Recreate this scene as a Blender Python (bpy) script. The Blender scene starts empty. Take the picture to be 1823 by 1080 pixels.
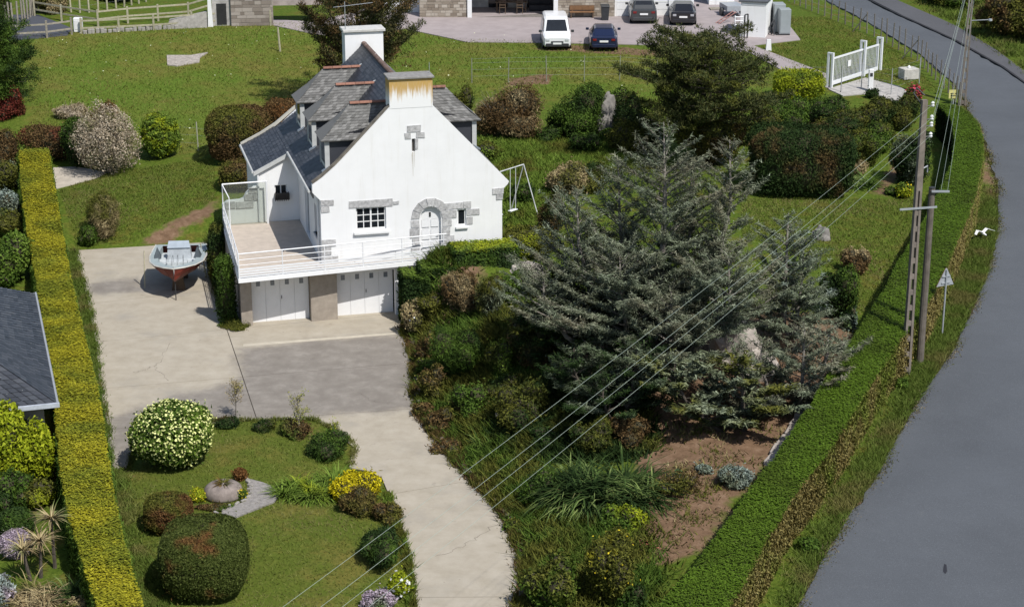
import bpy, math, random
import numpy as np
from mathutils import Vector, Matrix
from mathutils.geometry import delaunay_2d_cdt, tessellate_polygon

# ------------------------------------------------------------------ camera, sky, sun, exposure
SC = bpy.context.scene
COL = SC.collection
cam_data = bpy.data.cameras.new('camera')
cam = bpy.data.objects.new('camera', cam_data); COL.objects.link(cam)
cam_data.sensor_width = 36.0
cam_data.lens = 36.0*3400/1823
cam_data.clip_end = 6000
cam.location = (0, 0, 27)
cam.rotation_euler = (math.radians(90-18.5), 0, 0)
SC.camera = cam
SUN_EL = math.radians(53.5)
SUN_AZ = math.atan2(0.6, -0.8)                    # clockwise from +Y
world = bpy.data.worlds.new('World'); SC.world = world; world.use_nodes = True
wn = world.node_tree.nodes; wl = world.node_tree.links; wn.clear()
w_out = wn.new('ShaderNodeOutputWorld'); w_bg = wn.new('ShaderNodeBackground'); w_sky = wn.new('ShaderNodeTexSky')
w_sky.sky_type = 'NISHITA'; w_sky.sun_disc = False
w_sky.sun_elevation = SUN_EL; w_sky.sun_rotation = SUN_AZ
w_bg.inputs['Strength'].default_value = 0.092
wl.new(w_sky.outputs[0], w_bg.inputs[0]); wl.new(w_bg.outputs[0], w_out.inputs[0])
sun_data = bpy.data.lights.new('sun', 'SUN'); sun_data.energy = 3.8; sun_data.angle = math.radians(0.5)
sun_data.color = (1.0, 0.97, 0.925)
sun = bpy.data.objects.new('sun', sun_data); COL.objects.link(sun)
sdir = Vector((math.sin(SUN_AZ)*math.cos(SUN_EL), math.cos(SUN_AZ)*math.cos(SUN_EL), math.sin(SUN_EL)))
sun.rotation_euler = sdir.to_track_quat('Z', 'Y').to_euler()
sun.location = (20, -20, 60)
SC.view_settings.view_transform = 'Standard'; SC.view_settings.look = 'None'
SC.view_settings.exposure = 0.25; SC.view_settings.gamma = 1.0; SC.view_settings.use_curve_mapping = False
SC.render.engine = 'CYCLES'
SC.cycles.max_bounces = 4; SC.cycles.diffuse_bounces = 2; SC.cycles.glossy_bounces = 2
SC.cycles.transmission_bounces = 2; SC.cycles.transparent_max_bounces = 4
SC.cycles.caustics_reflective = False; SC.cycles.caustics_refractive = False

# ------------------------------------------------------------------ helpers: objects and meshes
def tag(o, label=None, cat=None, group=None, kind=None):
    if label: o['label'] = label
    if cat: o['category'] = cat
    if group: o['group'] = group
    if kind: o['kind'] = kind
    return o
def thing(name, label, cat, loc=(0, 0, 0), rot=0.0, group=None):
    o = bpy.data.objects.new(name, None); COL.objects.link(o)
    o.location = loc; o.rotation_euler = (0, 0, rot); o.empty_display_size = .2
    return tag(o, label, cat, group)
def mk(name, V, F, mat, parent=None, smooth=False):
    """one mesh object from arrays; F is an (m,k) array or a list of index lists"""
    me = bpy.data.meshes.new(name)
    if isinstance(F, list):
        me.from_pydata([tuple(map(float, v)) for v in V], [], F)
    else:
        V = np.ascontiguousarray(V, dtype=np.float32); F = np.ascontiguousarray(F, dtype=np.int32)
        m, k = F.shape
        me.vertices.add(len(V)); me.vertices.foreach_set('co', V.ravel())
        me.loops.add(m*k); me.loops.foreach_set('vertex_index', F.ravel())
        me.polygons.add(m); me.polygons.foreach_set('loop_start', np.arange(0, m*k, k, dtype=np.int32))
        me.update(calc_edges=True)
    if smooth: me.polygons.foreach_set('use_smooth', np.ones(len(me.polygons), dtype=bool))
    me.materials.append(mat)
    o = bpy.data.objects.new(name, me); COL.objects.link(o)
    if parent is not None: o.parent = parent
    return o
def inst(src, parent, loc=None, rot=None, name=None):
    o = src.copy(); COL.objects.link(o); o.parent = parent
    if loc is not None: o.location = loc
    if rot is not None: o.rotation_euler = rot
    return o
def copy_tree(o, parent=None):
    c = o.copy(); COL.objects.link(c)
    if parent is not None: c.parent = parent
    for ch in list(o.children): copy_tree(ch, c)
    return c
class MB:
    def __init__(s): s.v = []; s.f = []
    def add(s, V, F):
        n = len(s.v); s.v += [tuple(map(float, p)) for p in V]; s.f += [[i+n for i in f] for f in F]; return s
    def box(s, x0, x1, y0, y1, z0, z1):
        return s.add([(x0,y0,z0),(x1,y0,z0),(x1,y1,z0),(x0,y1,z0),(x0,y0,z1),(x1,y0,z1),(x1,y1,z1),(x0,y1,z1)],
                     [[3,2,1,0],[4,5,6,7],[0,1,5,4],[1,2,6,5],[2,3,7,6],[3,0,4,7]])
    def bbox(s, x0, x1, y0, y1, z0, z1, b=.02):
        """box with chamfered edges"""
        V = []
        for z, i in ((z0, b), (z0+b, 0), (z1-b, 0), (z1, b)):
            V += [(x0+i+ (b if i==0 else b), y0+i, z),(x1-i-b, y0+i, z),(x1-i, y0+i+b, z),(x1-i, y1-i-b, z),(x1-i-b, y1-i, z),(x0+i+b, y1-i, z),(x0+i, y1-i-b, z),(x0+i, y0+i+b, z)]
        F = [list(range(7,-1,-1)), list(range(24,32))]
        for r in range(3):
            for k in range(8): F.append([r*8+k, r*8+(k+1)%8, r*8+8+(k+1)%8, r*8+8+k])
        return s.add(V, F)
    def hexa(s, P):
        return s.add(P, [[3,2,1,0],[4,5,6,7],[0,1,5,4],[1,2,6,5],[2,3,7,6],[3,0,4,7]])
    def quad(s, a, b, c, d): return s.add([a,b,c,d], [[0,1,2,3]])
    def tri(s, a, b, c): return s.add([a,b,c], [[0,1,2]])
    def tube(s, pts, r, n=6, cap=True):
        pts = [Vector(p) for p in pts]; rs = r if isinstance(r, (list, tuple)) else [r]*len(pts)
        V = []; F = []
        for i, p in enumerate(pts):
            t = (pts[min(i+1, len(pts)-1)]-pts[max(i-1, 0)]).normalized()
            a = t.orthogonal().normalized() if abs(t.z) > .95 else t.cross(Vector((0,0,1))).normalized()
            b = t.cross(a)
            for k in range(n):
                w = 2*math.pi*k/n; V.append(p+(a*math.cos(w)+b*math.sin(w))*rs[i])
        for i in range(len(pts)-1):
            for k in range(n): F.append([i*n+k, i*n+n+k, i*n+n+(k+1)%n, i*n+(k+1)%n])
        if cap: F += [list(range(n)), list(range((len(pts)-1)*n+n-1, (len(pts)-1)*n-1, -1))]
        return s.add(V, F)
    def lathe(s, prof, c=(0,0,0), n=12):
        V = []; F = []
        for r, z in prof:
            for k in range(n):
                w = 2*math.pi*k/n; V.append((c[0]+r*math.cos(w), c[1]+r*math.sin(w), c[2]+z))
        for i in range(len(prof)-1):
            for k in range(n): F.append([i*n+k, i*n+(k+1)%n, i*n+n+(k+1)%n, i*n+n+k])
        F += [list(range(n-1,-1,-1)), list(range((len(prof)-1)*n, len(prof)*n))]
        return s.add(V, F)
    def slab(s, outer, y0, y1, holes=(), ax='y'):
        """a plate: outline (and holes) in the x-z plane, thickness along y (or outline in x-y, thickness along z; or y-z along x)"""
        loops = [list(outer)]+[list(h) for h in holes]
        tris = tessellate_polygon([[Vector((p[0], p[1], 0)) for p in l] for l in loops])
        flat = [p for l in loops for p in l]; n = len(flat)
        conv = {'y': lambda p, d: (p[0], d, p[1]), 'z': lambda p, d: (p[0], p[1], d), 'x': lambda p, d: (d, p[0], p[1])}[ax]
        V = [conv(p, y0) for p in flat]+[conv(p, y1) for p in flat]
        F = []
        for a, b, c in tris: F += [[a,b,c],[c+n,b+n,a+n]]
        k = 0
        for l in loops:
            for i in range(len(l)):
                a = k+i; b = k+(i+1)%len(l); F.append([a, b, b+n, a+n])
            k += len(l)
        return s.add(V, F)
    def build(s, name, mat, parent=None, smooth=False):
        o = mk(name, s.v, s.f, mat, parent, smooth)
        import bmesh
        bm = bmesh.new(); bm.from_mesh(o.data); bmesh.ops.recalc_face_normals(bm, faces=bm.faces); bm.to_mesh(o.data); bm.free()
        return o

# ------------------------------------------------------------------ helpers: materials
def N(nt, t, **kw):
    n = nt.nodes.new(t)
    for k, v in kw.items():
        if k in n.inputs.keys(): n.inputs[k].default_value = v
        else: setattr(n, k, v)
    return n
def ramp(nt, fac, stops):
    r = nt.nodes.new('ShaderNodeValToRGB'); e = r.color_ramp.elements
    while len(e) < len(stops): e.new(.5)
    for i, (p, c) in enumerate(stops):
        e[i].position = p; e[i].color = (*c, 1) if len(c) == 3 else c
    nt.links.new(fac, r.inputs[0]); return r.outputs[0]
def noise(nt, scale, detail=4, rough=.6, vec=None, dist=0):
    n = nt.nodes.new('ShaderNodeTexNoise'); n.inputs['Scale'].default_value = scale
    n.inputs['Detail'].default_value = detail; n.inputs['Roughness'].default_value = rough; n.inputs['Distortion'].default_value = dist
    if vec is None:
        tc = nt.nodes.new('ShaderNodeTexCoord'); vec = tc.outputs['Object']
    nt.links.new(vec, n.inputs['Vector']); return n.outputs['Fac']
def mixc(nt, f, a, b, mode='MIX'):
    m = nt.nodes.new('ShaderNodeMix'); m.data_type = 'RGBA'; m.blend_type = mode
    for s, x in ((m.inputs[0], f), (m.inputs[6], a), (m.inputs[7], b)):
        if isinstance(x, (int, float)): s.default_value = x
        elif isinstance(x, tuple): s.default_value = (*x, 1) if len(x) == 3 else x
        else: nt.links.new(x, s)
    return m.outputs[2]
def mth(nt, op, a, b=None, c=None, clamp=False):
    m = nt.nodes.new('ShaderNodeMath'); m.operation = op; m.use_clamp = clamp
    for s, x in zip(m.inputs, (a, b, c)):
        if x is None: continue
        if isinstance(x, (int, float)): s.default_value = x
        else: nt.links.new(x, s)
    return m.outputs[0]
def sstep(nt, x, lo, hi):
    m = nt.nodes.new('ShaderNodeMapRange'); m.interpolation_type = 'SMOOTHSTEP'
    m.inputs[1].default_value = lo; m.inputs[2].default_value = hi; nt.links.new(x, m.inputs[0]); return m.outputs[0]
def newmat(name, rough=.8, spec=.3):
    m = bpy.data.materials.new(name); m.use_nodes = True; nt = m.node_tree
    b = nt.nodes['Principled BSDF']; b.inputs['Roughness'].default_value = rough; b.inputs['Specular IOR Level'].default_value = spec
    return m, nt, b
def bump(nt, b, h, s=.3, d=.02):
    n = nt.nodes.new('ShaderNodeBump'); n.inputs['Strength'].default_value = s; n.inputs['Distance'].default_value = d
    nt.links.new(h, n.inputs['Height']); nt.links.new(n.outputs[0], b.inputs['Normal'])
def gmat(name, c, rough=.7, var=.25, scale=3.0, spec=.3, bmp=.0, metal=0, rnd=0.0):
    """plain surface: base colour with soft mottling"""
    m, nt, b = newmat(name, rough, spec); b.inputs['Metallic'].default_value = metal
    f = noise(nt, scale, 6, .65)
    lo = tuple(max(0, x*(1-var)) for x in c); hi = tuple(min(1, x*(1+var)) for x in c)
    col = ramp(nt, f, [(.3, lo), (.7, hi)])
    if rnd:
        oi = nt.nodes.new('ShaderNodeObjectInfo')
        k = mth(nt, 'MULTIPLY_ADD', oi.outputs['Random'], 2*rnd, 1-rnd)
        cb = nt.nodes.new('ShaderNodeCombineColor')
        for i in range(3): nt.links.new(k, cb.inputs[i])
        col = mixc(nt, 1.0, col, cb.outputs[0], 'MULTIPLY')
    nt.links.new(col, b.inputs['Base Color'])
    if bmp: bump(nt, b, noise(nt, scale*8, 4), bmp)
    return m
def leafmat(name, dark, mid, light, alt=None, alts=.6, altlo=.5, altw=.1, rough=.75, spec=.08, trans=.0):
    """leaves: one shade per leaf, drifting in patches through the plant towards a second palette"""
    m, nt, b = newmat(name, rough, spec)
    g = nt.nodes.new('ShaderNodeNewGeometry'); r = g.outputs['Random Per Island']
    col = ramp(nt, r, [(.05, dark), (.5, mid), (.95, light)])
    if alt:
        c2 = ramp(nt, r, [(.05, alt[0]), (.5, alt[1]), (.95, alt[2])])
        p = noise(nt, alts, 3, .6, g.outputs['Position'])
        col = mixc(nt, sstep(nt, p, altlo-altw, altlo+altw), col, c2)
    nt.links.new(col, b.inputs['Base Color'])
    return m
PAL = dict(
 green=((0.029,0.056,0.008),(0.055,0.101,0.014),(0.099,0.157,0.025)), bright=((.06,.1,.012),(.1,.158,.02),(.165,.235,.04)),
 lime=((0.138,0.176,0.007),(0.230,0.275,0.012),(0.345,0.374,0.024)), yellow=((0.240,0.204,0.006),(0.432,0.360,0.009),(0.624,0.528,0.018)),
 dark=((0.010,0.021,0.006),(0.020,0.040,0.010),(0.040,0.068,0.018)), brown=((0.040,0.026,0.011),(0.092,0.055,0.023),(0.172,0.110,0.045)),
 olive=((0.040,0.046,0.009),(0.081,0.086,0.015),(0.138,0.138,0.026)), pink=((.2,.155,.1),(.38,.31,.22),(.55,.47,.36)),
 cedar=((.045,.055,.032),(.115,.138,.085),(.245,.28,.19)), pine=((0.023,0.033,0.011),(0.048,0.062,0.020),(0.098,0.099,0.036)),
 silver=((0.100,0.130,0.110),(0.200,0.250,0.220),(0.340,0.400,0.360)), rust=((0.070,0.030,0.010),(0.140,0.062,0.020),(0.220,0.110,0.040)),
 straw=((0.160,0.120,0.060),(0.300,0.230,0.120),(0.450,0.370,0.200)), red=((0.060,0.012,0.010),(0.120,0.025,0.018),(0.200,0.050,0.030)),
 lilac=((0.200,0.150,0.190),(0.340,0.270,0.330),(0.500,0.420,0.480)), grass=((0.036,0.069,0.007),(0.072,0.121,0.012),(0.132,0.184,0.023)),
 flax=((0.044,0.081,0.020),(0.094,0.149,0.036),(0.220,0.276,0.088)))
_lm = {}
def LM(a, b=None, **kw):
    k = (a, b, tuple(sorted(kw.items())))
    if k not in _lm: _lm[k] = leafmat('leaf_'+a+('_'+b if b else ''), *PAL[a], alt=PAL[b] if b else None, **kw)
    return _lm[k]
M_twig = gmat('twig', (.05,.045,.024), .9, .4, 6)
M_bark = gmat('bark', (.09,.075,.06), .9, .4, 5, bmp=.4)
M_bark_grey = gmat('bark_grey', (.2,.18,.155), .9, .35, 5, bmp=.3)
M_white = gmat('white_paint', (.8,.8,.79), .5, .03, 4)
M_white_metal = gmat('white_metal', (.78,.79,.8), .35, .03, 4, .5)
M_glass = gmat('dark_glass', (.015,.018,.022), .08, .2, 2, .6)
M_glass_grey = gmat('grey_glass', (.2,.22,.24), .1, .15, 3, .6)
M_stone = gmat('granite', (.46,.455,.45), .85, .35, 9, bmp=.4, rnd=.14)
M_metal = gmat('grey_metal', (.33,.35,.37), .4, .1, 4, .5)
M_dark_metal = gmat('dark_metal', (.04,.042,.045), .5, .2, 4)
M_wood_grey = gmat('weathered_wood', (.3,.27,.22), .85, .3, 6, rnd=.12)
M_wood_pale = gmat('pale_wood', (.4,.37,.26), .85, .25, 6, rnd=.12)
M_concrete_grey = gmat('grey_concrete', (.33,.31,.28), .85, .25, 5, bmp=.25)

# ------------------------------------------------------------------ helpers: plants
def rng(s): return np.random.default_rng(s)
def lumpf(seed, nw=6):
    r = rng(seed); K = r.normal(size=(nw, 3)); K *= (np.linspace(2, 7, nw)/np.linalg.norm(K, axis=1))[:, None]; ph = r.uniform(0, 6.28, nw)
    a = np.linspace(1, .4, nw); a /= a.sum()
    return lambda d: (np.sin(d@K.T+ph)*a).sum(1)
def unit(v): return v/np.maximum(np.linalg.norm(v, axis=-1, keepdims=True), 1e-9)
def leaves(P, Nn, L, W, r, align=.5, up=0.0, quad=False, T0=None):
    """leaf blades at points P facing roughly Nn; triangles, or rhombs if quad"""
    n = len(P)
    nn = unit(Nn*align+r.normal(size=(n, 3))*(1-align))
    t = r.normal(size=(n, 3)) if T0 is None else T0+r.normal(size=(n, 3))*.35
    t[:, 2] += up
    t = unit(t-nn*(t*nn).sum(1, keepdims=True)); b = np.cross(nn, t)
    l = (L*r.uniform(.6, 1.35, n))[:, None]; w = (W*r.uniform(.7, 1.3, n))[:, None]
    if quad:
        V = np.stack([P-t*l*.5, P+b*w*.5+t*l*.05, P+t*l*.5, P-b*w*.5+t*l*.05], 1).reshape(-1, 3); k = 4
    else:
        V = np.stack([P-t*l*.4-b*w*.5, P-t*l*.4+b*w*.5, P+t*l*.6], 1).reshape(-1, 3); k = 3
    return V, np.arange(n*k).reshape(n, k)
def cat_vf(parts):
    V = []; F = []; n = 0
    for v, f in parts: V.append(v); F.append(f+n); n += len(v)
    return np.concatenate(V), np.concatenate(F)
def crown(n, rx, ry, h, seed, e=2.0, lump=.15, jit=.25, z0=.12):
    """points through the outer part of a lumpy rounded crown standing on z=0"""
    r = rng(seed); d = unit(r.normal(size=(n, 3)))
    if e > 2: d = unit(np.sign(d)*np.abs(d)**.8)
    f = lumpf(seed+1); f2 = lumpf(seed+2, 8)
    rad = 1/((np.abs(d)**e).sum(1))**(1/e)
    rad *= 1+lump*f(d*1.0)*1.6+lump*.7*f2(d*2.6)
    rad *= 1-jit*np.abs(r.normal(size=n))*.6
    p = d*rad[:, None]*np.array([rx, ry, h*.5]); p[:, 2] += h*.5
    keep = p[:, 2] > z0*h*r.uniform(0, 1, n)
    return p[keep], unit(d*np.array([1/rx, 1/ry, 2/h]))[keep], r
def core(rx, ry, h, seed, mat, parent, e=2.0, lump=.15, k=.78, name='stems'):  # solid body for the twig mass; inner darkness put into its colour
    u = np.linspace(0, 2*np.pi, 17)[:-1]; v = np.linspace(.06, np.pi-.06, 9)
    d = np.array([[math.sin(b)*math.cos(a), math.sin(b)*math.sin(a), math.cos(b)] for b in v for a in u])
    f = lumpf(seed+1); f2 = lumpf(seed+2, 8); rad = k*(1+lump*f(d)*1.6+lump*.7*f2(d*2.6))/((np.abs(d)**e).sum(1))**(1/e)
    V = d*rad[:, None]*np.array([rx, ry, h*.5]); V[:, 2] += h*.5; V[:, 2] = np.maximum(V[:, 2], -.05)
    F = [[i*16+j, i*16+16+j, i*16+16+(j+1)%16, i*16+(j+1)%16] for i in range(8) for j in range(16)]
    F += [list(range(15,-1,-1))[::-1], list(range(8*16, 9*16))[::-1]]
    return mk(name, V, F, mat, parent, True)
_seed = [100]
def bush(name, label, b, mat, L=.11, W=.07, e=2.0, lump=.2, jit=.36, dens=1.0, align=.55, up=0, quad=False, ry=None,
         corem=None, flowers=None, group=None, corek=.68, twigs=0, leafname='foliage', hs=1.0, cat=None, lobes=None, stray=None):
    if stray is None: stray = .12 if jit > .2 else .02
    cat = cat or next((c for k, c in (('topiary','topiary'),('hedge','hedge'),('flowers','flowers'),('plant','plant'),('weed','weeds'),('heads','plant')) if k in name), 'shrub')
    x, y, z, rx, h = b; _seed[0] += 7; sd = _seed[0]; h *= hs
    ry = ry or rx
    o = thing(name, label, cat, (x, y, z-.03), 0, group)
    area = 2*math.pi*((rx*ry+rx*h*.5+ry*h*.5)/3)*1.6
    n = int(min(60000, max(250, dens*area*2.6/(L*W*.5))))
    if lobes is None: lobes = 6 if (e <= 2.2 and jit > .2 and rx > .45) else 1
    r0 = rng(sd+11)
    if lobes == 1: LB = [(0, 0, 0, 1, 1)]
    else:
        LB = [(0, 0, 0, .72, .8)]
        for k in range(lobes-1):
            a_ = 2.4*k+r0.uniform(-.5, .5); q = r0.uniform(.38, .62); s_ = r0.uniform(.4, .62); LB.append((q*math.cos(a_), q*math.sin(a_), 0 if r0.random() < .55 else r0.uniform(.15, .4), s_, s_*r0.uniform(.85, 1.5)))
        LB[1] = (LB[1][0]*.5, LB[1][1]*.5, .3, .5, .7)
    tot = sum(q[3]*q[3] for q in LB); parts = []; FP = []
    for i, (dx, dy, dz, s_, sh) in enumerate(LB):
        P, Nn, r = crown(max(60, int(n*1.25*s_*s_/tot)), rx*s_, ry*s_, h*sh, sd+i*31, e, lump, jit)
        ex = r.random(len(P)) < stray
        P = P+Nn*(ex*np.minimum(r.exponential(.06*rx+.03, len(P)), .22))[:, None]
        o3 = np.array([dx*rx, dy*ry, min(dz, max(0, 1-sh))*h]); parts.append(leaves(P+o3, Nn, L, W, r, align, up, quad)); FP.append((P+o3, Nn))
        if corek: core(rx*s_, ry*s_, h*sh, sd+i*31, corem or M_twig, o, e, lump, corek).location = o3
    mk(leafname, *cat_vf(parts), mat, o)
    if flowers:
        nf, fs, fm = flowers; P = np.concatenate([q[0] for q in FP]); Nn = np.concatenate([q[1] for q in FP]); r = rng(sd+5)
        out = (Nn*np.array([.3, -.5, .8])).sum(1) > -.5; P = P[out]; Nn = Nn[out]
        k = r.permutation(len(P))[:nf]; P = P[k]+Nn[k]*(L*.5); Nn = Nn[k]
        q = [leaves(P, Nn, fs, fs*.8, r, .8, 0, True), leaves(P+Nn*.01, Nn, fs, fs*.8, r, .7, 0, True)]
        fo_ = mk('flowers', *cat_vf(q), fm, o); fo_['kind'] = 'stuff'
    if twigs:
        r = rng(sd+3); mb = MB()
        for i in range(twigs):
            a = r.uniform(0, 6.28); q = r.uniform(.2, 1); el = r.uniform(.5, 1)
            p1 = (rx*.95*q*math.cos(a), ry*.95*q*math.sin(a), h*(.45+.55*el*math.sqrt(1-.8*q*q)))
            mb.tube([(p1[0]*.12, p1[1]*.12, 0), (p1[0]*.55, p1[1]*.55, p1[2]*.55), p1], [.018, .012, .005], 3, False)
        mb.build('twigs', M_bark_grey, o)
    return o
def blades_vf(n, L, W, r, spread=.9, arch=.6, base=.12, seg=3):
    """arching sword leaves from one base"""
    a = r.uniform(0, 6.283, n); el = np.clip(r.normal(1.0-spread*.45, .3, n), .1, 1.45); l = L*r.uniform(.55, 1.1, n); w = W*r.uniform(.7, 1.2, n)
    d = np.stack([np.cos(a), np.sin(a), 0*a], 1); s = np.stack([-np.sin(a), np.cos(a), 0*a], 1)
    p0 = d*(base*r.uniform(0, 1, n))[:, None]; V = []; 
    for i in range(seg+1):
        t = i/seg; ang = el-arch*t*t*1.3
        q = p0+d*(l*t*np.cos(el-arch*t*.6))[:, None]; q[:, 2] += l*t*np.sin(el-arch*t*.8)
        ww = (w*(1-t**1.5)*.5+.002)[:, None]; V += [q-s*ww, q+s*ww]
    V = np.stack(V, 1); k = 2*(seg+1)
    F = np.concatenate([np.arange(n)[:, None]*k+np.array([[2*i, 2*i+1, 2*i+3, 2*i+2]]) for i in range(seg)])
    return V.reshape(-1, 3), F
def spiky(name, label, cat, loc, heads, n, L, W, mat, spread=.9, arch=.6, sx=.5, sy=.5, group=None, trunk=0, seed=1):
    o = thing(name, label, cat, loc, 0, group); r = rng(seed); parts = []
    for i in range(heads):
        q = np.array([r.uniform(-sx, sx), r.uniform(-sy, sy), trunk*r.uniform(.8, 1.1) if trunk else 0]) if heads > 1 else np.array([0, 0, trunk])
        v, f = blades_vf(n, L*r.uniform(.8, 1.15), W, r, spread, arch); parts.append((v+q, f))
        if trunk: MB().tube([(q[0]*.6, q[1]*.6, -.05), (q[0]*.9, q[1]*.9, q[2]*.6), tuple(q)], [.07, .055, .05], 6).build('trunk', M_bark, o)
    mk('leaves', *cat_vf(parts), mat, o); return o
def rand_in(poly, n, r):
    p = np.array(poly)[:, :2]; lo = p.min(0); hi = p.max(0); out = np.zeros((0, 2))
    while len(out) < n:
        q = r.uniform(lo, hi, (n*2, 2)); out = np.concatenate([out, q[poly_sd(q[:, 0], q[:, 1], p) < 0]])
    return out[:n]
def scatter_grass(name, poly, n, h, w, mat, seed, label=None, clump=0.0, cat='grass', avoid=(), flat=.75):
    r = rng(seed); p = rand_in(poly, n, r)
    if clump:
        c = rand_in(poly, max(8, n//60), r); p = c[r.integers(0, len(c), n)]+r.normal(size=(n, 2))*clump
    for a in avoid: p = p[poly_sd(p[:, 0], p[:, 1], a) > .02]
    n = len(p)
    z = T(p[:, 0], p[:, 1]); P = np.c_[p, z]
    a = r.uniform(0, 6.28, n); s = np.stack([np.cos(a), np.sin(a), 0*a], 1)*(w*r.uniform(.6, 1.3, n)*.5)[:, None]
    tip = np.c_[r.normal(size=(n, 2))*flat, np.ones(n)]*(h*r.uniform(.5, 1.4, n))[:, None]
    V = np.stack([P-s, P+s, P+tip], 1).reshape(-1, 3)
    o = mk(name, V, np.arange(n*3).reshape(n, 3), mat); return tag(o, label, cat, None, 'stuff')
def conifer(name, label, cat, loc, stems, mat, bark=M_bark, seed=1, group=None, sprig=(.24, .075), dens=1.0, rise=.22, droop=.3, tier=.34, expo=.8, low=.12, flat=True, wind=(0, 0), nb_=3):
    """whorled limbs with side twigs carrying needle sprays; stems = list of (dx, dy, height, spread)"""
    o = thing(name, label, cat, loc, 0, group); r = rng(seed); PP = []; DD = []; limb = MB()
    for (dx, dy, h, sp) in stems:
        limb_t = [(dx*.3, dy*.3, -.1), (dx*.8, dy*.8, h*.35), (dx, dy, h*.7), (dx+wind[0]*h*.05, dy+wind[1]*h*.05, h)]
        limb.tube(limb_t, [.05+h*.016, .04+h*.012, .02+h*.006, .012], 7)
        z = h*low; a = r.uniform(0, 6.28)
        while z < h*.985:
            t = z/h; k = nb_ if t < .9 else 3
            for j in range(k):
                a += 2.4+r.normal()*.25
                Lb = sp*((1-t)**expo)*r.uniform(.5, 1.22)*(.55+.45*min(1, t/.22))+.12
                Lb *= 1+.35*(math.cos(a)*wind[0]+math.sin(a)*wind[1])
                d = np.array([math.cos(a), math.sin(a), 0]); s = np.array([-d[1], d[0], 0])
                zz = z+r.normal()*.08; el = rise+r.normal()*.12+.55*t
                ax = dx*(.3+.7*min(1, t/.6)); ay = dy*(.3+.7*min(1, t/.6))
                B0 = np.array([ax, ay, zz])
                nb = max(3, int(Lb/.15)); tt = np.linspace(.22, 1, nb)
                bend = s*(r.normal()*.2*Lb)
                cur = lambda q: B0+d*(Lb*q)[:, None]+np.array([0,0,1])*((el*q-droop*q*q+.16*q**4)*Lb)[:, None]+bend*(q*q)[:, None]
                C = cur(tt); limb.tube([tuple(c) for c in cur(np.array([0, .45, .98]))], [.012+Lb*.011, .008+Lb*.006, .004], 4, False)
                rise_ = el-droop*1.4*tt+.3*tt**3
                for sg in (-1, 1):
                    tl = Lb*.36*(1.15-tt)**.7*np.clip(tt/.4, .25, 1)*r.uniform(.6, 1.25, nb)+.07
                    td = unit(d*.85+s*sg*.62+np.array([0,0,1])*(rise_*.8+.1)[:, None]+r.normal(size=(nb, 3))*.1)
                    ns = np.maximum(2, (tl/.085*dens*2).astype(int))
                    idx = np.repeat(np.arange(nb), ns); q = r.uniform(.0, 1, len(idx)); s2 = np.where(r.random(len(idx)) < .5, -1, 1)[:, None]
                    side = unit(np.cross(td[idx], np.array([0,0,1.])))
                    PP.append(C[idx]+td[idx]*(tl[idx]*q)[:, None]+r.normal(size=(len(idx), 3))*.04)
                    DD.append(unit(td[idx]*.9+side*s2*.55+np.array([0,0,.18])+r.normal(size=(len(idx), 3))*.32))
            z += tier*r.uniform(.7, 1.3)*(1-.45*t)
    P = np.concatenate(PP); D = np.concatenate(DD); n = len(P)
    nn = np.tile(np.array([0, 0, 1.0]), (n, 1))
    V, F = leaves(P, nn, sprig[0], sprig[1], r, .72, 0, False, D*2.2)
    limb.build('limbs', bark, o, True); mk('foliage', V, F, mat, o); return o
def pine(name, label, cat, loc, h, sp, mat, seed, bark=M_bark, tiers=9, ntuft=34, tuft=.34, bare=.3, lean=(0, 0), expo=.6, rise=.35, shape=None, cone=.25):
    """open limbs ending in upright needle tufts"""
    o = thing(name, label, cat, loc); r = rng(seed); limb = MB(); C = []
    limb.tube([(0, 0, -.1), (lean[0]*.3, lean[1]*.3, h*.4), (lean[0], lean[1], h*.97)], [.06+h*.018, .04+h*.012, .03], 8)
    for i in range(tiers):
        t = bare+(1-bare)*(i+.5)/tiers
        for j in range(5):
            a = r.uniform(0, 6.28); w = shape(t) if shape else (1-(t-bare)/(1-bare))**expo
            Lb = sp*w*r.uniform(.55, 1.1)+.25; d = np.array([math.cos(a), math.sin(a), 0]); s = np.array([-d[1], d[0], 0])
            B0 = np.array([lean[0]*t, lean[1]*t, h*t+r.normal()*.12])
            nb = max(3, int(Lb/.28)); q = np.linspace(.25, 1, nb)
            c = lambda u: B0+d*Lb*u+np.array([0,0,1])*Lb*(rise*u*u+.02*u)
            limb.tube([tuple(c(0)), tuple(c(.5)), tuple(c(1.))], [.02+.015*Lb, .014+.006*Lb, .012], 5, False)
            for u in q:
                for m in range(3):
                    off = s*r.normal()*.38*Lb*(1.15-u)+np.array([0,0,1])*abs(r.normal())*.16+d*r.normal()*.1
                    e = c(u)+off; C.append(e)
                    if m < 1: limb.tube([tuple(c(u*.85)), tuple(e)], [.014, .008], 3, False)
    for j in range(5): C.append(np.array([lean[0], lean[1], h*.97])+r.normal(size=3)*.2)
    C = np.array(C); n = len(C)*ntuft; cc = np.repeat(C, ntuft, 0)
    d = r.normal(size=(n, 3)); d[:, 2] = np.abs(d[:, 2])*1.3-.2; d = unit(d)
    P = cc+d*(tuft*r.uniform(.15, 1, n)**.7)[:, None]*np.array([1, 1, .9+cone])
    V, F = leaves(P, d, .17, .05, r, .2, 0, False, d+np.array([0,0,.5]))
    limb.build('limbs', bark, o, True); mk('foliage', V, F, mat, o); return o
def resample(pts, n):
    p = np.array(pts, float); d = np.r_[0, np.cumsum(np.linalg.norm(np.diff(p, axis=0), axis=1))]; s = np.linspace(0, d[-1], n)
    return np.stack([np.interp(s, d, p[:, i]) for i in range(3)], 1)
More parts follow.
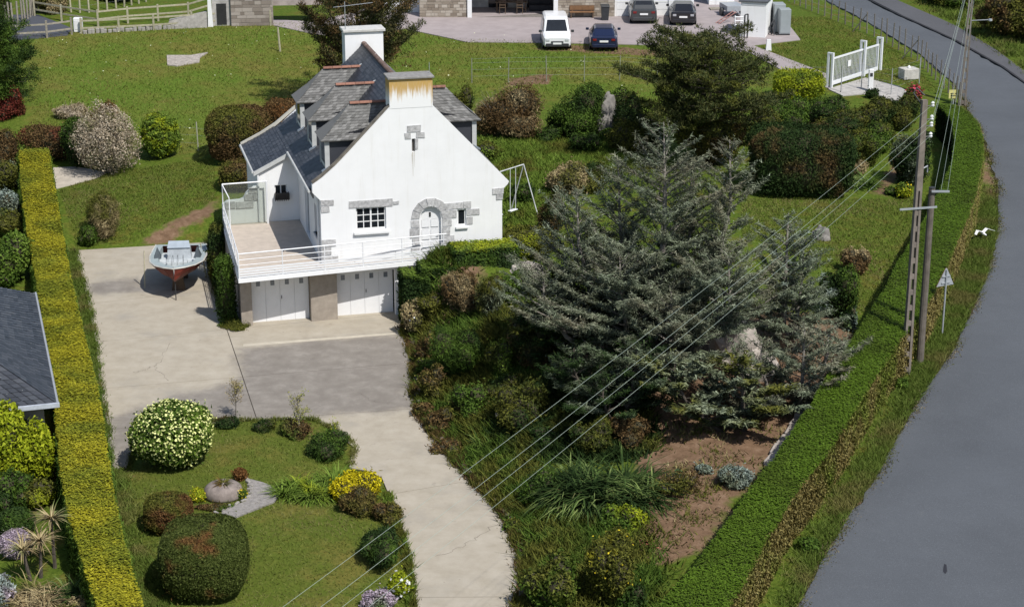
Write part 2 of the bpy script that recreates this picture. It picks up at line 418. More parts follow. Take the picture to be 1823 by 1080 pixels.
def smooth_path(p, k=3):
    for _ in range(k):
        q = p.copy(); q[1:-1] = p[:-2]*.25+p[1:-1]*.5+p[2:]*.25; p = q
    return p
def hedge(name, label, lt, rt_, height, mat, sidemat=None, L=.12, W=.07, dens=2.2, batter=.12, seed=5, wob=.06, topside=None, corem=None):
    """clipped hedge between two top edges, sides falling to the ground"""
    n = 60; a = smooth_path(resample(lt, n)); b = smooth_path(resample(rt_, n)); r = rng(seed)
    x, y, z = (a[0]+b[0])/2; o = thing(name, label, 'hedge', (x, y, float(T(x, y)))); off = np.array([x, y, float(T(x, y))])
    w = b-a; wl_ = np.linalg.norm(w[:, :2], axis=1, keepdims=True); wd = np.c_[w[:, :2]/wl_, np.zeros(n)]
    ga = a-wd*batter; ga[:, 2] = T(ga[:, 0], ga[:, 1])-.05; gb = b+wd*batter; gb[:, 2] = T(gb[:, 0], gb[:, 1])-.05
    f = lumpf(seed+9, 8)
    def strip(p, q, up, nsgn, mt, nm):
        A = np.linalg.norm(np.diff(p, axis=0), axis=1); ww = np.linalg.norm(q-p, axis=1); area = float((A*(ww[:-1]+ww[1:])/2).sum())
        m = int(area*dens/(L*W*.5)); s = r.uniform(0, n-1.001, m); i = s.astype(int); t = (s-i)[:, None]; u = r.uniform(0, 1, m)[:, None]
        P = (p[i]*(1-t)+p[i+1]*t)*(1-u)+(q[i]*(1-t)+q[i+1]*t)*u
        Nn = np.tile([0, 0, 1.0], (m, 1)) if up else wd[i]*nsgn+np.array([0, 0, .25])
        P = P+Nn*(wob*2.0*f(P*.55)[:, None])+wd[i]*(f(P*.9+3)*.07)[:, None]+Nn*(r.normal(size=m)*.05-.02)[:, None]
        V, F = leaves(P, Nn, L, W, r, .86 if up else .7); return mk(nm, V-off, F, mt, o)
    e = .05
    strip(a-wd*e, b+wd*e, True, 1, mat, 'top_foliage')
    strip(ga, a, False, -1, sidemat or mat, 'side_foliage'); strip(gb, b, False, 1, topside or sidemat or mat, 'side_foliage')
    i0 = .1
    V = np.concatenate([ga+wd*i0, a+wd*i0-[0,0,.09], b-wd*i0-[0,0,.09], gb-wd*i0])-off
    F = [[k*n+i, k*n+i+1, (k+1)*n+i+1, (k+1)*n+i] for k in range(3) for i in range(n-1)]
    F += [[0, n, 2*n, 3*n], [n-1, 4*n-1, 3*n-1, 2*n-1]]
    mk('stems', V, F, corem or M_twig, o)
    for k, (p, q, g1, g2, sg) in enumerate(((a[0], b[0], ga[0], gb[0], -1), (a[-1], b[-1], ga[-1], gb[-1], 1))):
        dirn = unit((a[1]-a[0])[None])[0]*-1 if k == 0 else unit((a[-1]-a[-2])[None])[0]
        m = int(2*height*dens/(L*W*.5)); u = r.uniform(0, 1, (m, 1)); v = r.uniform(0, 1, (m, 1))
        P = (g1*(1-u)+g2*u)*(1-v)+(p*(1-u)+q*u)*v+dirn*r.normal(size=(m, 1))*.05
        V, F = leaves(P, np.tile(dirn, (m, 1)), L, W, r, .5); mk('end_foliage', V-off, F, sidemat or mat, o)
    return o

# ------------------------------------------------------------------ the lie of the land
CP = [(-11.292,78.69,0.0),(-5.202,79.144,0.0),(-7.166,73.444,-0.0),(-6.533,66.154,0.0),(-20.795,88.87,0.0),(-17.39,76.199,0.0),(-14.467,63.884,0.05),(-13.81,79.144,0.0),(-1.581,60.519,0.0),(-1.383,51.812,0.0),(-3.406,54.758,0.05),(-9.048,54.453,0.2),(-11.539,58.688,0.2),(-9.332,63.528,0.2),(-15.427,59.125,0.0),(-15.233,52.92,0.0),(-19.341,69.631,0.0),(-22.884,87.421,0.3),(-14.46,88.541,0.1),(-19.83,91.058,0.5),(-17.064,91.213,0.6),(-14.868,91.528,0.8),(-25.808,100.033,1.2),(-21.398,99.257,1.4),(-16.877,99.295,1.7),(-21.688,109.251,2.2),(-27.918,109.251,2.2),(-23.697,120.508,3.3),(-30.09,125.144,3.7),(-19.028,125.613,3.8),(-36.383,135.411,4.0),(-24.709,137.206,4.1),(-15.752,114.279,2.8),(-4.139,78.316,2.45),(-1.531,81.07,2.5),(0.214,81.938,2.5),(1.188,79.523,2.2),(-3.114,76.213,1.0),(-3.497,73.83,0.35),(-3.082,69.115,0.2),(-2.308,65.24,0.15),(-1.023,62.236,0.1),(-0.265,74.161,1.7),(-0.25,69.194,1.1),(1.956,70.837,1.9),(1.82,65.142,1.3),(6.351,70.555,2.0),(5.955,65.504,1.6),(1.732,61.311,0.5),(3.726,62.106,0.8),(0.899,57.466,0.15),(1.512,52.255,0.15),(4.195,54.148,0.35),(5.394,58.269,0.8),(9.636,65.142,1.3),(7.461,60.154,1.0),(9.046,57.593,0.7),(7.42,51.768,0.4),(9.803,50.853,0.5),(14.546,57.374,0.8),(15.24,51.045,0.4),(14.971,63.949,0.9),(13.439,66.794,1.1),(13.161,71.684,1.6),(18.9,72.248,1.4),(18.658,82.182,1.9),(22.03,82.509,1.8),(19.036,66.278,1.3),(13.649,82.607,2.3),(9.903,83.162,2.4),(5.097,88.817,2.7),(2.584,96.549,2.7),(-0.312,89.182,2.6),(-0.948,99.842,2.8),(2.893,109.255,3.2),(-0.401,117.19,3.6),(3.162,120.31,3.7),(10.572,123.615,3.8),(16.869,115.942,3.5),(18.216,102.944,3.0),(23.529,106.167,2.9),(27.107,103.802,2.8),(21.633,113.543,3.3),(27.73,118.192,3.4),(30.598,112.39,3.2),(19.426,129.237,3.9),(25.169,131.419,3.9),(31.233,134.251,3.8),(34.201,126.696,3.6),(3.548,135.999,3.9),(-8.209,131.419,3.9),(-6.973,122.725,3.6),(11.708,137.805,4.0),(37.152,138.404,3.9),(23.883,137.805,4.0)]
DRIVE = [(-21.238,88.776),(-18.168,89.437),(-14.933,90.203),(-14.334,86.578),(-13.002,80.694),(-12.225,78.016),(-11.543,76.917),(-11.282,78.992),(-5.293,80.694),(-4.808,78.24),(-4.158,75.915),(-3.922,73.444),(-3.829,69.631),(-3.417,66.825),(-2.475,64.002),(-1.605,61.577),(-0.6,59.217),(-0.12,57.352),(0.153,55.465),(0.307,53.875),(-0.092,50.743),(-2.926,50.743),(-3.214,54.462),(-3.585,56.711),(-4.037,58.45),(-4.229,60.048),(-4.553,61.48),(-5.087,62.069),(-5.765,62.367),(-5.796,64.265),(-6.494,65.714),(-7.448,66.938),(-11.034,66.825),(-12.267,66.6),(-13.778,64.529),(-13.672,62.367),(-14.229,62.268),(-15.243,66.712),(-16.219,70.242),(-17.554,75.845),(-19.101,81.49),(-20.304,85.69)]
def _phi(r2): return np.sqrt(r2+9.0)
_c=np.array(CP,dtype=float)
_n=len(_c)
_A=np.zeros((_n+3,_n+3))
_A[:_n,:_n]=_phi(((_c[:,None,:2]-_c[None,:,:2])**2).sum(-1))
_A[:_n,_n]=1;_A[:_n,_n+1:]=_c[:,:2];_A[_n,:_n]=1;_A[_n+1:,:_n]=_c[:,:2].T
_w=np.linalg.solve(_A+np.diag([-.02]*_n+[0]*3),np.r_[_c[:,2],0,0,0])
def poly_sd(x,y,poly):
    """signed distance to a polygon, negative inside"""
    p=np.asarray(poly,float)[:,:2];q=np.roll(p,-1,0)
    d=np.full(x.shape,1e18);ins=np.zeros(x.shape,bool)
    for (ax,ay),(bx,by) in zip(p,q):
        ex,ey=bx-ax,by-ay
        t=np.clip(((x-ax)*ex+(y-ay)*ey)/(ex*ex+ey*ey+1e-12),0,1)
        d=np.minimum(d,(x-ax-t*ex)**2+(y-ay-t*ey)**2)
        c=((ay>y)!=(by>y))&(x<(bx-ax)*(y-ay)/((by-ay) if by!=ay else 1e-12)+ax)
        ins^=c
    d=np.sqrt(d);return np.where(ins,-d,d)
def T(x,y):
    """height of the ground"""
    x=np.asarray(x,float);y=np.asarray(y,float);sh=x.shape;x=x.ravel();y=y.ravel()
    xc=np.clip(x,-45,45);yc=np.clip(y,42,150)
    z=np.full(x.shape,_w[_n])+_w[_n+1]*xc+_w[_n+2]*yc
    for i in range(_n): z+=_w[i]*_phi((xc-_c[i,0])**2+(yc-_c[i,1])**2)
    k=np.clip((poly_sd(x,y,DRIVE)+.2)/1.6,0,1);k=k*k*(3-2*k)
    z=z*k-.05*(1-k)
    return z.reshape(sh)

def axis(lo, hi, step, far):
    c = list(np.arange(lo, hi+.001, step)); s = step*1.4; x = hi
    while x < far: x += s; s *= 1.35; c.append(x)
    s = step*1.4; x = lo
    while x > -far: x -= s; s *= 1.35; c.insert(0, x)
    return np.array(c)
SOIL = [[(4.332,62.353,0.91),(6.663,64.142,1.368),(10.623,66.297,1.293),(10.917,64.715,1.139),(8.428,59.406,0.911),(7.159,57.282,0.741),(6.072,54.498,0.471),(4.346,53.776,0.34),(3.753,55.639,0.412),(3.923,58.634,0.636)],
        [(24.653,96.486,2.566),(24.3,92.183,2.359),(22.46,83.997,1.884),(20.761,78.83,1.651),(20.969,80.993,1.742),(22.497,86.259,2.034),(23.629,93.051,2.419)],
        [(-18.661,89.887,0.066),(-15.022,93.658,1.198),(-14.743,92.464,1.001),(-17.248,89.659,-0.038)],
        [(1.909,68.881,1.678),(4.333,74.121,2.2),(13.539,74.035,1.743),(13.272,69.631,1.402),(9.811,63.353,1.143),(4.996,60.538,0.834),(3.92,62.053,0.823),(2.612,64.262,1.211)],
        [(-4.905,79.122,0.008),(-4.477,84.674,0.32),(-1.239,78.126,2.636),(-0.265,74.23,1.676),(-0.671,67.578,0.796),(-2.97,66.218,-0.026),(-3.723,69.711,-0.031)],
        [(17.682,90.297,2.437),(19.821,96.603,2.687),(20.517,95.667,2.624),(18.303,89.928,2.396)],
        [(-14.556,63.483,-0.044),(-13.83,63.495,-0.049),(-13.396,61.265,0.094),(-14.132,61.396,0.037)],
        [(-0.388,113.159,3.38),(2.505,114.345,3.478),(2.454,111.776,3.33),(-0.382,111.273,3.268)],
        [(1.761,122.407,3.734),(7.145,121.266,3.733),(9.923,119.947,3.698),(9.803,118.39,3.645),(1.733,120.322,3.698)],
        [(7.945,50.013,0.389),(8.488,50.96,0.444),(10.108,54.901,0.568),(12.364,59.598,0.826),(14.553,64.927,0.944),(17.493,70.969,1.383),(20.537,78.813,1.656),(20.214,78.787,1.665),(17.231,71.196,1.395),(14.243,65.025,0.949),(12.036,59.684,0.83),(9.766,54.992,0.564),(8.127,50.997,0.425)]]
gx = axis(-33, 33, .42, 3000); gy = axis(47, 142, .42, 3000)
GX, GY = np.meshgrid(gx, gy); GZ = T(GX, GY)
rr = np.hypot(GX, GY-90); GZ = GZ-np.clip((rr-400)/2600, 0, 1)*40
nx, ny = len(gx), len(gy)
idx = np.arange(nx*ny).reshape(ny, nx)
GF = np.stack([idx[:-1, :-1], idx[:-1, 1:], idx[1:, 1:], idx[1:, :-1]], -1).reshape(-1, 4)
ROAD = [(24.883,143.951,4.16),(25.525,137.904,3.984),(26.761,131.611,3.866),(28.941,123.762,3.588),(30.195,116.731,3.34),(30.598,112.392,3.2),(31.167,104.384,2.825),(30.694,95.255,2.432),(29.565,86.401,1.993),(27.545,77.481,1.581),(23.548,66.221,1.322),(20.471,59.333,0.943),(17.76,53.68,0.581),(15.855,49.771,0.334),(7.983,49.686,0.38),(8.488,50.96,0.444),(10.108,54.901,0.568),(12.364,59.598,0.826),(14.553,64.927,0.944),(17.493,70.969,1.383),(20.537,78.813,1.656),(22.455,84.74,1.933),(24.135,91.726,2.337),(25.439,100.254,2.7),(26.108,107.44,2.94),(26.476,112.421,3.193),(25.965,119.916,3.488),(24.555,127.999,3.817),(22.853,136.423,3.989),(22.142,142.555,4.13)]
soil = np.zeros(GX.shape)
for s in SOIL: soil = np.maximum(soil, np.clip(.5-poly_sd(GX.ravel(), GY.ravel(), s).reshape(GX.shape)*.5, 0, 1))
MEADOW = [(-32.549,126.112,3.708),(-20.132,128.081,3.916),(-13.432,129.271,3.894),(-8.046,128.642,3.815),(9.887,119.474,3.683),(15.989,114.477,3.451),(13.21,105.183,3.123),(-0.376,109.402,3.168),(-11.015,104.125,2.404),(-16.714,100.215,1.777),(-27.263,106.385,1.871)]
mead = np.clip(.5-poly_sd(GX.ravel(), GY.ravel(), MEADOW).reshape(GX.shape)*.35, 0, 1)
FRONT = [(-13.39,61.936,0.015),(-11.054,66.945,-0.049),(-7.462,67.06,-0.049),(-5.346,61.549,-0.031),(-3.151,54.96,-0.05),(-2.948,50.835,-0.049),(-12.184,50.694,0.026),(-14.172,61.402,0.034)]
lawn = np.clip(.5-poly_sd(GX.ravel(), GY.ravel(), FRONT).reshape(GX.shape)*.8, 0, 1)
rd = poly_sd(GX.ravel(), GY.ravel(), ROAD).reshape(GX.shape)
GZ = np.where(rd < .1, GZ-.12, GZ)
def ground_mat():
    m, nt, b = newmat('grass_ground', .95, .1)
    tc = nt.nodes.new('ShaderNodeTexCoord'); v = tc.outputs['Object']
    def at(n): a = nt.nodes.new('ShaderNodeAttribute'); a.attribute_name = n; return a.outputs['Fac']
    big = noise(nt, .16, 4, .6, v); fine = noise(nt, 7, 5, .7, v); mid = noise(nt, .9, 4, .65, v)
    rough_grass = ramp(nt, fine, [(.25, (0.035,0.060,0.007)), (.5, (0.075,0.114,0.013)), (.75, (0.150,0.186,0.030))])
    dry = ramp(nt, fine, [(.25, (0.062,0.060,0.011)), (.55, (0.125,0.114,0.022)), (.8, (0.225,0.192,0.053))])
    c = mixc(nt, sstep(nt, mid, .48, .72), rough_grass, dry)
    mg = ramp(nt, fine, [(.25, (0.046,0.082,0.009)), (.5, (0.090,0.142,0.017)), (.78, (0.172,0.228,0.036))])
    md = ramp(nt, fine, [(.25, (0.081,0.074,0.016)), (.5, (0.144,0.138,0.029)), (.78, (0.230,0.216,0.061))])
    mg = mixc(nt, mth(nt, 'MULTIPLY', sstep(nt, big, .4, .62), sstep(nt, mid, .25, .6)), mg, md)
    streak = noise(nt, 1.0, 4, .7, None)
    c = mixc(nt, at('meadow'), c, mg)
    lg = ramp(nt, fine, [(.2, (0.053,0.079,0.011)), (.5, (0.087,0.114,0.016)), (.8, (0.140,0.165,0.029))])
    ld = ramp(nt, fine, [(.2, (0.087,0.084,0.016)), (.5, (0.140,0.127,0.028)), (.8, (0.210,0.178,0.044))])
    lg = mixc(nt, mth(nt, 'MULTIPLY', sstep(nt, noise(nt, .45, 4, .65, v), .44, .66), .9), lg, ld)
    c = mixc(nt, at('lawn'), c, lg)
    so = ramp(nt, noise(nt, 3, 6, .7, v), [(.25, (.1,.06,.034)), (.55, (.19,.12,.074)), (.8, (.29,.2,.135))])
    k = mth(nt, 'ADD', at('soil'), mth(nt, 'MULTIPLY_ADD', mid, .9, -.45))
    c = mixc(nt, sstep(nt, k, .42, .66), c, so)
    nt.links.new(c, b.inputs['Base Color'])
    bump(nt, b, mth(nt, 'ADD', fine, mth(nt, 'MULTIPLY', mid, 1.5)), .45, .06)
    return m
ground = mk('ground', np.stack([GX.ravel(), GY.ravel(), GZ.ravel()], 1), GF, ground_mat(), None, True)
for n_, a_ in (('soil', soil), ('meadow', mead), ('lawn', lawn)):
    at = ground.data.attributes.new(n_, 'FLOAT', 'POINT'); at.data.foreach_set('value', a_.ravel().astype(np.float32))
tag(ground, 'rolling green grass ground of garden and meadow', None, None, 'structure')

def sheet(name, poly, mat, dz=.03, step=.5, zf=None, skirt=.12, attr=None, label=None, kind='structure', parent=None):
    """a surface lying on the ground, cut to an outline, with a small turned-down edge"""
    p = np.array(poly, float)[:, :2]; B = []
    for i in range(len(p)):
        q = p[(i+1) % len(p)]; m = max(1, int(np.linalg.norm(q-p[i])/step))
        for k in range(m): B.append(p[i]+(q-p[i])*k/m)
    B = np.array(B); nb = len(B); lo, hi = p.min(0), p.max(0)
    X, Y = np.meshgrid(np.arange(lo[0], hi[0], step), np.arange(lo[1], hi[1], step)); X = X.ravel(); Y = Y.ravel()
    k = poly_sd(X, Y, p) < -step*.35; pts = [Vector(map(float, q)) for q in B]+[Vector((float(x), float(y))) for x, y in zip(X[k], Y[k])]
    vo, eo, fo, *_ = delaunay_2d_cdt(pts, [], [list(range(nb))], 1, 1e-5)
    xy = np.array([[v.x, v.y] for v in vo]); z = (zf(xy[:, 0], xy[:, 1]) if zf else T(xy[:, 0], xy[:, 1]))+dz
    V = [tuple(q) for q in np.c_[xy, z]]; F = [list(f) for f in fo]
    cnt = {}
    for f in F:
        for i in range(len(f)): e = (f[i], f[(i+1) % len(f)]); cnt[e] = 1
    bd = [e for e in cnt if (e[1], e[0]) not in cnt]; mp = {}
    for e in bd:
        for i in e:
            if i not in mp: mp[i] = len(V); V.append((V[i][0], V[i][1], V[i][2]-skirt))
    F += [[a, mp[a], mp[b], b] for a, b in bd]
    o = mk(name, V, F, mat, parent)
    if attr:
        w = attr(np.array([v[0] for v in V]), np.array([v[1] for v in V]))
        at = o.data.attributes.new('wear', 'FLOAT', 'POINT'); at.data.foreach_set('value', w.astype(np.float32))
    if kind: tag(o, label, None, None, kind)
    return o
def clip(poly, a, b, gap=.018):
    """part of the outline on the left of the line a-b"""
    a = np.array(a[:2]); b = np.array(b[:2]); n = np.array([-(b-a)[1], (b-a)[0]]); n = n/np.linalg.norm(n); out = []
    s = [float((np.array(q)-a)@n)-gap for q in poly]
    for i in range(len(poly)):
        j = (i+1) % len(poly)
        if s[i] >= 0: out.append(tuple(poly[i]))
        if s[i]*s[j] < 0: t = s[i]/(s[i]-s[j]); out.append(tuple(np.array(poly[i])+(np.array(poly[j])-np.array(poly[i]))*t))
    return out

# driveway: a bed with concrete slabs cast on it
def concrete_mat():
    m, nt, b = newmat('driveway_concrete', .88, .2)
    tc = nt.nodes.new('ShaderNodeTexCoord'); v = tc.outputs['Object']
    f = noise(nt, 1.3, 6, .65, v); g = noise(nt, 22, 3, .7, v); big = noise(nt, .35, 4, .6, v)
    c = ramp(nt, f, [(.25, (.36,.315,.24)), (.5, (.43,.38,.3)), (.75, (.49,.44,.355))])
    c = mixc(nt, sstep(nt, big, .5, .75), c, (.34,.31,.26))
    d = ramp(nt, f, [(.25, (.185,.163,.14)), (.5, (.24,.215,.186)), (.75, (.33,.3,.262))])
    a = nt.nodes.new('ShaderNodeAttribute'); a.attribute_name = 'wear'
    k = mth(nt, 'ADD', a.outputs['Fac'], mth(nt, 'MULTIPLY_ADD', noise(nt, .55, 6, .72, v), 1.3, -.65))
    c = mixc(nt, sstep(nt, k, .25, .85), c, d)
    blot = sstep(nt, noise(nt, 1.7, 3, .6, v), .66, .74)
    c = mixc(nt, mth(nt, 'MULTIPLY', blot, .3), c, (.2,.18,.15))
    dots = sstep(nt, noise(nt, 6.5, 2, .5, v), .735, .77)
    c = mixc(nt, mth(nt, 'MULTIPLY', dots, .5), c, (.13,.12,.1))
    sp = sstep(nt, noise(nt, 9, 2, .5, v), .7, .74)
    c = mixc(nt, mth(nt, 'MULTIPLY', sp, .35), c, (.5,.47,.42))
    c = mixc(nt, mth(nt, 'MULTIPLY', g, .25), c, (.2,.18,.15))
    oi = nt.nodes.new('ShaderNodeObjectInfo')
    nt.links.new(c, b.inputs['Base Color']); bump(nt, b, g, .12, .01)
    return m
M_conc = concrete_mat()
STAIN = [(-11.306,74.799,0.0),(-8.315,75.774,-0.0),(-4.145,76.628,0.0),(-3.899,73.444,-0.0),(-3.807,69.631,0.0),(-3.517,68.086,0.0),(-7.47,67.164,-0.0),(-11.212,66.6,0.0),(-12.267,66.6,0.0),(-13.778,64.529,0.0),(-13.672,62.367,0.0),(-14.229,62.268,-0.0),(-15.385,66.994,0.0),(-12.759,69.631,0.0),(-10.953,70.862,0.0)]
STAIN2 = [(-19.663,83.543,0.0),(-17.186,84.819,0.0),(-16.469,82.3,0.0),(-19.059,81.893,0.0)]
def wear(x, y):
    return np.maximum(np.clip(.55-poly_sd(x, y, STAIN)*.55, 0, 1), np.clip(.4-poly_sd(x, y, STAIN2)*.9, 0, .8))
driveway = sheet('driveway', DRIVE, gmat('joint_fill', (.08,.07,.055), .95), -.012, .8, lambda x, y: 0*x, .1, label='concrete driveway and forecourt in front of the garages')
def crack(pts, w=.007):
    p = resample(pts, 24); r = rng(len(pts)*7+int(abs(p[0, 0])*10)); p[1:-1, :2] += r.normal(size=(22, 2))*.05; d = np.gradient(p, axis=0); n = unit(np.c_[-d[:, 1], d[:, 0], 0*d[:, 0]])*(w*r.uniform(.4, 1.5, (24, 1)))
    V = np.concatenate([p-n, p+n]); V[:, 2] = .018; return mk('crack', V, [[i, i+1, 25+i, 24+i] for i in range(23)], M_crack, driveway)
M_crack = gmat('crack_dirt', (.16,.14,.115), .95)
for c_ in ([(-14.346,75.354,0.0),(-14.355,73.779,-0.0),(-14.48,72.783,0.0),(-14.229,72.004,-0.0),(-13.648,70.987,0.0)], [(-14.48,72.783,0.0),(-14.862,72.133,0.0),(-15.267,71.875,-0.0)], [(-5.957,69.631,0.0),(-5.347,68.732,0.0),(-4.577,68.554,0.0)], [(-2.448,55.262,0.0),(-2.006,55.465,0.0),(-1.128,56.711,0.0),(-0.215,58.006,0.0)], [(-13.853,83.543,0.0),(-13.369,81.49,0.0),(-12.826,79.144,0.0),(-12.163,77.062,0.0)]): crack(c_)
J = {k: v for k, v in zip('abcdefg', [[(-13.704,82.546,0.0),(-18.841,80.616,0.0)], [(-12.293,77.135,0.0),(-17.496,75.563,0.0)], [(-11.564,71.239,0.0),(-16.149,70.119,0.0)], [(-3.579,68.027,0.0),(-11.318,66.6,0.0)], [(-1.498,61.189,0.0),(-4.229,60.048,0.0)], [(0.06,52.472,0.0),(-3.078,52.435,0.0)], [(-12.142,76.917,0.0),(-9.717,67.278,0.0)]])}
def cut(poly, k, side): a, b = J[k][0], J[k][1]; return clip(poly, a, b) if side > 0 else clip(poly, b, a)
D = list(DRIVE); slabs = []
rest = cut(D, 'a', 1); slabs.append(cut(D, 'a', -1))
for k in 'bcdef':
    piece = cut(rest, k, -1); rest = cut(rest, k, 1)
    if k in 'cd': slabs += [cut(piece, 'g', 1), cut(piece, 'g', -1)]
    else: slabs.append(piece)
slabs.append(rest)
for s in slabs:
    if len(s) > 2: sheet('slab', s, M_conc, .012, .35, lambda x, y: 0*x, .03, wear, kind=None, parent=driveway)
M_patch = gmat('pale_concrete', (.5,.45,.36), .9, .12, 2)
sheet('repair_strip', [(-11.253,75.284,0.0),(-4.231,76.917,0.0),(-4.197,76.7,0.0),(-11.216,75.006,0.0)], M_patch, .02, .4, lambda x, y: 0*x, .01, kind=None, parent=driveway)

def asphalt_mat(c, name):
    m, nt, b = newmat(name, .85, .25)
    tc = nt.nodes.new('ShaderNodeTexCoord'); v = tc.outputs['Object']
    f = noise(nt, .22, 6, .68, v); g = noise(nt, 26, 4, .8, v); h = noise(nt, 2.2, 5, .7, v)
    col = ramp(nt, f, [(.3, tuple(x*.88 for x in c)), (.5, c), (.7, tuple(x*1.12 for x in c))])
    col = mixc(nt, mth(nt, 'MULTIPLY', sstep(nt, g, .4, .7), .5), col, tuple(x*.55 for x in c))
    col = mixc(nt, mth(nt, 'MULTIPLY', sstep(nt, noise(nt, 40, 2, .5, v), .62, .7), .5), col, tuple(x*2.2 for x in c))
    col = mixc(nt, mth(nt, 'MULTIPLY', sstep(nt, h, .58, .8), .3), col, (c[0]*1.5, c[1]*1.42, c[2]*1.3))
    nt.links.new(col, b.inputs['Base Color']); bump(nt, b, g, .35, .015); return m
M_asph = asphalt_mat((.1,.108,.119), 'asphalt')
def ragged(poly, amp, step, seed):
    r = rng(seed); out = []
    for i in range(len(poly)):
        p = np.array(poly[i][:2]); q = np.array(poly[(i+1) % len(poly)][:2]); L_ = np.linalg.norm(q-p); m = max(1, int(L_/step)); n = np.array([-(q-p)[1], (q-p)[0]])/max(L_, 1e-6)
        for k in range(m): out.append(tuple(p+(q-p)*k/m+n*(r.normal()*amp if k else 0)))
    return out
road = sheet('road', ragged(ROAD, .05, .6, 3), M_asph, .02, .8, None, .25, label='grey asphalt road curving past the garden hedge')
sheet('footpath', [(25.521,143.969,4.157),(25.854,137.926,3.98),(27.041,131.651,3.859),(29.165,123.777,3.585),(30.404,116.734,3.339),(30.766,112.124,3.188),(31.481,104.384,2.825),(33.231,105.559,2.876),(31.391,115.545,3.301),(31.066,121.115,3.472),(30.031,128.758,3.718),(27.667,138.056,3.958),(27.434,144.024,4.148)], asphalt_mat((.1,.1,.106), 'path_asphalt'), .08, .8, None, .25, label='narrow grey footpath beyond the road kerb')
kl = np.array([(25.223,143.961,4.158),(25.689,137.915,3.982),(26.901,131.631,3.863),(29.053,123.769,3.586),(30.299,116.732,3.34),(30.682,112.257,3.194),(31.324,104.384,2.825)])
kl = np.stack([np.interp(np.linspace(0, 6, 61), np.arange(7), kl[:, i]) for i in range(3)], 1); kl[:, 2] = T(kl[:, 0], kl[:, 1])
mb = MB()
for p, q in zip(kl[:-1], kl[1:]):
    d = unit((q-p)[None])[0]; s = np.array([-d[1], d[0], 0])*.06
    mb.hexa([p-s-[0,0,.2], p+s-[0,0,.2], q+s-[0,0,.2], q-s-[0,0,.2], p-s+[0,0,.09], p+s+[0,0,.09], q+s+[0,0,.09], q-s+[0,0,.09]])
tag(mb.build('kerb', gmat('dark_kerb', (.035,.035,.038), .9)), 'dark kerb between road and footpath', None, None, 'structure')
tag(mk('tar_patch', *(lambda p: (np.array(p)+[0,0,.028], [[0,1,2,3,4,5]]))([(13.39,53.543,0.571),(13.444,53.473,0.567),(13.373,53.052,0.546),(13.291,52.911,0.54),(13.251,53.05,0.547),(13.343,53.402,0.564)]), gmat('tar', (.03,.03,.035), .6)), 'small dark tar patch on the road surface', None, None, 'structure')
M_yard = gmat('pinkish_gravel', (.335,.29,.285), .95, .12, 1.2, bmp=.2)
sheet('gravel_yard', [(-13.076,125.585,3.73),(-16.358,128.183,3.898),(-16.551,129.807,3.952),(-13.432,129.271,3.894),(-10.672,133.224,3.977),(-8.961,137.378,4.071),(-8.091,143.866,4.258),(17.731,144.269,4.194),(18.661,129.229,3.901),(18.807,123.528,3.742),(15.476,121.702,3.722),(17.169,118.173,3.582),(19.054,114.42,3.394),(18.741,110.656,3.231),(16.542,114.788,3.457),(15.05,119.599,3.658),(10.408,121.568,3.748),(3.213,122.372,3.741),(-2.974,123.046,3.686),(-4.3,124.538,3.701),(-7.22,127.41,3.772),(-10.012,124.405,3.652)], M_yard, .05, .8, None, .2, label='pinkish gravel yard and drive behind the house')
sheet('side_road', [(-37.226,129.603,3.758),(-34.706,131.847,3.903),(-32.8,131.695,3.93),(-29.484,127.162,3.817),(-29.375,125.268,3.714),(-32.113,124.281,3.601),(-35.601,123.503,3.452)], asphalt_mat((.075,.08,.095), 'dark_asphalt'), .06, .8, None, .2, label='dark asphalt side road at the far left')
sheet('stone_path', [(-24.937,99.942,1.223),(-23.498,99.894,1.298),(-21.557,98.535,1.34),(-21.923,97.674,1.259),(-23.873,96.147,1.058)], gmat('pale_paving', (.47,.42,.35), .9, .2, 2), .05, .4, None, .1, label='pale paved path end beside the left hedge')
pf = sheet('rubble_patch', [(-22.006,120.466,3.308),(-20.457,120.411,3.319),(-19.466,120.986,3.388),(-19.808,119.905,3.274),(-19.7,118.947,3.178),(-20.991,118.165,3.085),(-21.632,118.419,3.105)], gmat('rubble', (.36,.32,.28), .95, .35, 5, bmp=.4), .07, .4, None, .12, label='patch of pale rubble lying in the meadow')
sheet('gate_threshold', [(18.607,110.643,3.234),(21.289,113.516,3.306),(22.974,111.665,3.184),(23.699,108.605,3.01),(21.999,108.224,3.029),(20.819,109.841,3.139),(19.227,109.157,3.155)], gmat('gate_concrete', (.4,.38,.35), .9), .06, .5, None, .12, label='pale concrete strip under the sliding gate')

# ------------------------------------------------------------------ the white house (local axes: u along the gable wall, v back into the plot)
HA = math.radians(13.8); HO = (-8.247, 78.314, 0)
house = thing('white_house', 'white rendered gabled house with slate roof and two chimneys above garages', 'house', HO, HA)
def render_mat():
    m, nt, b = newmat('white_render', .85, .2)
    tc = nt.nodes.new('ShaderNodeTexCoord'); v = tc.outputs['Object']
    f = noise(nt, .9, 5, .6, v); g = noise(nt, 40, 2, .6, v)
    mp = nt.nodes.new('ShaderNodeMapping'); mp.inputs['Scale'].default_value = (3.5, 3.5, .22); nt.links.new(v, mp.inputs[0])
    st = noise(nt, 1.0, 5, .7, mp.outputs[0])
    c = ramp(nt, f, [(.3, (.80,.80,.79)), (.7, (.86,.86,.855))])
    c = mixc(nt, mth(nt, 'MULTIPLY', sstep(nt, st, .5, .78), .3), c, (.6,.57,.5))
    nt.links.new(c, b.inputs['Base Color']); bump(nt, b, g, .15, .01); return m
M_render = render_mat()
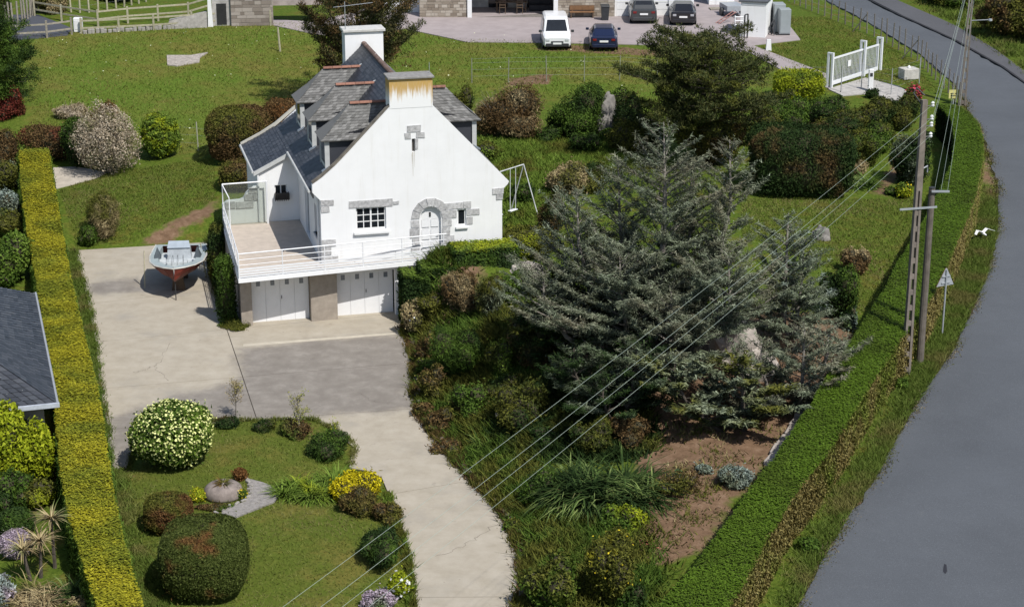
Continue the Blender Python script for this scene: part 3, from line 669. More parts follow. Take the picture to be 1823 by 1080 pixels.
def chimney_mat(z_top, u0, u1):
    m, nt, b = newmat('stained_render', .85, .2)
    tc = nt.nodes.new('ShaderNodeTexCoord'); v = tc.outputs['Object']
    sx = nt.nodes.new('ShaderNodeSeparateXYZ'); nt.links.new(v, sx.inputs[0])
    mp = nt.nodes.new('ShaderNodeMapping'); mp.inputs['Scale'].default_value = (7, 7, .45); nt.links.new(v, mp.inputs[0])
    drip = noise(nt, 1.1, 5, .7, mp.outputs[0])
    dist = mth(nt, 'SUBTRACT', z_top, sx.outputs['Z'])
    k = mth(nt, 'SUBTRACT', mth(nt, 'MULTIPLY_ADD', drip, 1.9, -.42), dist)
    c = mixc(nt, sstep(nt, k, -.28, .3), (.82,.82,.81), (.52,.29,.03))
    k2 = mth(nt, 'SUBTRACT', mth(nt, 'MULTIPLY_ADD', drip, 3.4, -1.1), dist)
    c = mixc(nt, mth(nt, 'MULTIPLY', sstep(nt, k2, -.2, .6), .35), c, (.52,.46,.34))
    nt.links.new(c, b.inputs['Base Color']); return m
def slate_mat(name, lo, mid, hi, rough):
    m, nt, b = newmat(name, rough, .45)
    g = nt.nodes.new('ShaderNodeNewGeometry'); r = g.outputs['Random Per Island']
    c = ramp(nt, r, [(.05, lo), (.5, mid), (.95, hi)])
    f = noise(nt, 5, 5, .7, g.outputs['Position'])
    c = mixc(nt, sstep(nt, f, .55, .75), c, hi)
    lich = noise(nt, 14, 2, .5, g.outputs['Position'])
    c = mixc(nt, sstep(nt, lich, .73, .77), c, (.4,.4,.36))
    nt.links.new(c, b.inputs['Base Color']); return m
M_slate = slate_mat('slate', (.028,.03,.036), (.042,.045,.055), (.065,.068,.078), .5)
M_slate_pale = slate_mat('pale_slate', (.1,.098,.092), (.15,.147,.14), (.225,.22,.21), .8)  # paler slate; the dormer roofs' sunlit brightness is put into the colour
M_fascia = gmat('pale_fascia', (.5,.51,.5), .6, .1, 4)
M_ridge = gmat('terracotta', (.24,.12,.085), .85, .35, 7, rnd=.2)
M_door = gmat('white_door', (.8,.8,.8), .45, .03, 3)
M_tile = gmat('terrace_tile', (.5,.43,.36), .8, .12, 3)
M_pier = gmat('brown_render', (.33,.285,.235), .9, .18, 3)
M_stain = gmat('rusty_stain', (.3,.24,.17), .9, .4, 8)

ZF = 2.55
# front gable wall with its openings
win = [(1.62,3.96),(2.92,3.96),(2.92,4.95),(1.62,4.95)]
arc = [(4.87-.46*math.cos(a), 4.30+.50*math.sin(a)) for a in np.linspace(0, math.pi, 11)]
dr = [(4.41,2.6)]+arc+[(5.33,2.6)]
sw = [(6.05,3.86),(6.44,3.86),(6.44,4.60),(6.05,4.60)]
slit = [(4.10,7.28),(4.24,7.28),(4.24,7.85),(4.10,7.85)]
gable = [(.1,.0),(8.05,.0),(8.05,5.35),(8.3,5.6),(8.36,5.72),(5.03,9.25),(5.03,9.3),(3.17,9.3),(3.17,9.28),(1.35,7.42),(.78,6.86),(.2,6.38),(-.22,6.1),(-.22,5.75),(.1,5.4)]
# the lower front wall is open behind the garage doors, so the gable starts at floor level
gable = [(.1,2.3),(8.05,2.3)]+gable[2:]
wall_front = MB().slab(gable, 0, .3, [win, dr, sw, slit]).build('gable_wall', M_render, house)
MB().slab([(3.17,9.2),(5.03,9.2),(5.03,10.44),(3.17,10.44)], -.012, .9).build('chimney', chimney_mat(10.4, 3.17, 5.03), house)
MB().bbox(3.1, 5.1, -.1, 1.0, 10.44, 10.54, .02).build('chimney_cap', gmat('cap_slab', (.26,.25,.235), .9, .25, 6), house)
MB().slab([(3.2,7.5),(5.06,7.5),(5.06,10.28),(3.2,10.28)], 12.0, 12.9).build('chimney', M_render, house)
MB().bbox(3.1, 5.16, 11.9, 13.0, 10.28, 10.42, .02).build('chimney_cap', gmat('cap_render', (.55,.54,.51), .9, .15, 6), house)
MB().slab([(-.2,6.13),(.2,6.4),(.78,6.88),(1.35,7.44),(3.168,9.3),(3.168,9.36),(1.33,7.5),(.76,6.94),(.18,6.46),(-.22,6.19)], .03, .32).build('verge_coping', gmat('lichen_coping', (.17,.15,.12), .9, .5, 3), house)
MB().box(.06, .098, 2.0, 7.14, 4.95, 5.72).build('dark_panel', M_slate, house)  # dark slate-coloured panel added on the side wall below the eave
# other walls
MB().box(8.05-.3, 8.05, .3, 12, ZF-2, 5.6).build('side_wall', M_render, house)
sideholes = [[(1.1,3.45),(2.0,3.45),(2.0,4.8),(1.1,4.8)], [(3.6,2.65),(5.0,2.65),(5.0,4.75),(3.6,4.75)]]
MB().slab([(.302,ZF-.2),(7.15,ZF-.2),(7.15,5.75),(.302,5.75)], .1, .38, sideholes, 'x').build('side_wall', M_render, house)
MB().box(.22, .26, 1.1, 2.0, 3.45, 4.8).build('window', M_glass_grey, house)
MB().box(.04, .3, 1.02, 2.08, 3.38, 3.45).build('sill', M_stone, house)
fw = MB().box(.22, .26, 3.6, 5.0, 2.65, 4.75).build('french_window', M_glass_grey, house)
mbx = MB()
for v in (3.6, 4.25, 4.3, 4.95): mbx.box(.19, .218, v, v+.05, 2.65, 4.75)
for z in (2.65, 4.7): mbx.box(.19, .218, 3.65, 4.25, z, z+.05)
mbx.build('frame', M_white, fw)
# wing wall (facing the terrace), its left wall, back gable
MB().slab([(-1.72,ZF-.2),(.1,ZF-.2),(.1,5.9),(-.3,5.68),(-1.72,4.94)], 7.15, 7.45, [[(-1.0,3.75),(-.42,3.75),(-.42,4.28),(-1.0,4.28)]]).build('wing_wall', M_render, house)
MB().box(-1.72, -1.42, 7.452, 12, -.2, 5.0).build('side_wall', M_render, house)
MB().slab([(-1.72,0),(8.05,0),(8.05,5.55),(4.1,9.55),(-.2,5.8),(-1.72,5.0)], 12.02, 12.3).build('back_wall', M_render, house)
ww = MB().box(-1.0, -.42, 7.28, 7.31, 3.75, 4.28).build('window', M_glass, house)
mbx = MB()
for u in (-1.0, -.735, -.47): mbx.box(u, u+.05, 7.24, 7.277, 3.75, 4.28)
for z in (3.75, 4.23): mbx.box(-.95, -.47, 7.245, 7.276, z, z+.05)
mbx.build('frame', M_white, ww)
mbx = MB().box(-1.02, -.35, 6.92, 7.145, 3.62, 3.9)
for i in range(7): mbx.box(-1.02+i*.1, -.99+i*.1, 6.88, 6.917, 3.58, 4.0)
mbx.build('flower_box', gmat('dark_wood', (.06,.055,.05), .8, .3, 6), house)
stone_blocks = []
def stone(u0, u1, z0, z1, v=-.03, d=.05):
    r = random.Random(int(u0*97+z0*331)); j = lambda: r.uniform(-.018, .018)
    P = [(u0+j(),v,z0+j()),(u1+j(),v,z0+j()),(u1+j(),v+d,z0),(u0+j(),v+d,z0),(u0+j(),v,z1+j()),(u1+j(),v,z1+j()),(u1,v+d,z1),(u0,v+d,z1)]
    return MB().hexa(P).build('stone', M_stone, house)
# granite blocks: corners, lintels, arch, slit
for q in [(.12,.66,5.16,5.4),(.12,.48,4.86,5.14),(.12,.72,3.34,3.64),(.12,.5,2.98,3.3),(.12,.78,2.62,2.94),
          (7.62,8.12,5.18,5.45),(7.78,8.07,4.93,5.16),
          (1.32,3.22,4.97,5.28),(3.24,3.5,5.02,5.16),
          (5.38,6.3,4.64,4.9),(6.32,6.66,4.64,4.93),(5.38,6.02,4.26,4.6),(6.47,7.02,4.3,4.58),(5.38,5.8,3.9,4.22),(6.47,6.72,3.92,4.24),(5.38,5.72,3.5,3.86),(5.38,5.9,3.1,3.46),(5.38,5.75,2.6,3.06),
          (4.0,4.36,3.92,4.24),(3.94,4.36,3.46,3.88),(4.05,4.36,3.1,3.42),(3.98,4.36,2.82,3.06),(3.92,4.36,2.58,2.79),
          (3.9,4.5,8.16,8.42),(3.8,4.06,7.86,8.12),(4.3,4.66,7.88,8.12),(4.25,4.36,7.4,7.85)]: stone(*q)
for k in range(7):
    a0 = math.pi*(k+.04)/7; a1 = math.pi*(k+.96)/7; P = []
    for v in (-.035, .02):
        for (r1, a) in ((1, a0), (1, a1)): pass
    def pt(r, a, v): return (4.87-math.cos(a)*(.5 if r == 1 else .86), v, 4.30+math.sin(a)*(.54 if r == 1 else .9))
    P = [pt(1,a0,-.035), pt(1,a1,-.035), pt(1,a1,.02), pt(1,a0,.02), pt(2,a0,-.035), pt(2,a1,-.035), pt(2,a1,.02), pt(2,a0,.02)]
    P = [(p[0]*1.0, p[1], p[2]) for p in P]
    MB().hexa(P).build('stone', M_stone, house)
P_ = MB().quad((4.1,.13,7.28),(4.24,.13,7.28),(4.24,.13,7.85),(4.1,.13,7.85)).build('slit_back', gmat('slit_dark', (.12,.11,.1), .9), house)
st_m = MB()
for (u, w, z0, z1) in ((4.13,.05,6.2,7.27),(4.2,.03,6.6,7.27),(4.09,.02,6.75,7.2)): st_m.add([(u-w*.5,-.004,z1),(u+w*.5,-.004,z1),(u+w*.12,-.004,z0),(u-w*.12,-.004,z0)], [[0,1,2,3]])
st_m.build('stain', gmat('streak', (.56,.53,.47), .9, .2, 8), house)
# window with twelve panes
wf = MB(); a, b, z0, z1 = 1.62, 2.92, 3.96, 4.95
wf.box(a, b, .10, .16, z0, z0+.06).box(a, b, .10, .16, z1-.06, z1).box(a, a+.06, .10, .16, z0+.06, z1-.06).box(b-.06, b, .10, .16, z0+.06, z1-.06).box(2.235, 2.305, .09, .16, z0+.06, z1-.06)
for s in (0, 1):
    c0 = 1.68 if s == 0 else 2.305; c1 = 2.235 if s == 0 else 2.86; mid = (c0+c1)/2
    wf.box(mid-.018, mid+.018, .11, .15, z0+.06, z1-.06)
    for k in (1, 2):
        z = z0+.06+k*(z1-z0-.12)/3; wf.box(c0, mid-.018, .112, .148, z-.018, z+.018).box(mid+.018, c1, .112, .148, z-.018, z+.018)
wfo = wf.build('window', M_white, house)
for s in (0, 1):
    c0 = 1.68 if s == 0 else 2.305; c1 = 2.235 if s == 0 else 2.86; mid = (c0+c1)/2
    for p, q in ((c0, mid-.018), (mid+.018, c1)):
        for k in range(3):
            zz = z0+.06+k*(z1-z0-.12)/3; MB().box(p, q, .13, .14, zz+.018, zz+.275).build('pane', M_glass, wfo)
MB().bbox(1.5, 3.05, -.12, .1, 3.78, 3.9, .015).build('sill', M_white, house)
# entrance door
door = MB().slab(dr, .16, .2).build('front_door', M_door, house)
for (p, q, r, s) in [(4.5,4.84,2.75,3.2),(4.9,5.24,2.75,3.2),(4.5,4.84,3.3,3.75),(4.9,5.24,3.3,3.75),(4.5,4.84,3.85,4.2),(4.9,5.24,3.85,4.2)]:
    MB().bbox(p, q, .135, .158, r, s, .01).build('panel', M_door, door)
MB().tube([(5.24,.12,3.5),(5.24,.07,3.5),(5.14,.07,3.5)], .018, 5).build('handle', M_dark_metal, door)
MB().box(4.83, 4.91, .135, .158, 4.32, 4.52).build('door_grille', M_dark_metal, door)
MB().bbox(4.3, 5.45, -.35, .0, 2.45, 2.58, .015).build('door_step', M_stone, house)
s2 = MB().box(6.05, 6.11, .08, .14, 3.86, 4.6).box(6.38, 6.44, .08, .14, 3.86, 4.6).box(6.11, 6.38, .08, .14, 3.86, 3.92).box(6.11, 6.38, .08, .14, 4.54, 4.6).build('window', M_white, house)
MB().box(6.11, 6.38, .1, .12, 3.92, 4.54).build('pane', M_glass, s2)
MB().bbox(5.97, 6.52, -.1, .08, 3.74, 3.84, .012).build('sill', M_white, house)

# roofs: slates laid course by course along a profile
def slates(name, prof, v0, v1, parent, mat, sw_=.26, exp_=.17, seed=1, cuts=(), th=.012, skew=None):
    """prof: (u, z) from eave to ridge; v0, v1 may be functions of arc position t (0..1)"""
    p = np.array(prof, float); d = np.r_[0, np.cumsum(np.hypot(*np.diff(p, axis=0).T))]; Lh = d[-1]; r = rng(seed)
    at = lambda s: np.array([np.interp(s, d, p[:, 0]), np.interp(s, d, p[:, 1])])
    V = []; F = []; s = 0.0; k = 0
    while s < Lh-.02:
        s1 = min(s+exp_*1.25, Lh); lo = at(s); hi = at(s1); tt = s/Lh
        a = v0(tt) if callable(v0) else v0; b = v1(tt) if callable(v1) else v1
        x = a-(k % 2)*sw_*.5
        t = unit((hi-lo)[None])[0]; nrm = np.array([-t[1], t[0]]); nrm = nrm if nrm[1] > 0 else -nrm
        while x < b:
            x0 = max(x, a); x1 = min(x+sw_-.006, b); x += sw_
            if x1-x0 < .03: continue
            um, zm = (lo+hi)/2; vm = (x0+x1)/2
            if any(c(um, vm, zm) for c in cuts): continue
            j = r.uniform(0, .012); dn = lo-t*r.uniform(0, .012); th2 = th+j
            A = dn+nrm*(th2+.012); Bq = hi+nrm*.004
            n = len(V)
            V += [(A[0], x0, A[1]), (A[0], x1, A[1]), (Bq[0], x1, Bq[1]), (Bq[0], x0, Bq[1]), (dn[0], x0, dn[1]), (dn[0], x1, dn[1])]
            F += [[n, n+1, n+2, n+3], [n+4, n+5, n+1, n]]
        s += exp_; k += 1
    o = mk(name, V, F, mat, parent); o['kind'] = 'stuff'; return o
ZR = 9.72
prof_l = [(-.3,5.82),(.1,6.1),(.75,6.58),(1.35,7.12),(4.1,ZR)]
prof_w = [(-1.92,4.98),(-1.0,5.42),(-.3,5.82)]
prof_r = [(8.42,5.6),(7.7,6.22),(4.1,ZR)]
def deck(prof, v0, v1, nm, dz=.0):
    up = [(u, z-.005) for u, z in prof]; dn = [(u, z-.14) for u, z in prof][::-1]
    return MB().slab(up+dn, v0, v1).build(nm, gmat('roof_boards', (.06,.055,.05), .9), house)
rl = deck(prof_l, .3, 12.02, 'roof'); rw = deck(prof_w, 7.1, 12.35, 'roof'); rr_ = deck(prof_r, .3, 12.02, 'roof')
slates('slates', prof_l, .3, 12.1, rl, M_slate, seed=2)
slates('slates', prof_w, 7.05, 12.4, rw, M_slate, seed=3)
slates('slates', prof_r, .3, 12.1, rr_, M_slate_pale, seed=4)
tile0 = MB(); n_ = 7
for x in (0, .34):
    for k in range(n_):
        w = math.pi*k/(n_-1); tile0.v.append((.13*math.cos(w), x, .02+.10*math.sin(w)))
for k in range(n_-1): tile0.f.append([k, k+1, n_+k+1, n_+k])
t0 = tile0.build('ridge_tile', gmat('old_ridge', (.15,.1,.08), .9, .4, 6, rnd=.25), rl); t0.location = (4.1, .95, ZR)
for k in range(1, 31): inst(t0, rl, (4.1, .95+.355*k, ZR+random.Random(k).uniform(0, .012)))
# verge boards, gutters
MB().tube([(-.36,.05,5.8),(-.36,7.1,5.8)], .06, 6).build('gutter', M_fascia, house)
MB().tube([(-1.98,7.05,4.97),(-1.98,12.4,4.97)], .06, 6).build('gutter', M_fascia, house)
MB().slab([(-1.95,4.93),(-.95,5.42),(-.25,5.82),(.75,6.62),(.75,6.78),(-.27,5.98),(-.97,5.56),(-1.95,5.08)], 12.4, 12.55).build('verge_board', gmat('verge_board', (.5,.48,.42), .7, .1), house)
MB().slab([(-1.95,4.8),(-.3,5.62),(-.3,5.82),(-1.95,5.0)], 7.0, 7.05).build('verge_board', M_fascia, house)
MB().tube([(-1.75,7.1,4.95),(-1.75,7.1,2.6)], .045, 6).build('downpipe', M_white_metal, house)
MB().tube([(.04,.45,5.7),(.04,.45,2.6)], .045, 6).build('downpipe', M_white_metal, house)
# dormers: three on the left slope, one on the right
def dormer(vn, side, wd=1.5):
    """vn = near corner along v; built for the left slope, mirrored about the ridge for the right one"""
    m = (lambda u: u) if side < 0 else (lambda u: 8.2-u)
    zs = lambda u: np.interp(u, [p[0] for p in prof_l], [p[1] for p in prof_l])
    us = lambda z: np.interp(z, [p[1] for p in prof_l], [p[0] for p in prof_l])
    uf = .55; vf = vn+wd; ze = 7.8; zr = 9.12; uh = 1.75; vc = (vn+vf)/2
    dz = 0.0
    d = MB()
    zb = zs(uf)-.05; ub = us(ze)+.3
    V = lambda u, v, z: (m(u), v, z)
    # face
    d.hexa([V(uf,vn,zb), V(uf+.1,vn,zb), V(uf+.1,vf,zb), V(uf,vf,zb), V(uf,vn,ze), V(uf+.1,vn,ze), V(uf+.1,vf,ze), V(uf,vf,ze)])
    root = d.build('dormer', M_white, house)
    for v in (vn, vf-.12):
        vv = v-.02 if v == vn else v+.02
        MB().hexa([V(uf-.04,vv,zb-.05), V(uf+.16,vv,zb-.05), V(uf+.16,vv+.12,zb-.05), V(uf-.04,vv+.12,zb-.05), V(uf-.04,vv,ze), V(uf+.16,vv,ze), V(uf+.16,vv+.12,ze), V(uf-.04,vv+.12,ze)]).build('corner_post', M_fascia, root)
    MB().hexa([V(uf-.015,vn+.25,zb+.25), V(uf-.002,vn+.25,zb+.25), V(uf-.002,vf-.25,zb+.25), V(uf-.015,vf-.25,zb+.25), V(uf-.015,vn+.25,ze-.15), V(uf-.002,vn+.25,ze-.15), V(uf-.002,vf-.25,ze-.15), V(uf-.015,vf-.25,ze-.15)]).build('window', M_glass, root)
    for v in (vn+.06, vf-.1):
        MB().add([V(uf+.162,v,zb-.03), V(ub+.2,v,zs(ub+.2)-.02), V(ub+.2,v,ze), V(uf+.162,v,ze), V(uf+.162,v+.04,zb-.03), V(ub+.2,v+.04,zs(ub+.2)-.02), V(ub+.2,v+.04,ze), V(uf+.162,v+.04,ze)], [[0,1,2,3],[7,6,5,4],[0,4,5,1],[1,5,6,2],[2,6,7,3],[3,7,4,0]]).build('cheek', M_slate, root)
    # roof: two slopes and a hip, slightly bell-cast towards the eaves
    oh = .16; ue = uf-.22
    def slope(vs, sg):
        rows = 13; Vq = []; Fq = []; r = rng(int(vn*10)+(3 if sg > 0 else 5))
        ve = vs-sg*oh
        for i in range(rows):
            t0_, t1_ = i/rows, min(1, (i+1.25)/rows)
            def edge(t):
                q = t**.82; z = ze-.06+(zr-ze+.06)*(t**1.12)
                v = ve+(vc-ve)*q
                uL = ue+(uh-ue)*(t**1.0); uR = max(us(z)+.12, uL+.1); return uL, uR, v, z
            a = edge(t0_); b = edge(t1_); x = a[0]-(i % 2)*.085
            while x < a[1]:
                x0 = max(x, a[0]); x1 = min(x+.17-.005, a[1]); x += .17
                if x1-x0 < .03: continue
                f = lambda xx: (xx-a[0])/(a[1]-a[0]); X0 = b[0]+(b[1]-b[0])*f(x0) if True else x0; X1 = b[0]+(b[1]-b[0])*f(x1)
                j = r.uniform(.014, .03); n = len(Vq)
                Vq += [V(x0,a[2]-sg*j*.7,a[3]+j), V(x1,a[2]-sg*j*.7,a[3]+j), V(X1,b[2],b[3]+.004), V(X0,b[2],b[3]+.004), V(x0,a[2],a[3]-.03), V(x1,a[2],a[3]-.03)]
                Fq += [[n, n+1, n+2, n+3], [n+4, n+5, n+1, n]]
        o = mk('slates', Vq, Fq, M_slate_pale, root); o['kind'] = 'stuff'
    slope(vn, 1); slope(vf, -1)
    ve0, ve1 = vn-oh, vf+oh
    mid = V(ue+(uh-ue)*.45, vc, ze+.45)
    h = MB(); A, Bq, Cq = V(ue,ve0,ze-.06), V(ue,ve1,ze-.06), V(uh,vc,zr)
    m0 = tuple((np.array(A)+np.array(Cq))/2+[0,0,-.06]); m1 = tuple((np.array(Bq)+np.array(Cq))/2+[0,0,-.06])
    h.add([A, Bq, m1, m0, Cq], [[0,1,2,3],[3,2,4]]); h.build('hip', M_slate_pale, root)
    s_ = MB().add([V(ue+.02,ve0+.02,ze-.1), V(us(ze)+.5,ve0+.02,ze-.1), V(us(ze)+.5,ve1-.02,ze-.1), V(ue+.02,ve1-.02,ze-.1)], [[0,1,2,3]]); s_.build('soffit', M_slate, root)
    urb = us(zr-.05)+.1; nt_ = 4 if side < 0 else 4; Lr = abs(urb-uh)/nt_
    tm = MB(); 
    for x in (0, Lr-.012):
        for k in range(n_):
            w = math.pi*k/(n_-1); tm.v.append((x if side < 0 else -x, .12*math.cos(w), .0+.09*math.sin(w)))
    for k in range(n_-1): tm.f.append([k, k+1, n_+k+1, n_+k])
    t1 = tm.build('ridge_tile', M_ridge, root); t1.location = (m(uh), vc, zr)
    for k in range(1, nt_): inst(t1, root, (m(uh+Lr*k), vc, zr))
    MB().hexa([V(urb-.05,vc-.05,zr+.02), V(urb+.3,vc-.04,zr+.12), V(urb+.3,vc+.04,zr+.12), V(urb-.05,vc+.05,zr+.02), V(urb-.05,vc-.05,zr+.1), V(urb+.3,vc-.04,zr+.2), V(urb+.3,vc+.04,zr+.2), V(urb-.05,vc+.05,zr+.1)]).build('flashing', M_fascia, root)
    MB().hexa([V(uf-.2,vn-.1,zb-.04), V(uf+.1,vn-.1,zb+.14), V(uf+.1,vn+.1,zb+.14), V(uf-.2,vn+.1,zb-.04), V(uf-.2,vn-.1,zb+.02), V(uf+.1,vn-.1,zb+.22), V(uf+.1,vn+.1,zb+.22), V(uf-.2,vn+.1,zb+.02)]).build('lead_flashing', gmat('lead', (.2,.23,.27), .5), root)
for vn in (1.05, 4.95, 8.75): dormer(vn, -1)
dormer(3.4, 1)
# aerial on the back chimney
an = MB().tube([(3.25,12.1,10.4),(3.25,12.1,11.75)], .018, 5).tube([(2.7,12.1,11.5),(4.6,12.1,11.65)], .012, 4)
for k in range(9): an.tube([(2.9+k*.19,11.9,11.52+k*.015),(2.9+k*.19,12.3,11.52+k*.015)], .007, 3)
an.build('aerial', M_metal, house)
MB().tube([(5.0,.5,10.52),(5.0,.5,11.0)], .012, 4).build('lightning_rod', M_metal, house)

# terrace: slab, piers, garages, balustrade
terr = [(-3.62,-1.2),(4.0,-.05),(4.0,.29),(.1,.29),(.1,7.14),(-3.4,7.14)]
terr = [(-3.62,-1.22),(5.6,-.32),(5.6,-.002),(.098,-.002),(.098,7.14),(-3.45,7.14)]
MB().slab(terr, 2.37, ZF, ax='z').build('terrace_slab', M_render, house)
MB().slab([(p[0]+(.12 if p[0] < -3 else 0), p[1]+(.12 if p[1] < -.2 else 0)) for p in terr], ZF+.004, ZF+.02, ax='z').build('terrace_floor', M_tile, house)
MB().box(-3.45, -2.97, .02, .6, -.15, 2.368).build('pier', M_pier, house)
MB().box(-.44, .71, .02, .6, -.15, 2.368).build('pier', M_pier, house)
MB().box(3.26, 8.05, .02, .3, -.15, 2.3).build('basement_wall', M_render, house)
MB().box(-3.45, -3.2, .602, 7.3, -.15, 2.368).build('basement_wall', M_pier, house)
MB().box(-2.97, -.44, .1, .48, 2.06, 2.366).box(.71, 3.26, .1, .48, 2.06, 2.366).build('garage_lintel', M_render, house)
for (a, b) in ((-2.95, -.46), (.73, 3.24)):
    g = MB().box(a, b, .53, .57, -.02, 2.06).build('garage_door', M_door, house); w = (b-a)/4
    for k in range(4):
        lf = MB().slab([(a+k*w+.005, 0.0),(a+(k+1)*w-.005, 0.0),(a+(k+1)*w-.005, 2.05),(a+k*w+.005, 2.05)],   .495, .528, [[(a+k*w+w*.36,1.62),(a+k*w+w*.64,1.62),(a+k*w+w*.64,1.86),(a+k*w+w*.36,1.86)]]).build('door_leaf', M_door, g)
        MB().box(a+k*w+w*.36, a+k*w+w*.64, .51, .522, 1.62, 1.86).build('pane', M_glass_grey, lf)
    MB().tube([(a+2*w+.06,.46,1.0),(a+2*w+.06,.46,1.15)], .015, 5).build('handle', M_dark_metal, g)
rail = house
def seg(p, q, z, r=.02, nm='rail', mat=M_white_metal): return MB().tube([(p[0], p[1], ZF+z), (q[0], q[1], ZF+z)], r, 6).build(nm, mat, bal)
bal = MB().tube([(-3.58,-1.17,ZF-.15),(-3.58,-1.17,ZF+1.1)], .03, 6).build('balustrade', M_white_metal, house)
C0 = (-3.58, -1.17); C1 = (5.5, -.28); C2 = (-3.42, 7.0)
def at2(p, q, t): return (p[0]+(q[0]-p[0])*t, p[1]+(q[1]-p[1])*t)
for t in (.205, .405, .59, .78, .985):
    p = at2(C0, C1, t); MB().tube([(p[0],p[1],ZF-.15),(p[0],p[1],ZF+1.08)], .022, 6).build('post', M_white_metal, bal)
for t in (.2, .4, .6, .8, 1):
    p = at2(C0, C2, t); MB().tube([(p[0],p[1],ZF-.15),(p[0],p[1],ZF+1.08)], .022, 6).build('post', M_white_metal, bal)
for e in (C1, C2):
    seg(C0, e, 1.08, .026)
    for z in (.82, .58): seg(C0, e, z, .014)
    for z in (.4, .29, .18, .07, -.04): 
        d = unit(np.array([[e[0]-C0[0], e[1]-C0[1]]]))[0]; s = np.array([-d[1], d[0]])*.012
        a_, b_ = np.array(C0)-s, np.array(e)-s; c_, d_ = np.array(e)+s, np.array(C0)+s
        MB().slab([tuple(a_), tuple(b_), tuple(c_), tuple(d_)], ZF+z-.035, ZF+z+.035, ax='z').build('slat', M_white_metal, bal)
# curved end wall with granite coping and the glazed wind screen before it
base = [(-3.42,ZF),(-1.73,ZF)]
top = [(-1.73,4.36),(-2.0,4.22),(-2.3,4.0),(-2.45,3.75),(-2.62,3.68),(-3.2,3.66),(-3.42,3.5)]
MB().slab(base+top, 7.18, 7.4).build('end_wall', M_render, house)
for (a, b, z0, z1) in [(-2.2,-1.75,3.95,4.22),(-2.4,-2.02,3.62,3.93),(-2.0,-1.75,3.62,3.93),(-2.8,-2.0,3.28,3.6),(-3.3,-2.84,3.3,3.62),(-3.4,-3.2,3.02,3.27)]:
    MB().bbox(a, b, 7.13, 7.2, z0, z1, .012).build('stone', M_stone, house)
scr = MB().tube([(-1.4,6.85,ZF),(-1.4,6.85,4.57)], .045, 6).build('wind_screen', M_white_metal, house)
MB().tube([(-3.42,6.85,4.55),(-1.4,6.85,4.57)], .035, 6).tube([(-3.42,6.85,4.55),(-3.2,6.1,4.1),(-3.2,6.1,ZF)], .025, 6).tube([(-3.42,6.85,ZF),(-3.42,6.85,4.55)], .025, 6).build('frame', M_white_metal, scr)
gl, gnt, gb = newmat('clear_glass', .05, .5)
tb0 = gnt.nodes.new('ShaderNodeBsdfTransparent'); mx0 = gnt.nodes.new('ShaderNodeMixShader'); mx0.inputs[0].default_value = .1
tb0.inputs[0].default_value = (.9,.92,.9,1); gb.inputs['Base Color'].default_value = (.3,.31,.28,1)
gnt.links.new(tb0.outputs[0], mx0.inputs[1]); gnt.links.new(gb.outputs[0], mx0.inputs[2]); gnt.links.new(mx0.outputs[0], gnt.nodes['Material Output'].inputs[0])
MB().box(-3.38, -1.45, 6.845, 6.852, ZF+.05, 4.52).build('glass_sheet', gl, scr)

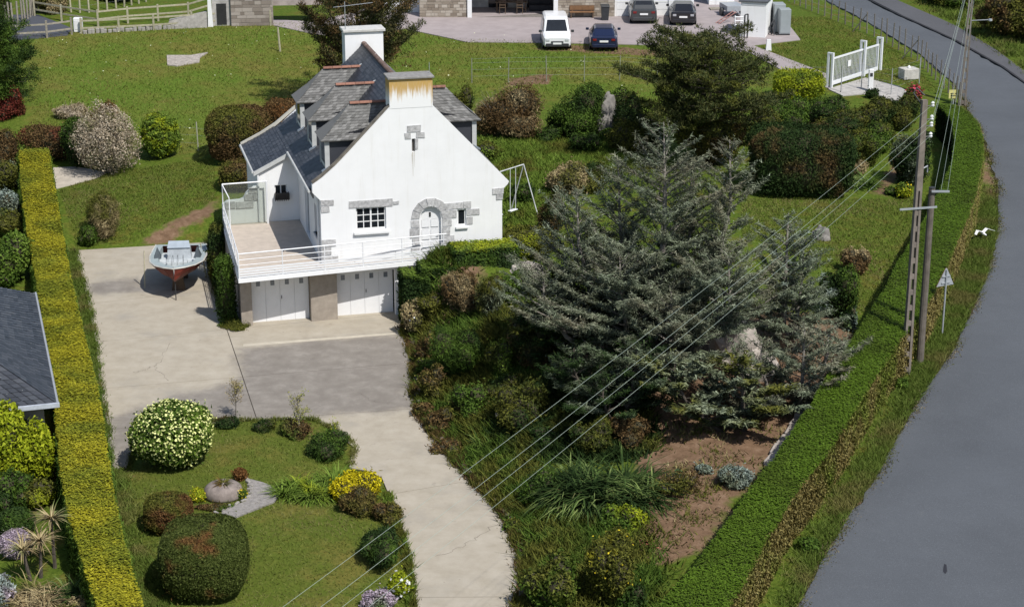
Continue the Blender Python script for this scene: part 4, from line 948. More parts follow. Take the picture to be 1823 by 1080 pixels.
# ------------------------------------------------------------------ neighbour's house, lower left
def nb_house():
    e0 = np.array((-15.816,61.678,2.75)); e1 = np.array((-19.407,73.698,2.75)); d = e1-e0; d = d/np.linalg.norm(d); s = np.array([-d[1], d[0], 0])
    rot = math.atan2(d[1], d[0])-math.pi/2
    o = thing('slate_bungalow', 'low bungalow with dark slate hip roof beyond the left yellow hedge', 'house', (e0[0], e0[1], 0), rot)
    Ln = float(np.linalg.norm(e1-e0))+.1; W = 9.0; zr = 2.75+2.6
    # local: +y along the eave, -x into the house
    MB().box(-W+.4, -.4, .4, Ln-.4, -.2, 2.6).build('wall', gmat('bungalow_render', (.22,.2,.18), .85), o)
    MB().slab([(-2.2,.9),(-1.0,.9),(-1.0,2.1),(-2.2,2.1)], .36, .398).build('window', M_glass, o)
    def field(nm, A, B, Cc, Dd, seed, mat):
        """slates over a quad A-B (eave) to D-C (top)"""
        A, B, Cc, Dd = map(np.array, (A, B, Cc, Dd)); r = rng(seed); H_ = np.linalg.norm((Dd+Cc-A-B)/2); rows = max(2, int(H_/.2)); V = []; F = []
        nn = np.cross(B-A, Dd-A); nn = nn/np.linalg.norm(nn); nn = nn if nn[2] > 0 else -nn
        lab = np.linalg.norm(B-A)
        for i in range(rows):
            t0_, t1_ = i/rows, min(1, (i+1.2)/rows); p0 = A+(Dd-A)*t0_; p1 = B+(Cc-B)*t0_; q0 = A+(Dd-A)*t1_; q1 = B+(Cc-B)*t1_
            m = max(1, int(np.linalg.norm(p1-p0)/.3))
            for k in range(m):
                a, b = k/m, (k+1)/m-.006; j = r.uniform(.018, .034); n = len(V)
                V += [p0+(p1-p0)*a+nn*j, p0+(p1-p0)*b+nn*j, q0+(q1-q0)*b+nn*.006, q0+(q1-q0)*a+nn*.006, p0+(p1-p0)*a, p0+(p1-p0)*b]; F += [[n,n+1,n+2,n+3],[n+4,n+5,n+1,n]]
        w = mk(nm, V, F, mat, o); w['kind'] = 'stuff'
    z = 2.75; hx = W/2
    sl2 = slate_mat('slate_blue', (.036,.04,.048), (.05,.055,.066), (.075,.08,.09), .45)
    R0 = (-hx, hx*.95, zr); R1 = (-hx, Ln-hx*.95, zr)
    R1 = (-hx, max(Ln-hx*.95, hx*.95+.3), zr)
    mk('roof_deck', [(0,0,z-.02),(0,Ln,z-.02),(-W,Ln,z-.02),(-W,0,z-.02),(R0[0],R0[1],R0[2]-.02),(R1[0],R1[1],R1[2]-.02)], [[0,1,5,4],[1,2,5],[2,3,4,5],[3,0,4]], M_slate, o)
    field('slates', (0,0,z), (0,Ln,z), R1, R0, 11, sl2)
    field('slates', (-W,0,z), (0,0,z), R0, R0, 12, sl2)
    field('slates', (0,Ln,z), (-W,Ln,z), R1, R1, 13, sl2)
    field('slates', (-W,Ln,z), (-W,0,z), R0, R1, 14, sl2)
    MB().tube([(.06,-.1,z-.03),(.06,Ln+.1,z-.03)], .05, 6).build('gutter', M_metal, o)
    MB().box(-W-.1, .12, -.14, -.02, z-.14, z+.01).build('fascia', gmat('grey_fascia', (.42,.45,.5), .6), o)
    MB().box(-W+.02, -.02, .02, Ln-.02, z-.06, z-.015).build('soffit', M_white, o)
nb_house()

# ------------------------------------------------------------------ the buildings at the top edge
def facade_frame(a, b):
    a = np.array(a); b = np.array(b); d = b-a; return (a[0], a[1], a[2]), math.atan2(d[1], d[0]), float(np.linalg.norm(d[:2]))
def stone_wall(name, parent, x0, x1, y0, z0, z1, seed, bw=.42, bh=.2, mat=None, depth=.3):
    """coursed masonry: a backing and stones standing proud of the joints, in one part"""
    w = MB().box(x0, x1, y0, y0+depth, z0, z1).build(name, gmat('mortar', (.3,.27,.235), .95), parent)
    r = rng(seed); m = MB(); z = z0
    while z < z1-.03:
        h = min(bh*r.uniform(.7, 1.2), z1-z); x = x0
        while x < x1-.03:
            q = min(bw*r.uniform(.5, 1.4), x1-x); j = r.uniform(.01, .035)
            m.add([(x+.01,y0-j,z+.01),(x+q-.01,y0-j*.8,z+.01),(x+q-.01,y0-j,z+h-.01),(x+.01,y0-j*.9,z+h-.01),(x+.01,y0,z+.01),(x+q-.01,y0,z+.01),(x+q-.01,y0,z+h-.01),(x+.01,y0,z+h-.01)], [[0,1,2,3],[4,5,1,0],[1,5,6,2],[3,2,6,7],[0,3,7,4]]); x += q
        z += h
    s = mk('stones', m.v, m.f, mat or M_rubble, w); s['kind'] = 'stuff'; return w
def rubble_mat(name, a, b, c):
    m, nt, bs = newmat(name, .9, .2); g = nt.nodes.new('ShaderNodeNewGeometry')
    col = ramp(nt, g.outputs['Random Per Island'], [(.05, a), (.5, b), (.95, c)])
    col = mixc(nt, mth(nt, 'MULTIPLY', noise(nt, 8, 4, .7, g.outputs['Position']), .4), col, a)
    nt.links.new(col, bs.inputs['Base Color']); return m
M_rubble = rubble_mat('stone_wall', (.22,.18,.14), (.36,.31,.25), (.5,.45,.38))
loc, ra, LL = facade_frame((-6.371,131.111,3.876), (10.886,131.415,3.901))
bl = thing('white_stone_building', 'white and stone building with open porch across the gravel yard', 'building', loc, ra)
X = lambda px: (px-747)/(1192-747)*LL
MB().box(X(660), X(747)-.0, 1.6, 2.0, -.3, 6).build('wall', M_render, bl)
stone_wall('stone_wall', bl, X(747), X(832), 0, -.3, 6, 31)
MB().box(X(822), X(832)-.01, .31, 3.6, -.3, 3.4).build('wall', gmat('porch_wall', (.5,.48,.45), .9), bl)
for px in (836, 989): MB().box(X(px)-.15, X(px)+.15, -.15, .15, -.1, 3.4).build('post', M_white, bl)
MB().box(X(832), X(993), 3.6, 3.9, -.3, 3.4).build('wall', gmat('porch_back', (.5,.48,.45), .9), bl)
MB().box(X(832), X(993), -.2, 3.6, 3.0, 3.4).build('porch_roof', M_white, bl)
MB().box(X(830), X(995), -.3, 4.2, 3.42, 6).build('wall', M_render, bl)
MB().box(X(838), X(993), .0, 3.6, -.2, .03).build('porch_floor', gmat('porch_floor', (.2,.18,.165), .8), bl)
stone_wall('stone_wall', bl, X(993), X(1094), 0, -.3, 6, 32)
MB().box(X(993)+.02, X(993)+.32, .31, 3.6, -.3, 3.4).build('wall', gmat('porch_side', (.45,.42,.38), .9), bl)
MB().box(X(1094), X(1200), .1, .4, 2.4, 6).box(X(1094), X(1098), .1, .4, -.3, 2.4).box(X(1190), X(1235), .1, .4, -.3, 6).build('wall', M_render, bl)
gd = MB().box(X(1098), X(1190), .2, .26, -.2, 2.4).build('garage_door', M_white, bl)
for k in range(5): MB().box(X(1098)+.02, X(1190)-.02, .18, .198, .02+k*.48, .46+k*.48).build('panel', M_white, gd)
MB().box(X(870), X(905), 3.56, 3.596, .03, 2.2).build('window', M_glass, bl)
MB().box(X(940), X(975), 3.56, 3.596, .03, 2.2).build('window', M_glass, bl)
# porch furniture
M_fwood = gmat('dark_teak', (.11,.075,.05), .7, .25, 6)
tb = thing('dining_table', 'dark dining table standing inside the porch', 'table', tuple(np.array((-0.059,133.348,3.877))+[0,0,.03]), ra)
MB().box(-1.1, 1.1, -.45, .45, .7, .75).build('tabletop', M_fwood, tb)
for sx in (-1, 1):
    for sy in (-.38, .38): MB().box(sx*1.0-.04, sx*1.0+.04, sy-.04, sy+.04, 0, .7).build('leg', M_fwood, tb)
def chair(loc, rot, label, src=None):
    c = thing('porch_chair', label, 'chair', loc, rot, 'chairs around the porch table')
    MB().box(-.22, .22, -.22, .22, .42, .46).build('seat', M_fwood, c)
    for sx in (-.2, .2):
        for sy in (-.2, .2): MB().box(sx-.02, sx+.02, sy-.02, sy+.02, 0, .42).build('leg', M_fwood, c)
    bk = MB().box(-.22, -.18, .18, .22, .46, .95).box(.18, .22, .18, .22, .46, .95)
    for z in (.6, .75, .88): bk.box(-.18, .18, .19, .21, z, z+.06)
    bk.build('backrest', M_fwood, c); return c
pb = np.array(tb.location)
for k, (dx, dy, rt, lb) in enumerate([(-.6,-.75,math.pi,'dark wooden chair at the table front, nearest the left porch post'),(.6,-.75,math.pi,'dark wooden chair at the table front, nearest the right porch post'),(-.6,.75,0,'dark wooden chair behind the porch table, on its left'),(.6,.75,0,'dark wooden chair behind the porch table, on its right')]):
    chair((pb[0]+dx, pb[1]+dy, pb[2]), rt+ra, lb)
sf = thing('porch_sofa', 'dark low sofa at the right end of the porch', 'sofa', tuple(np.array((1.994,133.843,3.871))+[0,0,.03]), ra)
MB().bbox(-.8, .8, -.4, .4, .08, .42, .04).build('seat', gmat('dark_fabric', (.05,.048,.05), .9), sf); MB().bbox(-.8, .8, .2, .45, .42, .85, .04).build('backrest', gmat('dark_fabric2', (.05,.048,.05), .9), sf)
be = thing('wooden_bench', 'brown wooden bench against the stone wall beside the bin', 'bench', (4.82,131.048,3.849), ra)
MB().box(-.85, .85, -.22, .22, .42, .47).build('seat', gmat('bench_wood', (.22,.12,.06), .7), be)
for x in (-.75, .75): MB().box(x-.04, x+.04, -.2, .2, 0, .42).build('leg', M_fwood, be)
MB().box(-.85, .85, .18, .23, .55, .85).box(-.7, -.64, .18, .23, .47, .55).box(.64, .7, .18, .23, .47, .55).build('backrest', gmat('bench_wood2', (.2,.11,.055), .7), be)
pt_ = thing('plant_pot', 'dark pot standing on the wooden bench', 'pot', tuple(np.array((4.602,131.479,3.851))+[-.1,0,.47]), 0)
MB().lathe([(.16,0),(.22,.3),(.24,.32),(.2,.32)], n=10).build('pot', gmat('pot_dark', (.07,.065,.06), .8), pt_)
gr = thing('barbecue_grill', 'round black kettle grill beside the white porch post', 'grill', (3.575,132.354,3.853), 0)
MB().lathe([(.05,.55),(.25,.65),(.3,.8),(.26,.95),(.08,1.06)], n=12).build('bowl', M_dark_metal, gr)
for a in (0, 2.1, 4.2): MB().tube([(.12*math.cos(a),.12*math.sin(a),.6),(.3*math.cos(a),.3*math.sin(a),0)], .015, 5).build('leg', M_dark_metal, gr)
bn = thing('wheelie_bin', 'dark wheelie bin between the bench and white garage door', 'bin', (6.365,130.151,3.853), ra)
MB().hexa([(-.22,-.25,.06),(.22,-.25,.06),(.22,.25,.06),(-.22,.25,.06),(-.28,-.32,.98),(.28,-.32,.98),(.28,.32,.98),(-.28,.32,.98)]).build('body', M_dark_metal, bn)
MB().hexa([(-.3,-.36,.98),(.3,-.36,.98),(.3,.34,1.02),(-.3,.34,1.02),(-.28,-.34,1.03),(.28,-.34,1.03),(.28,.32,1.1),(-.28,.32,1.1)]).build('lid', gmat('bin_lid', (.05,.052,.055), .5), bn)
for x in (-.2, .2): MB().tube([(x-.03,.28,.1),(x+.03,.28,.1)], .1, 10).build('wheel', M_dark_metal, bn)

# stone ruin and slabs at the top left
loc, ra2, L2 = facade_frame((-18.871,127.726,3.904), (-16.074,128.027,3.888))
ru = thing('stone_barn', 'old stone barn with grey slab walls beyond the meadow', 'barn', loc, ra2)
stone_wall('stone_wall', ru, 0, L2, 0, -.3, 2.3, 41, .5, .25, rubble_mat('ruin_stone', (.2,.165,.14), (.31,.265,.23), (.42,.37,.33)))
MB().box(-1.2, 6.2, .8, 1.1, 1.2, 3.4).build('wall', gmat('slab_wall', (.36,.31,.28), .9, .2, 2), ru)
MB().box(-1.25, -.02, .2, .5, -.3, 4.6).build('wall', gmat('barn_render', (.4,.38,.36), .9), ru)
MB().box(-.95, -.3, .16, .198, .1, 1.5).build('opening', gmat('dark_opening', (.03,.03,.03), .9), ru)
MB().hexa([(-1.55,-.1,-.2),(-1.2,-.1,-.2),(-1.2,.2,-.2),(-1.55,.2,-.2),(-1.5,-.05,2.2),(-1.3,-.05,2.2),(-1.3,.15,2.2),(-1.5,.15,2.2)]).build('buttress', M_white, ru)
MB().hexa([(-4.3,-.3,-.2),(-1.6,-.3,-.2),(-1.6,.5,-.2),(-4.3,.5,-.2),(-4.1,-.1,.5),(-1.6,-.1,1.0),(-1.6,.4,1.0),(-4.1,.4,.5)]).build('low_wall', M_concrete_grey, ru)
mn = thing('white_pillar', 'short white meter pillar standing at the meadow fence', 'pillar', (-28.856,126.331,3.78), 0)
MB().bbox(-.28, .28, -.2, .2, 0, .95, .03).build('body', M_white, mn); MB().box(-.2, .2, -.215, -.202, .2, .8).build('door', M_door, mn)
wlow = thing('stone_kerb_wall', 'low grey stone kerb wall running along the meadow fence', 'wall', (-28.448,126.166,3.773), 0)
p0 = np.array((-28.458,125.856,3.755)); p1 = np.array((-21.548,127.442,3.88)); d = (p1-p0); L3 = float(np.linalg.norm(d)); wo = np.array(wlow.location)
r = rng(77); sm = None
for k in range(26):
    q = p0+d*(k+.5)/26-wo; m = MB().bbox(-L3/52+.01, L3/52-.01, -.18, .18, -.1, .28, .03)
    if sm is None: sm = m.build('stone', M_concrete_grey, wlow); ob = sm
    else: ob = inst(sm, wlow)
    ob.location = (q[0]+r.normal()*.03, q[1]+r.normal()*.04, q[2]+r.uniform(-.1, .04)); ob.rotation_euler = (0, 0, math.atan2(d[1], d[0])+r.normal()*.08)

# ------------------------------------------------------------------ fences
def rail_fence(label, pts, h, zr, mat, name='rail_fence', group=None, r_=.05):
    o = thing(name, label, 'fence', pts[0], 0, group); b = np.array(pts[0]); first = None
    P = [np.array(p)-b for p in pts]
    for p in P:
        if first is None: first = MB().bbox(-.06, .06, -.06, .06, -.2, h, .01).build('post', mat, o); first.location = p
        else: inst(first, o, tuple(p))
    for p, q in zip(P[:-1], P[1:]):
        for z in zr:
            d = unit((q-p)[None])[0]; a = math.atan2(d[1], d[0]); s = np.array([-d[1], d[0], 0])*.02
            u = np.array([0,0,z]); w = np.array([0,0,.11])
            MB().hexa([p-s+u, q-s+u, q+s+u, p+s+u, p-s+u+w, q-s+u+w, q+s+u+w, p+s+u+w]).build('rail', mat, o)
    return o
rail_fence('two rail wooden fence nearest the meadow, left of white pillar', [(-33.059,124.374,3.583),(-30.592,124.735,3.664),(-29.141,125.562,3.734)], 1.15, (.35,.85), M_wood_grey)
rail_fence('long two rail pale wooden fence right of the white pillar', [(-28.57,125.858,3.755),(-26.159,126.307,3.785),(-23.913,126.731,3.82),(-21.472,127.439,3.88),(-18.995,128.075,3.917),(-16.262,128.014,3.89)], 1.05, (.3,.78), M_wood_pale)
rail_fence('two rail fence on the far side of the lane', [(-32.948,131.33,3.916),(-30.72,129.687,3.897),(-27.842,127.79,3.855),(-26.027,128.795,3.903),(-24.086,129.461,3.937),(-22.127,130.145,3.97),(-20.975,132.485,4.027)], 1.15, (.45,.95), M_wood_pale)
def wire_fence(label, pts, h, mat, lean=0, r_=.045, wires=(.3,.65,1.0,1.3), name='wire_fence', braces=(), jit=.0, wr=.0035):
    o = thing(name, label, 'fence', pts[0], 0); b = np.array(pts[0]); P = [np.array(p)-b for p in pts]; rr0 = random.Random(len(pts)); first = None
    for p in P:
        if first is None: first = MB().tube([(0,0,-.2),(0,0,h)], [r_, r_*.9], 6).build('post', mat, o); first.location = p
        else:
            c = inst(first, o, tuple(p)); c.rotation_euler = (rr0.uniform(-1,1)*jit, rr0.uniform(-1,1)*jit, rr0.uniform(0,3)); c.scale = (1, 1, 1+rr0.uniform(-1,1)*jit*2)
    for z in wires:
        if z < h: MB().tube([tuple(p+[0,0,z]) for p in P], wr, 3).build('wire', M_metal, o)
    for k, dx, dy in braces: MB().tube([tuple(P[k]+[0,0,h*.9]), tuple(P[k]+[dx,dy,0])], r_*.8, 5).build('brace', mat, o)
    return o
def along(pts, n):
    q = resample(pts, n); q[:, 2] = T(q[:, 0], q[:, 1]); return [tuple(x) for x in q]
wire_fence('long wire fence of grey posts between the roadside and lawn', along([(19.367,138.964,4.052),(20.848,133.725,3.97),(21.91,130.451,3.915),(22.962,127.535,3.825),(24.009,124.532,3.702),(24.754,121.061,3.555),(25.37,118.359,3.438),(25.474,113.75,3.257),(25.649,110.12,3.079),(25.594,107.444,2.939)], 34), 1.5, gmat('old_post', (.16,.145,.125), .9, .3, 5, rnd=.2), jit=.04, braces=((14,-.9,.4),(22,-.9,.5)))
wire_fence('thin wire fence crossing the meadow behind the brambles', [(-2.398,112.327,3.282),(-0.218,112.39,3.336),(2.064,112.418,3.365),(4.31,112.362,3.376),(6.428,112.445,3.393),(8.617,111.612,3.365)], 1.5, gmat('thin_post', (.24,.25,.19), .8), r_=.03, wires=(.4,.8,1.2,1.45), jit=.03)
wire_fence('short wire fence with pale leaning post beside the brown hedge', [(-20.135,102.692,1.728),(-17.119,101.475,1.838),(-15.519,100.369,1.863)], 1.55, gmat('pale_post', (.36,.36,.28), .85), r_=.035, wires=(.4,.85,1.25), jit=.05)
wire_fence('row of grey stakes beside the side road', along([(-33.83,127.052,3.724),(-33.655,128.189,3.782),(-33.286,129.185,3.833),(-33.106,131.343,3.913),(-33.334,133.65,3.983)], 13), 1.7, M_wood_grey, r_=.07, wires=(.5,1.2), jit=.04)
wire_fence('row of pale stakes behind the far rail fence', along([(-32.086,133.189,3.984),(-29.735,132.296,3.981),(-27.576,134.264,4.036),(-26.172,136.36,4.08)], 12), 1.6, M_wood_pale, r_=.07, wires=(.5,1.1), jit=.04)
wire_fence('wire fence with pale posts in front of the sliding gate', [(15.94,109.767,3.255),(19.275,110.062,3.192),(20.594,110.837,3.192),(22.146,109.718,3.099),(24.318,112.378,3.203)], 1.6, gmat('metal_post', (.36,.37,.37), .6), r_=.03, wires=(.4,.8,1.2,1.5))
st = thing('wooden_stake', 'lone pale wooden stake leaning in the upper meadow', 'stake', (-14.859,121.267,3.442), 0)
MB().tube([(0,0,-.2),(-.1,0,1.55)], [.07,.06], 6).build('stake', M_wood_pale, st)

# sliding gate
ga = np.array((18.824,111.186,3.253)); gb = np.array((22.42,115.668,3.381)); d = gb-ga; rg = math.atan2(d[1], d[0]); Lg = float(np.linalg.norm(d[:2]))
gt = thing('sliding_gate', 'white sliding metal gate with vertical bars beside the road', 'gate', tuple(ga), rg)
hz = 1.75
fr = MB().box(0, Lg, -.04, .04, .12, .34).box(0, Lg, -.035, .035, hz-.1, hz).box(0, .09, -.035, .035, .342, hz-.102).box(Lg-.09, Lg, -.035, .035, .342, hz-.102).box(Lg*.68, Lg*.68+.08, -.035, .035, .342, hz-.102).build('frame', M_white_metal, gt)
nb = 34; b0 = None
for k in range(nb):
    x = .16+k*(Lg-.3)/nb
    if b0 is None: b0 = MB().box(-.013, .013, -.013, .013, .342, hz-.102).build('bar', M_white_metal, gt); b0.location = (x, 0, 0)
    else: inst(b0, gt, (x, 0, 0))
MB().box(Lg*.33, Lg*.33+.34, -.06, -.042, .95, 1.32).build('sign_plate', M_white, gt)
for x, hh in ((-.12, 2.0), (Lg*.66, 2.15), (Lg+.12, 2.05)):
    MB().box(x-.07, x+.07, .08, .2, 0, hh).box(x-.07, x+.07, -.2, -.08, 0, hh).box(x-.07, x+.07, -.2, .2, hh+.002, hh+.1).build('guide_post', M_white_metal, gt)
ip = thing('intercom_pillar', 'slim white intercom pillar right of the sliding gate', 'pillar', (21.043,110.369,3.159), 0)
MB().bbox(-.14, .14, -.12, .12, 0, 1.35, .02).build('body', M_white, ip); MB().box(-.08, .08, -.135, -.122, .95, 1.15).build('panel', M_dark_metal, ip)
bo = thing('white_bollard', 'tapered white bollard on the grass beside the drive', 'bollard', (16.33,120.452,3.673), 0)
MB().hexa([(-.18,-.14,0),(.18,-.14,0),(.18,.14,0),(-.18,.14,0),(-.12,-.1,.7),(.12,-.1,.7),(.12,.1,.7),(-.12,.1,.7)]).build('body', M_white, bo)
cb = thing('concrete_block', 'square pale concrete block with knob behind the gate', 'block', (23.934,113.69,3.269), .3)
MB().bbox(-.5, .5, -.4, .4, 0, .65, .03).build('body', gmat('block_concrete', (.48,.46,.42), .9), cb); MB().lathe([(.1,.65),(.1,.72),(.04,.8)], n=8).build('knob', M_white, cb)
sg = thing('yellow_sign', 'small pale yellow sign plate beside the far concrete pole', 'sign', (25.408,107.927,2.963), .1)
MB().box(-.3, .3, -.02, .02, .35, .85).build('plate', gmat('yellow_paint', (.6,.55,.22), .6), sg); MB().box(-.03, .03, .021, .06, 0, .8).build('post', M_metal, sg)
for x, w_ in ((-.22,.2),(.05,.16)): MB().box(x, x+w_, -.026, -.021, .62, .66).build('print', M_dark_metal, sg)
for x, w_ in ((-.2,.3),): MB().box(x, x+w_, -.026, -.021, .5, .54).build('print', M_dark_metal, sg)

# white hut, grey cabinet and yard clutter
h0 = np.array((14.947,124.396,3.802)); h1 = np.array((16.549,123.93,3.778)); lo_, rh, Lh = facade_frame(h0, h1)
hut = thing('white_hut', 'small white electrical hut with dark roof beside the yard', 'hut', lo_, rh)
MB().box(0, Lh, 0, 2.6, -.2, 2.3).build('wall', M_render, hut)
MB().slab([(-.15,-.1),(Lh+.08,-.1),(Lh+.08,2.75),(-.15,2.75)], 2.302, 2.4, ax='z').build('roof', gmat('hut_roof', (.1,.105,.115), .8), hut)
MB().box(.1, Lh-.1, -.03, -.002, 2.12, 2.2).build('drip_board', M_white, hut)
h2 = thing('white_store', 'second white store building touching the top edge of the yard', 'hut', (14.004,135.545,3.977), 0)
MB().box(0, 1.8, 0, 3, -.2, 3).build('wall', M_render, h2); MB().box(-.1, 1.9, -.1, 3.1, 3.002, 3.15).build('roof', gmat('store_roof', (.1,.105,.115), .8), h2)
MB().box(.5, 1.3, -.03, -.002, 0, 2.0).build('door', M_door, h2)
cbx = thing('grey_cabinet', 'tall grey metal electrical cabinet right of the white hut', 'cabinet', (17.572,125.008,3.8), .06)
M_cab = gmat('cabinet_grey', (.3,.33,.34), .5, .06, 3, .4)
MB().bbox(-.02, .72, -.3, .45, .12, 1.75, .02).build('body', M_cab, cbx); MB().bbox(-.25, .5, .47, 1.5, .12, 1.95, .02).build('body', M_cab, cbx)
MB().box(.04, .66, -.325, -.302, .2, 1.65).build('door', M_cab, cbx); MB().box(-.2, .7, -.25, 1.4, 0, .119).build('plinth', M_dark_metal, cbx)
MB().tube([(-.3,-.1,.9),(-.45,-.3,.5),(-.35,-.4,.1)], .06, 6).tube([(-.3,.1,1.0),(-.6,.0,.6),(-.5,-.2,.1)], .06, 6).build('hose', M_dark_metal, cbx)
tr = thing('metal_gate_frame', 'white tubular frame leaning at the hut left side', 'frame', (15.092,124.051,3.792), 0)
f_ = MB()
for z in (.9, 1.15, 1.4): f_.tube([(-.55,-.1,z),(.05,-.1,z)], .035, 5)
f_.tube([(-.55,-.1,.8),(-.55,-.1,1.5)], .04, 5); f_.build('frame', M_white_metal, tr)
MB().tube([(.08,-.15,0),(.08,-.15,1.55)], .05, 5).tube([(.28,-.15,0),(.28,-.15,1.6)], .05, 5).tube([(.08,-.15,1.55),(.28,-.15,1.6)], .04, 5).build('dark_rack', M_dark_metal, tr)
lad = thing('red_ladder', 'reddish trestle lying on the gravel beside the white hut', 'trestle', (14.496,128.861,3.891), .5)
M_red = gmat('faded_red', (.32,.16,.14), .7)
for y in (-.18, .18): MB().tube([(-.7,y,.05),(.7,y,.75)], .035, 5).build('rail', M_red, lad)
for k in range(5): MB().tube([(-.6+k*.3,-.18,.1+k*.15),(-.6+k*.3,.18,.1+k*.15)], .025, 5).build('rung', M_red, lad)
tl = thing('trailer', 'grey utility trailer between the two white huts', 'trailer', (15.183,131.676,3.933), .2)
MB().box(-.6, .6, -.9, .9, .45, .8).build('body', M_metal, tl)
for x in (-.72, .72): MB().tube([(x-.08,0,.3),(x+.08,0,.3)], .3, 12).build('wheel', M_dark_metal, tl)
MB().tube([(0,-.9,.5),(0,-1.9,.4)], .04, 5).build('drawbar', M_metal, tl)
pl = thing('grey_pallet', 'small grey pallet on the gravel below the white store', 'pallet', (14.388,133.809,3.955), .1)
for k in range(4): MB().box(-.5, .5, -.4+k*.22, -.28+k*.22, .1, .13).build('plank', M_wood_grey, pl)
MB().box(-.5, -.4, -.4, .4, 0, .098).box(.4, .5, -.4, .4, 0, .098).build('runner', M_wood_grey, pl)

# ------------------------------------------------------------------ poles and lines
def ladder_pole(name, label, loc, h, rot, w0=.34, w1=.2):
    o = thing(name, label, 'utility pole', loc, rot, None); m = MB(); W = lambda z: w0+(w1-w0)*z/h; sol = h*.68
    for s in (-1, 1):
        for i in range(12):
            za, zb = -.3+i*(sol+.3)/12, -.3+(i+1)*(sol+.3)/12; a, b = W(za)/2, W(zb)/2
            m.hexa([(s*a,-.09,za),(s*(a-.09),-.09,za),(s*(a-.09),.09,za),(s*a,.09,za),(s*b,-.09,zb),(s*(b-.09),-.09,zb),(s*(b-.09),.09,zb),(s*b,.09,zb)])
    m.hexa([(-W(sol)/2,-.09,sol),(W(sol)/2,-.09,sol),(W(sol)/2,.09,sol),(-W(sol)/2,.09,sol),(-w1/2,-.08,h),(w1/2,-.08,h),(w1/2,.08,h),(-w1/2,.08,h)])
    m.build('shaft', M_pole, o); n = int(sol/.62)
    for i in range(n):
        z = .1+i*.62; q = W(z)/2-.092; MB().box(-q, q, -.075, .075, z, z+.2).build('rung', M_pole, o)
    return o
M_pole = gmat('pole_concrete', (.2,.17,.145), .9, .25, 4, bmp=.2)
pole = ladder_pole('concrete_pole', 'tall concrete utility pole with slotted shaft nearest the camera', (15.069,68.508,1.242), 10.667, .25)
PH = 10.667; PX, PY, PZ = pole.location
MB().box(-.75, .75, -.13, -.092, PH*.615, PH*.615+.07).build('crossarm', M_metal, pole)
M_ins = gmat('white_ceramic', (.7,.7,.7), .3)
for z in (.25, .75, 1.0, 1.4):
    MB().tube([(.08,0,PH-z),(.32,-.02,PH-z+.04)], .025, 5).build('bracket', M_dark_metal, pole)
    MB().lathe([(.05,0),(.075,.05),(.05,.1),(.075,.14),(.03,.2)], (.33,-.02,PH-z-.02), 8).build('insulator', M_ins, pole)
MB().tube([(.1,0,PH-2.6),(.3,.0,PH-2.5),(.34,.05,PH-2.75)], .035, 5).build('lamp_bracket', M_metal, pole)
MB().tube([(-.05,.08,PH-.2),(-.3,.3,PH+.2),(-.1,.5,PH+.35),(.15,.3,PH+.1)], .03, 5).build('cable_loop', M_dark_metal, pole)
pole2 = ladder_pole('concrete_pole', 'farther concrete utility pole at the road bend top right', (25.904,107.684,2.951), 9.5, -.2)
MB().tube([(.1,0,4.9),(1.1,-.1,5.0)], .03, 5).build('lamp_arm', M_metal, pole2); MB().lathe([(.05,0),(.12,.05),(.1,.15)], (1.15,-.1,4.9), 8).build('lamp_head', M_metal, pole2)
P2 = pole2.location
wp = thing('wooden_pole', 'shorter round wooden pole standing right of the concrete pole', 'utility pole', (15.787,69.423,1.316), 0)
WH = 7.018
MB().tube([(0,0,-.3),(0,0,WH*.5),(0,0,WH)], [.15,.135,.12], 12).build('shaft', gmat('pole_wood', (.14,.12,.1), .9, .3, 3, bmp=.2), wp)
MB().box(-.05, .62, -.19, -.125, WH-.12, WH-.05).build('crossarm', M_metal, wp)
MB().lathe([(.13,WH+.002),(.13,WH+.03),(.05,WH+.06)], n=10).build('cap', M_dark_metal, wp)
M_wire = gmat('line_metal', (.36,.42,.36), .4, .05, 2, .5)
def wire(label, a, b, sag, r_=.005, grp=None, n=24, mat=None, name='power_line'):
    a = np.array(a); b = np.array(b); o = None
    pts = [tuple((b-a)*t-[0,0,4*sag*t*(1-t)]) for t in np.linspace(0, 1, n)]
    m = MB().tube(pts, r_, 5, False).build(name, mat or M_wire); m.location = tuple(a); tag(m, label, 'power line', grp); return m
tops = [(PX+.33, PY-.02, PZ+PH-z+.1) for z in (.25, .75, 1.0, 1.4)]
ends = [(-5.262,33.224,9.2), (-4.497,33.224,9.2), (-4.105,33.597,9.0), (-3.711,35.09,8.2)]
wl_lab = ['uppermost of four power lines slanting across the garden trees', 'second highest of four power lines slanting across the garden trees', 'third highest of four power lines slanting across the garden trees', 'lowest of four power lines slanting across the garden trees']
for t_, e_, lb in zip(tops, ends, wl_lab):
    e_ = np.array(e_); t_ = np.array(t_); wire(lb, t_, t_+(e_-t_)*1.15,   .35, .004, 'power lines from the near pole')
for k, z in enumerate((.25, .75, 1.0)):
    wire(['upper','middle','lower'][k]+' power line between the near and far concrete poles', (PX+.33, PY, PZ+PH-z), (P2[0]+.1, P2[1], P2[2]+9.3-z*.6), .3, .0055, 'power lines between the concrete poles')
WX, WY, WZ = wp.location
for k, dx in enumerate((.05, .3, .55)):
    wire(['left','middle','right'][k]+' thin cable rising from the wooden pole to the far pole', (WX+dx, WY-.15, WZ+WH-.08), (P2[0]+dx*.4, P2[1], P2[2]+6.9), .35, .005, 'cables from the wooden pole')

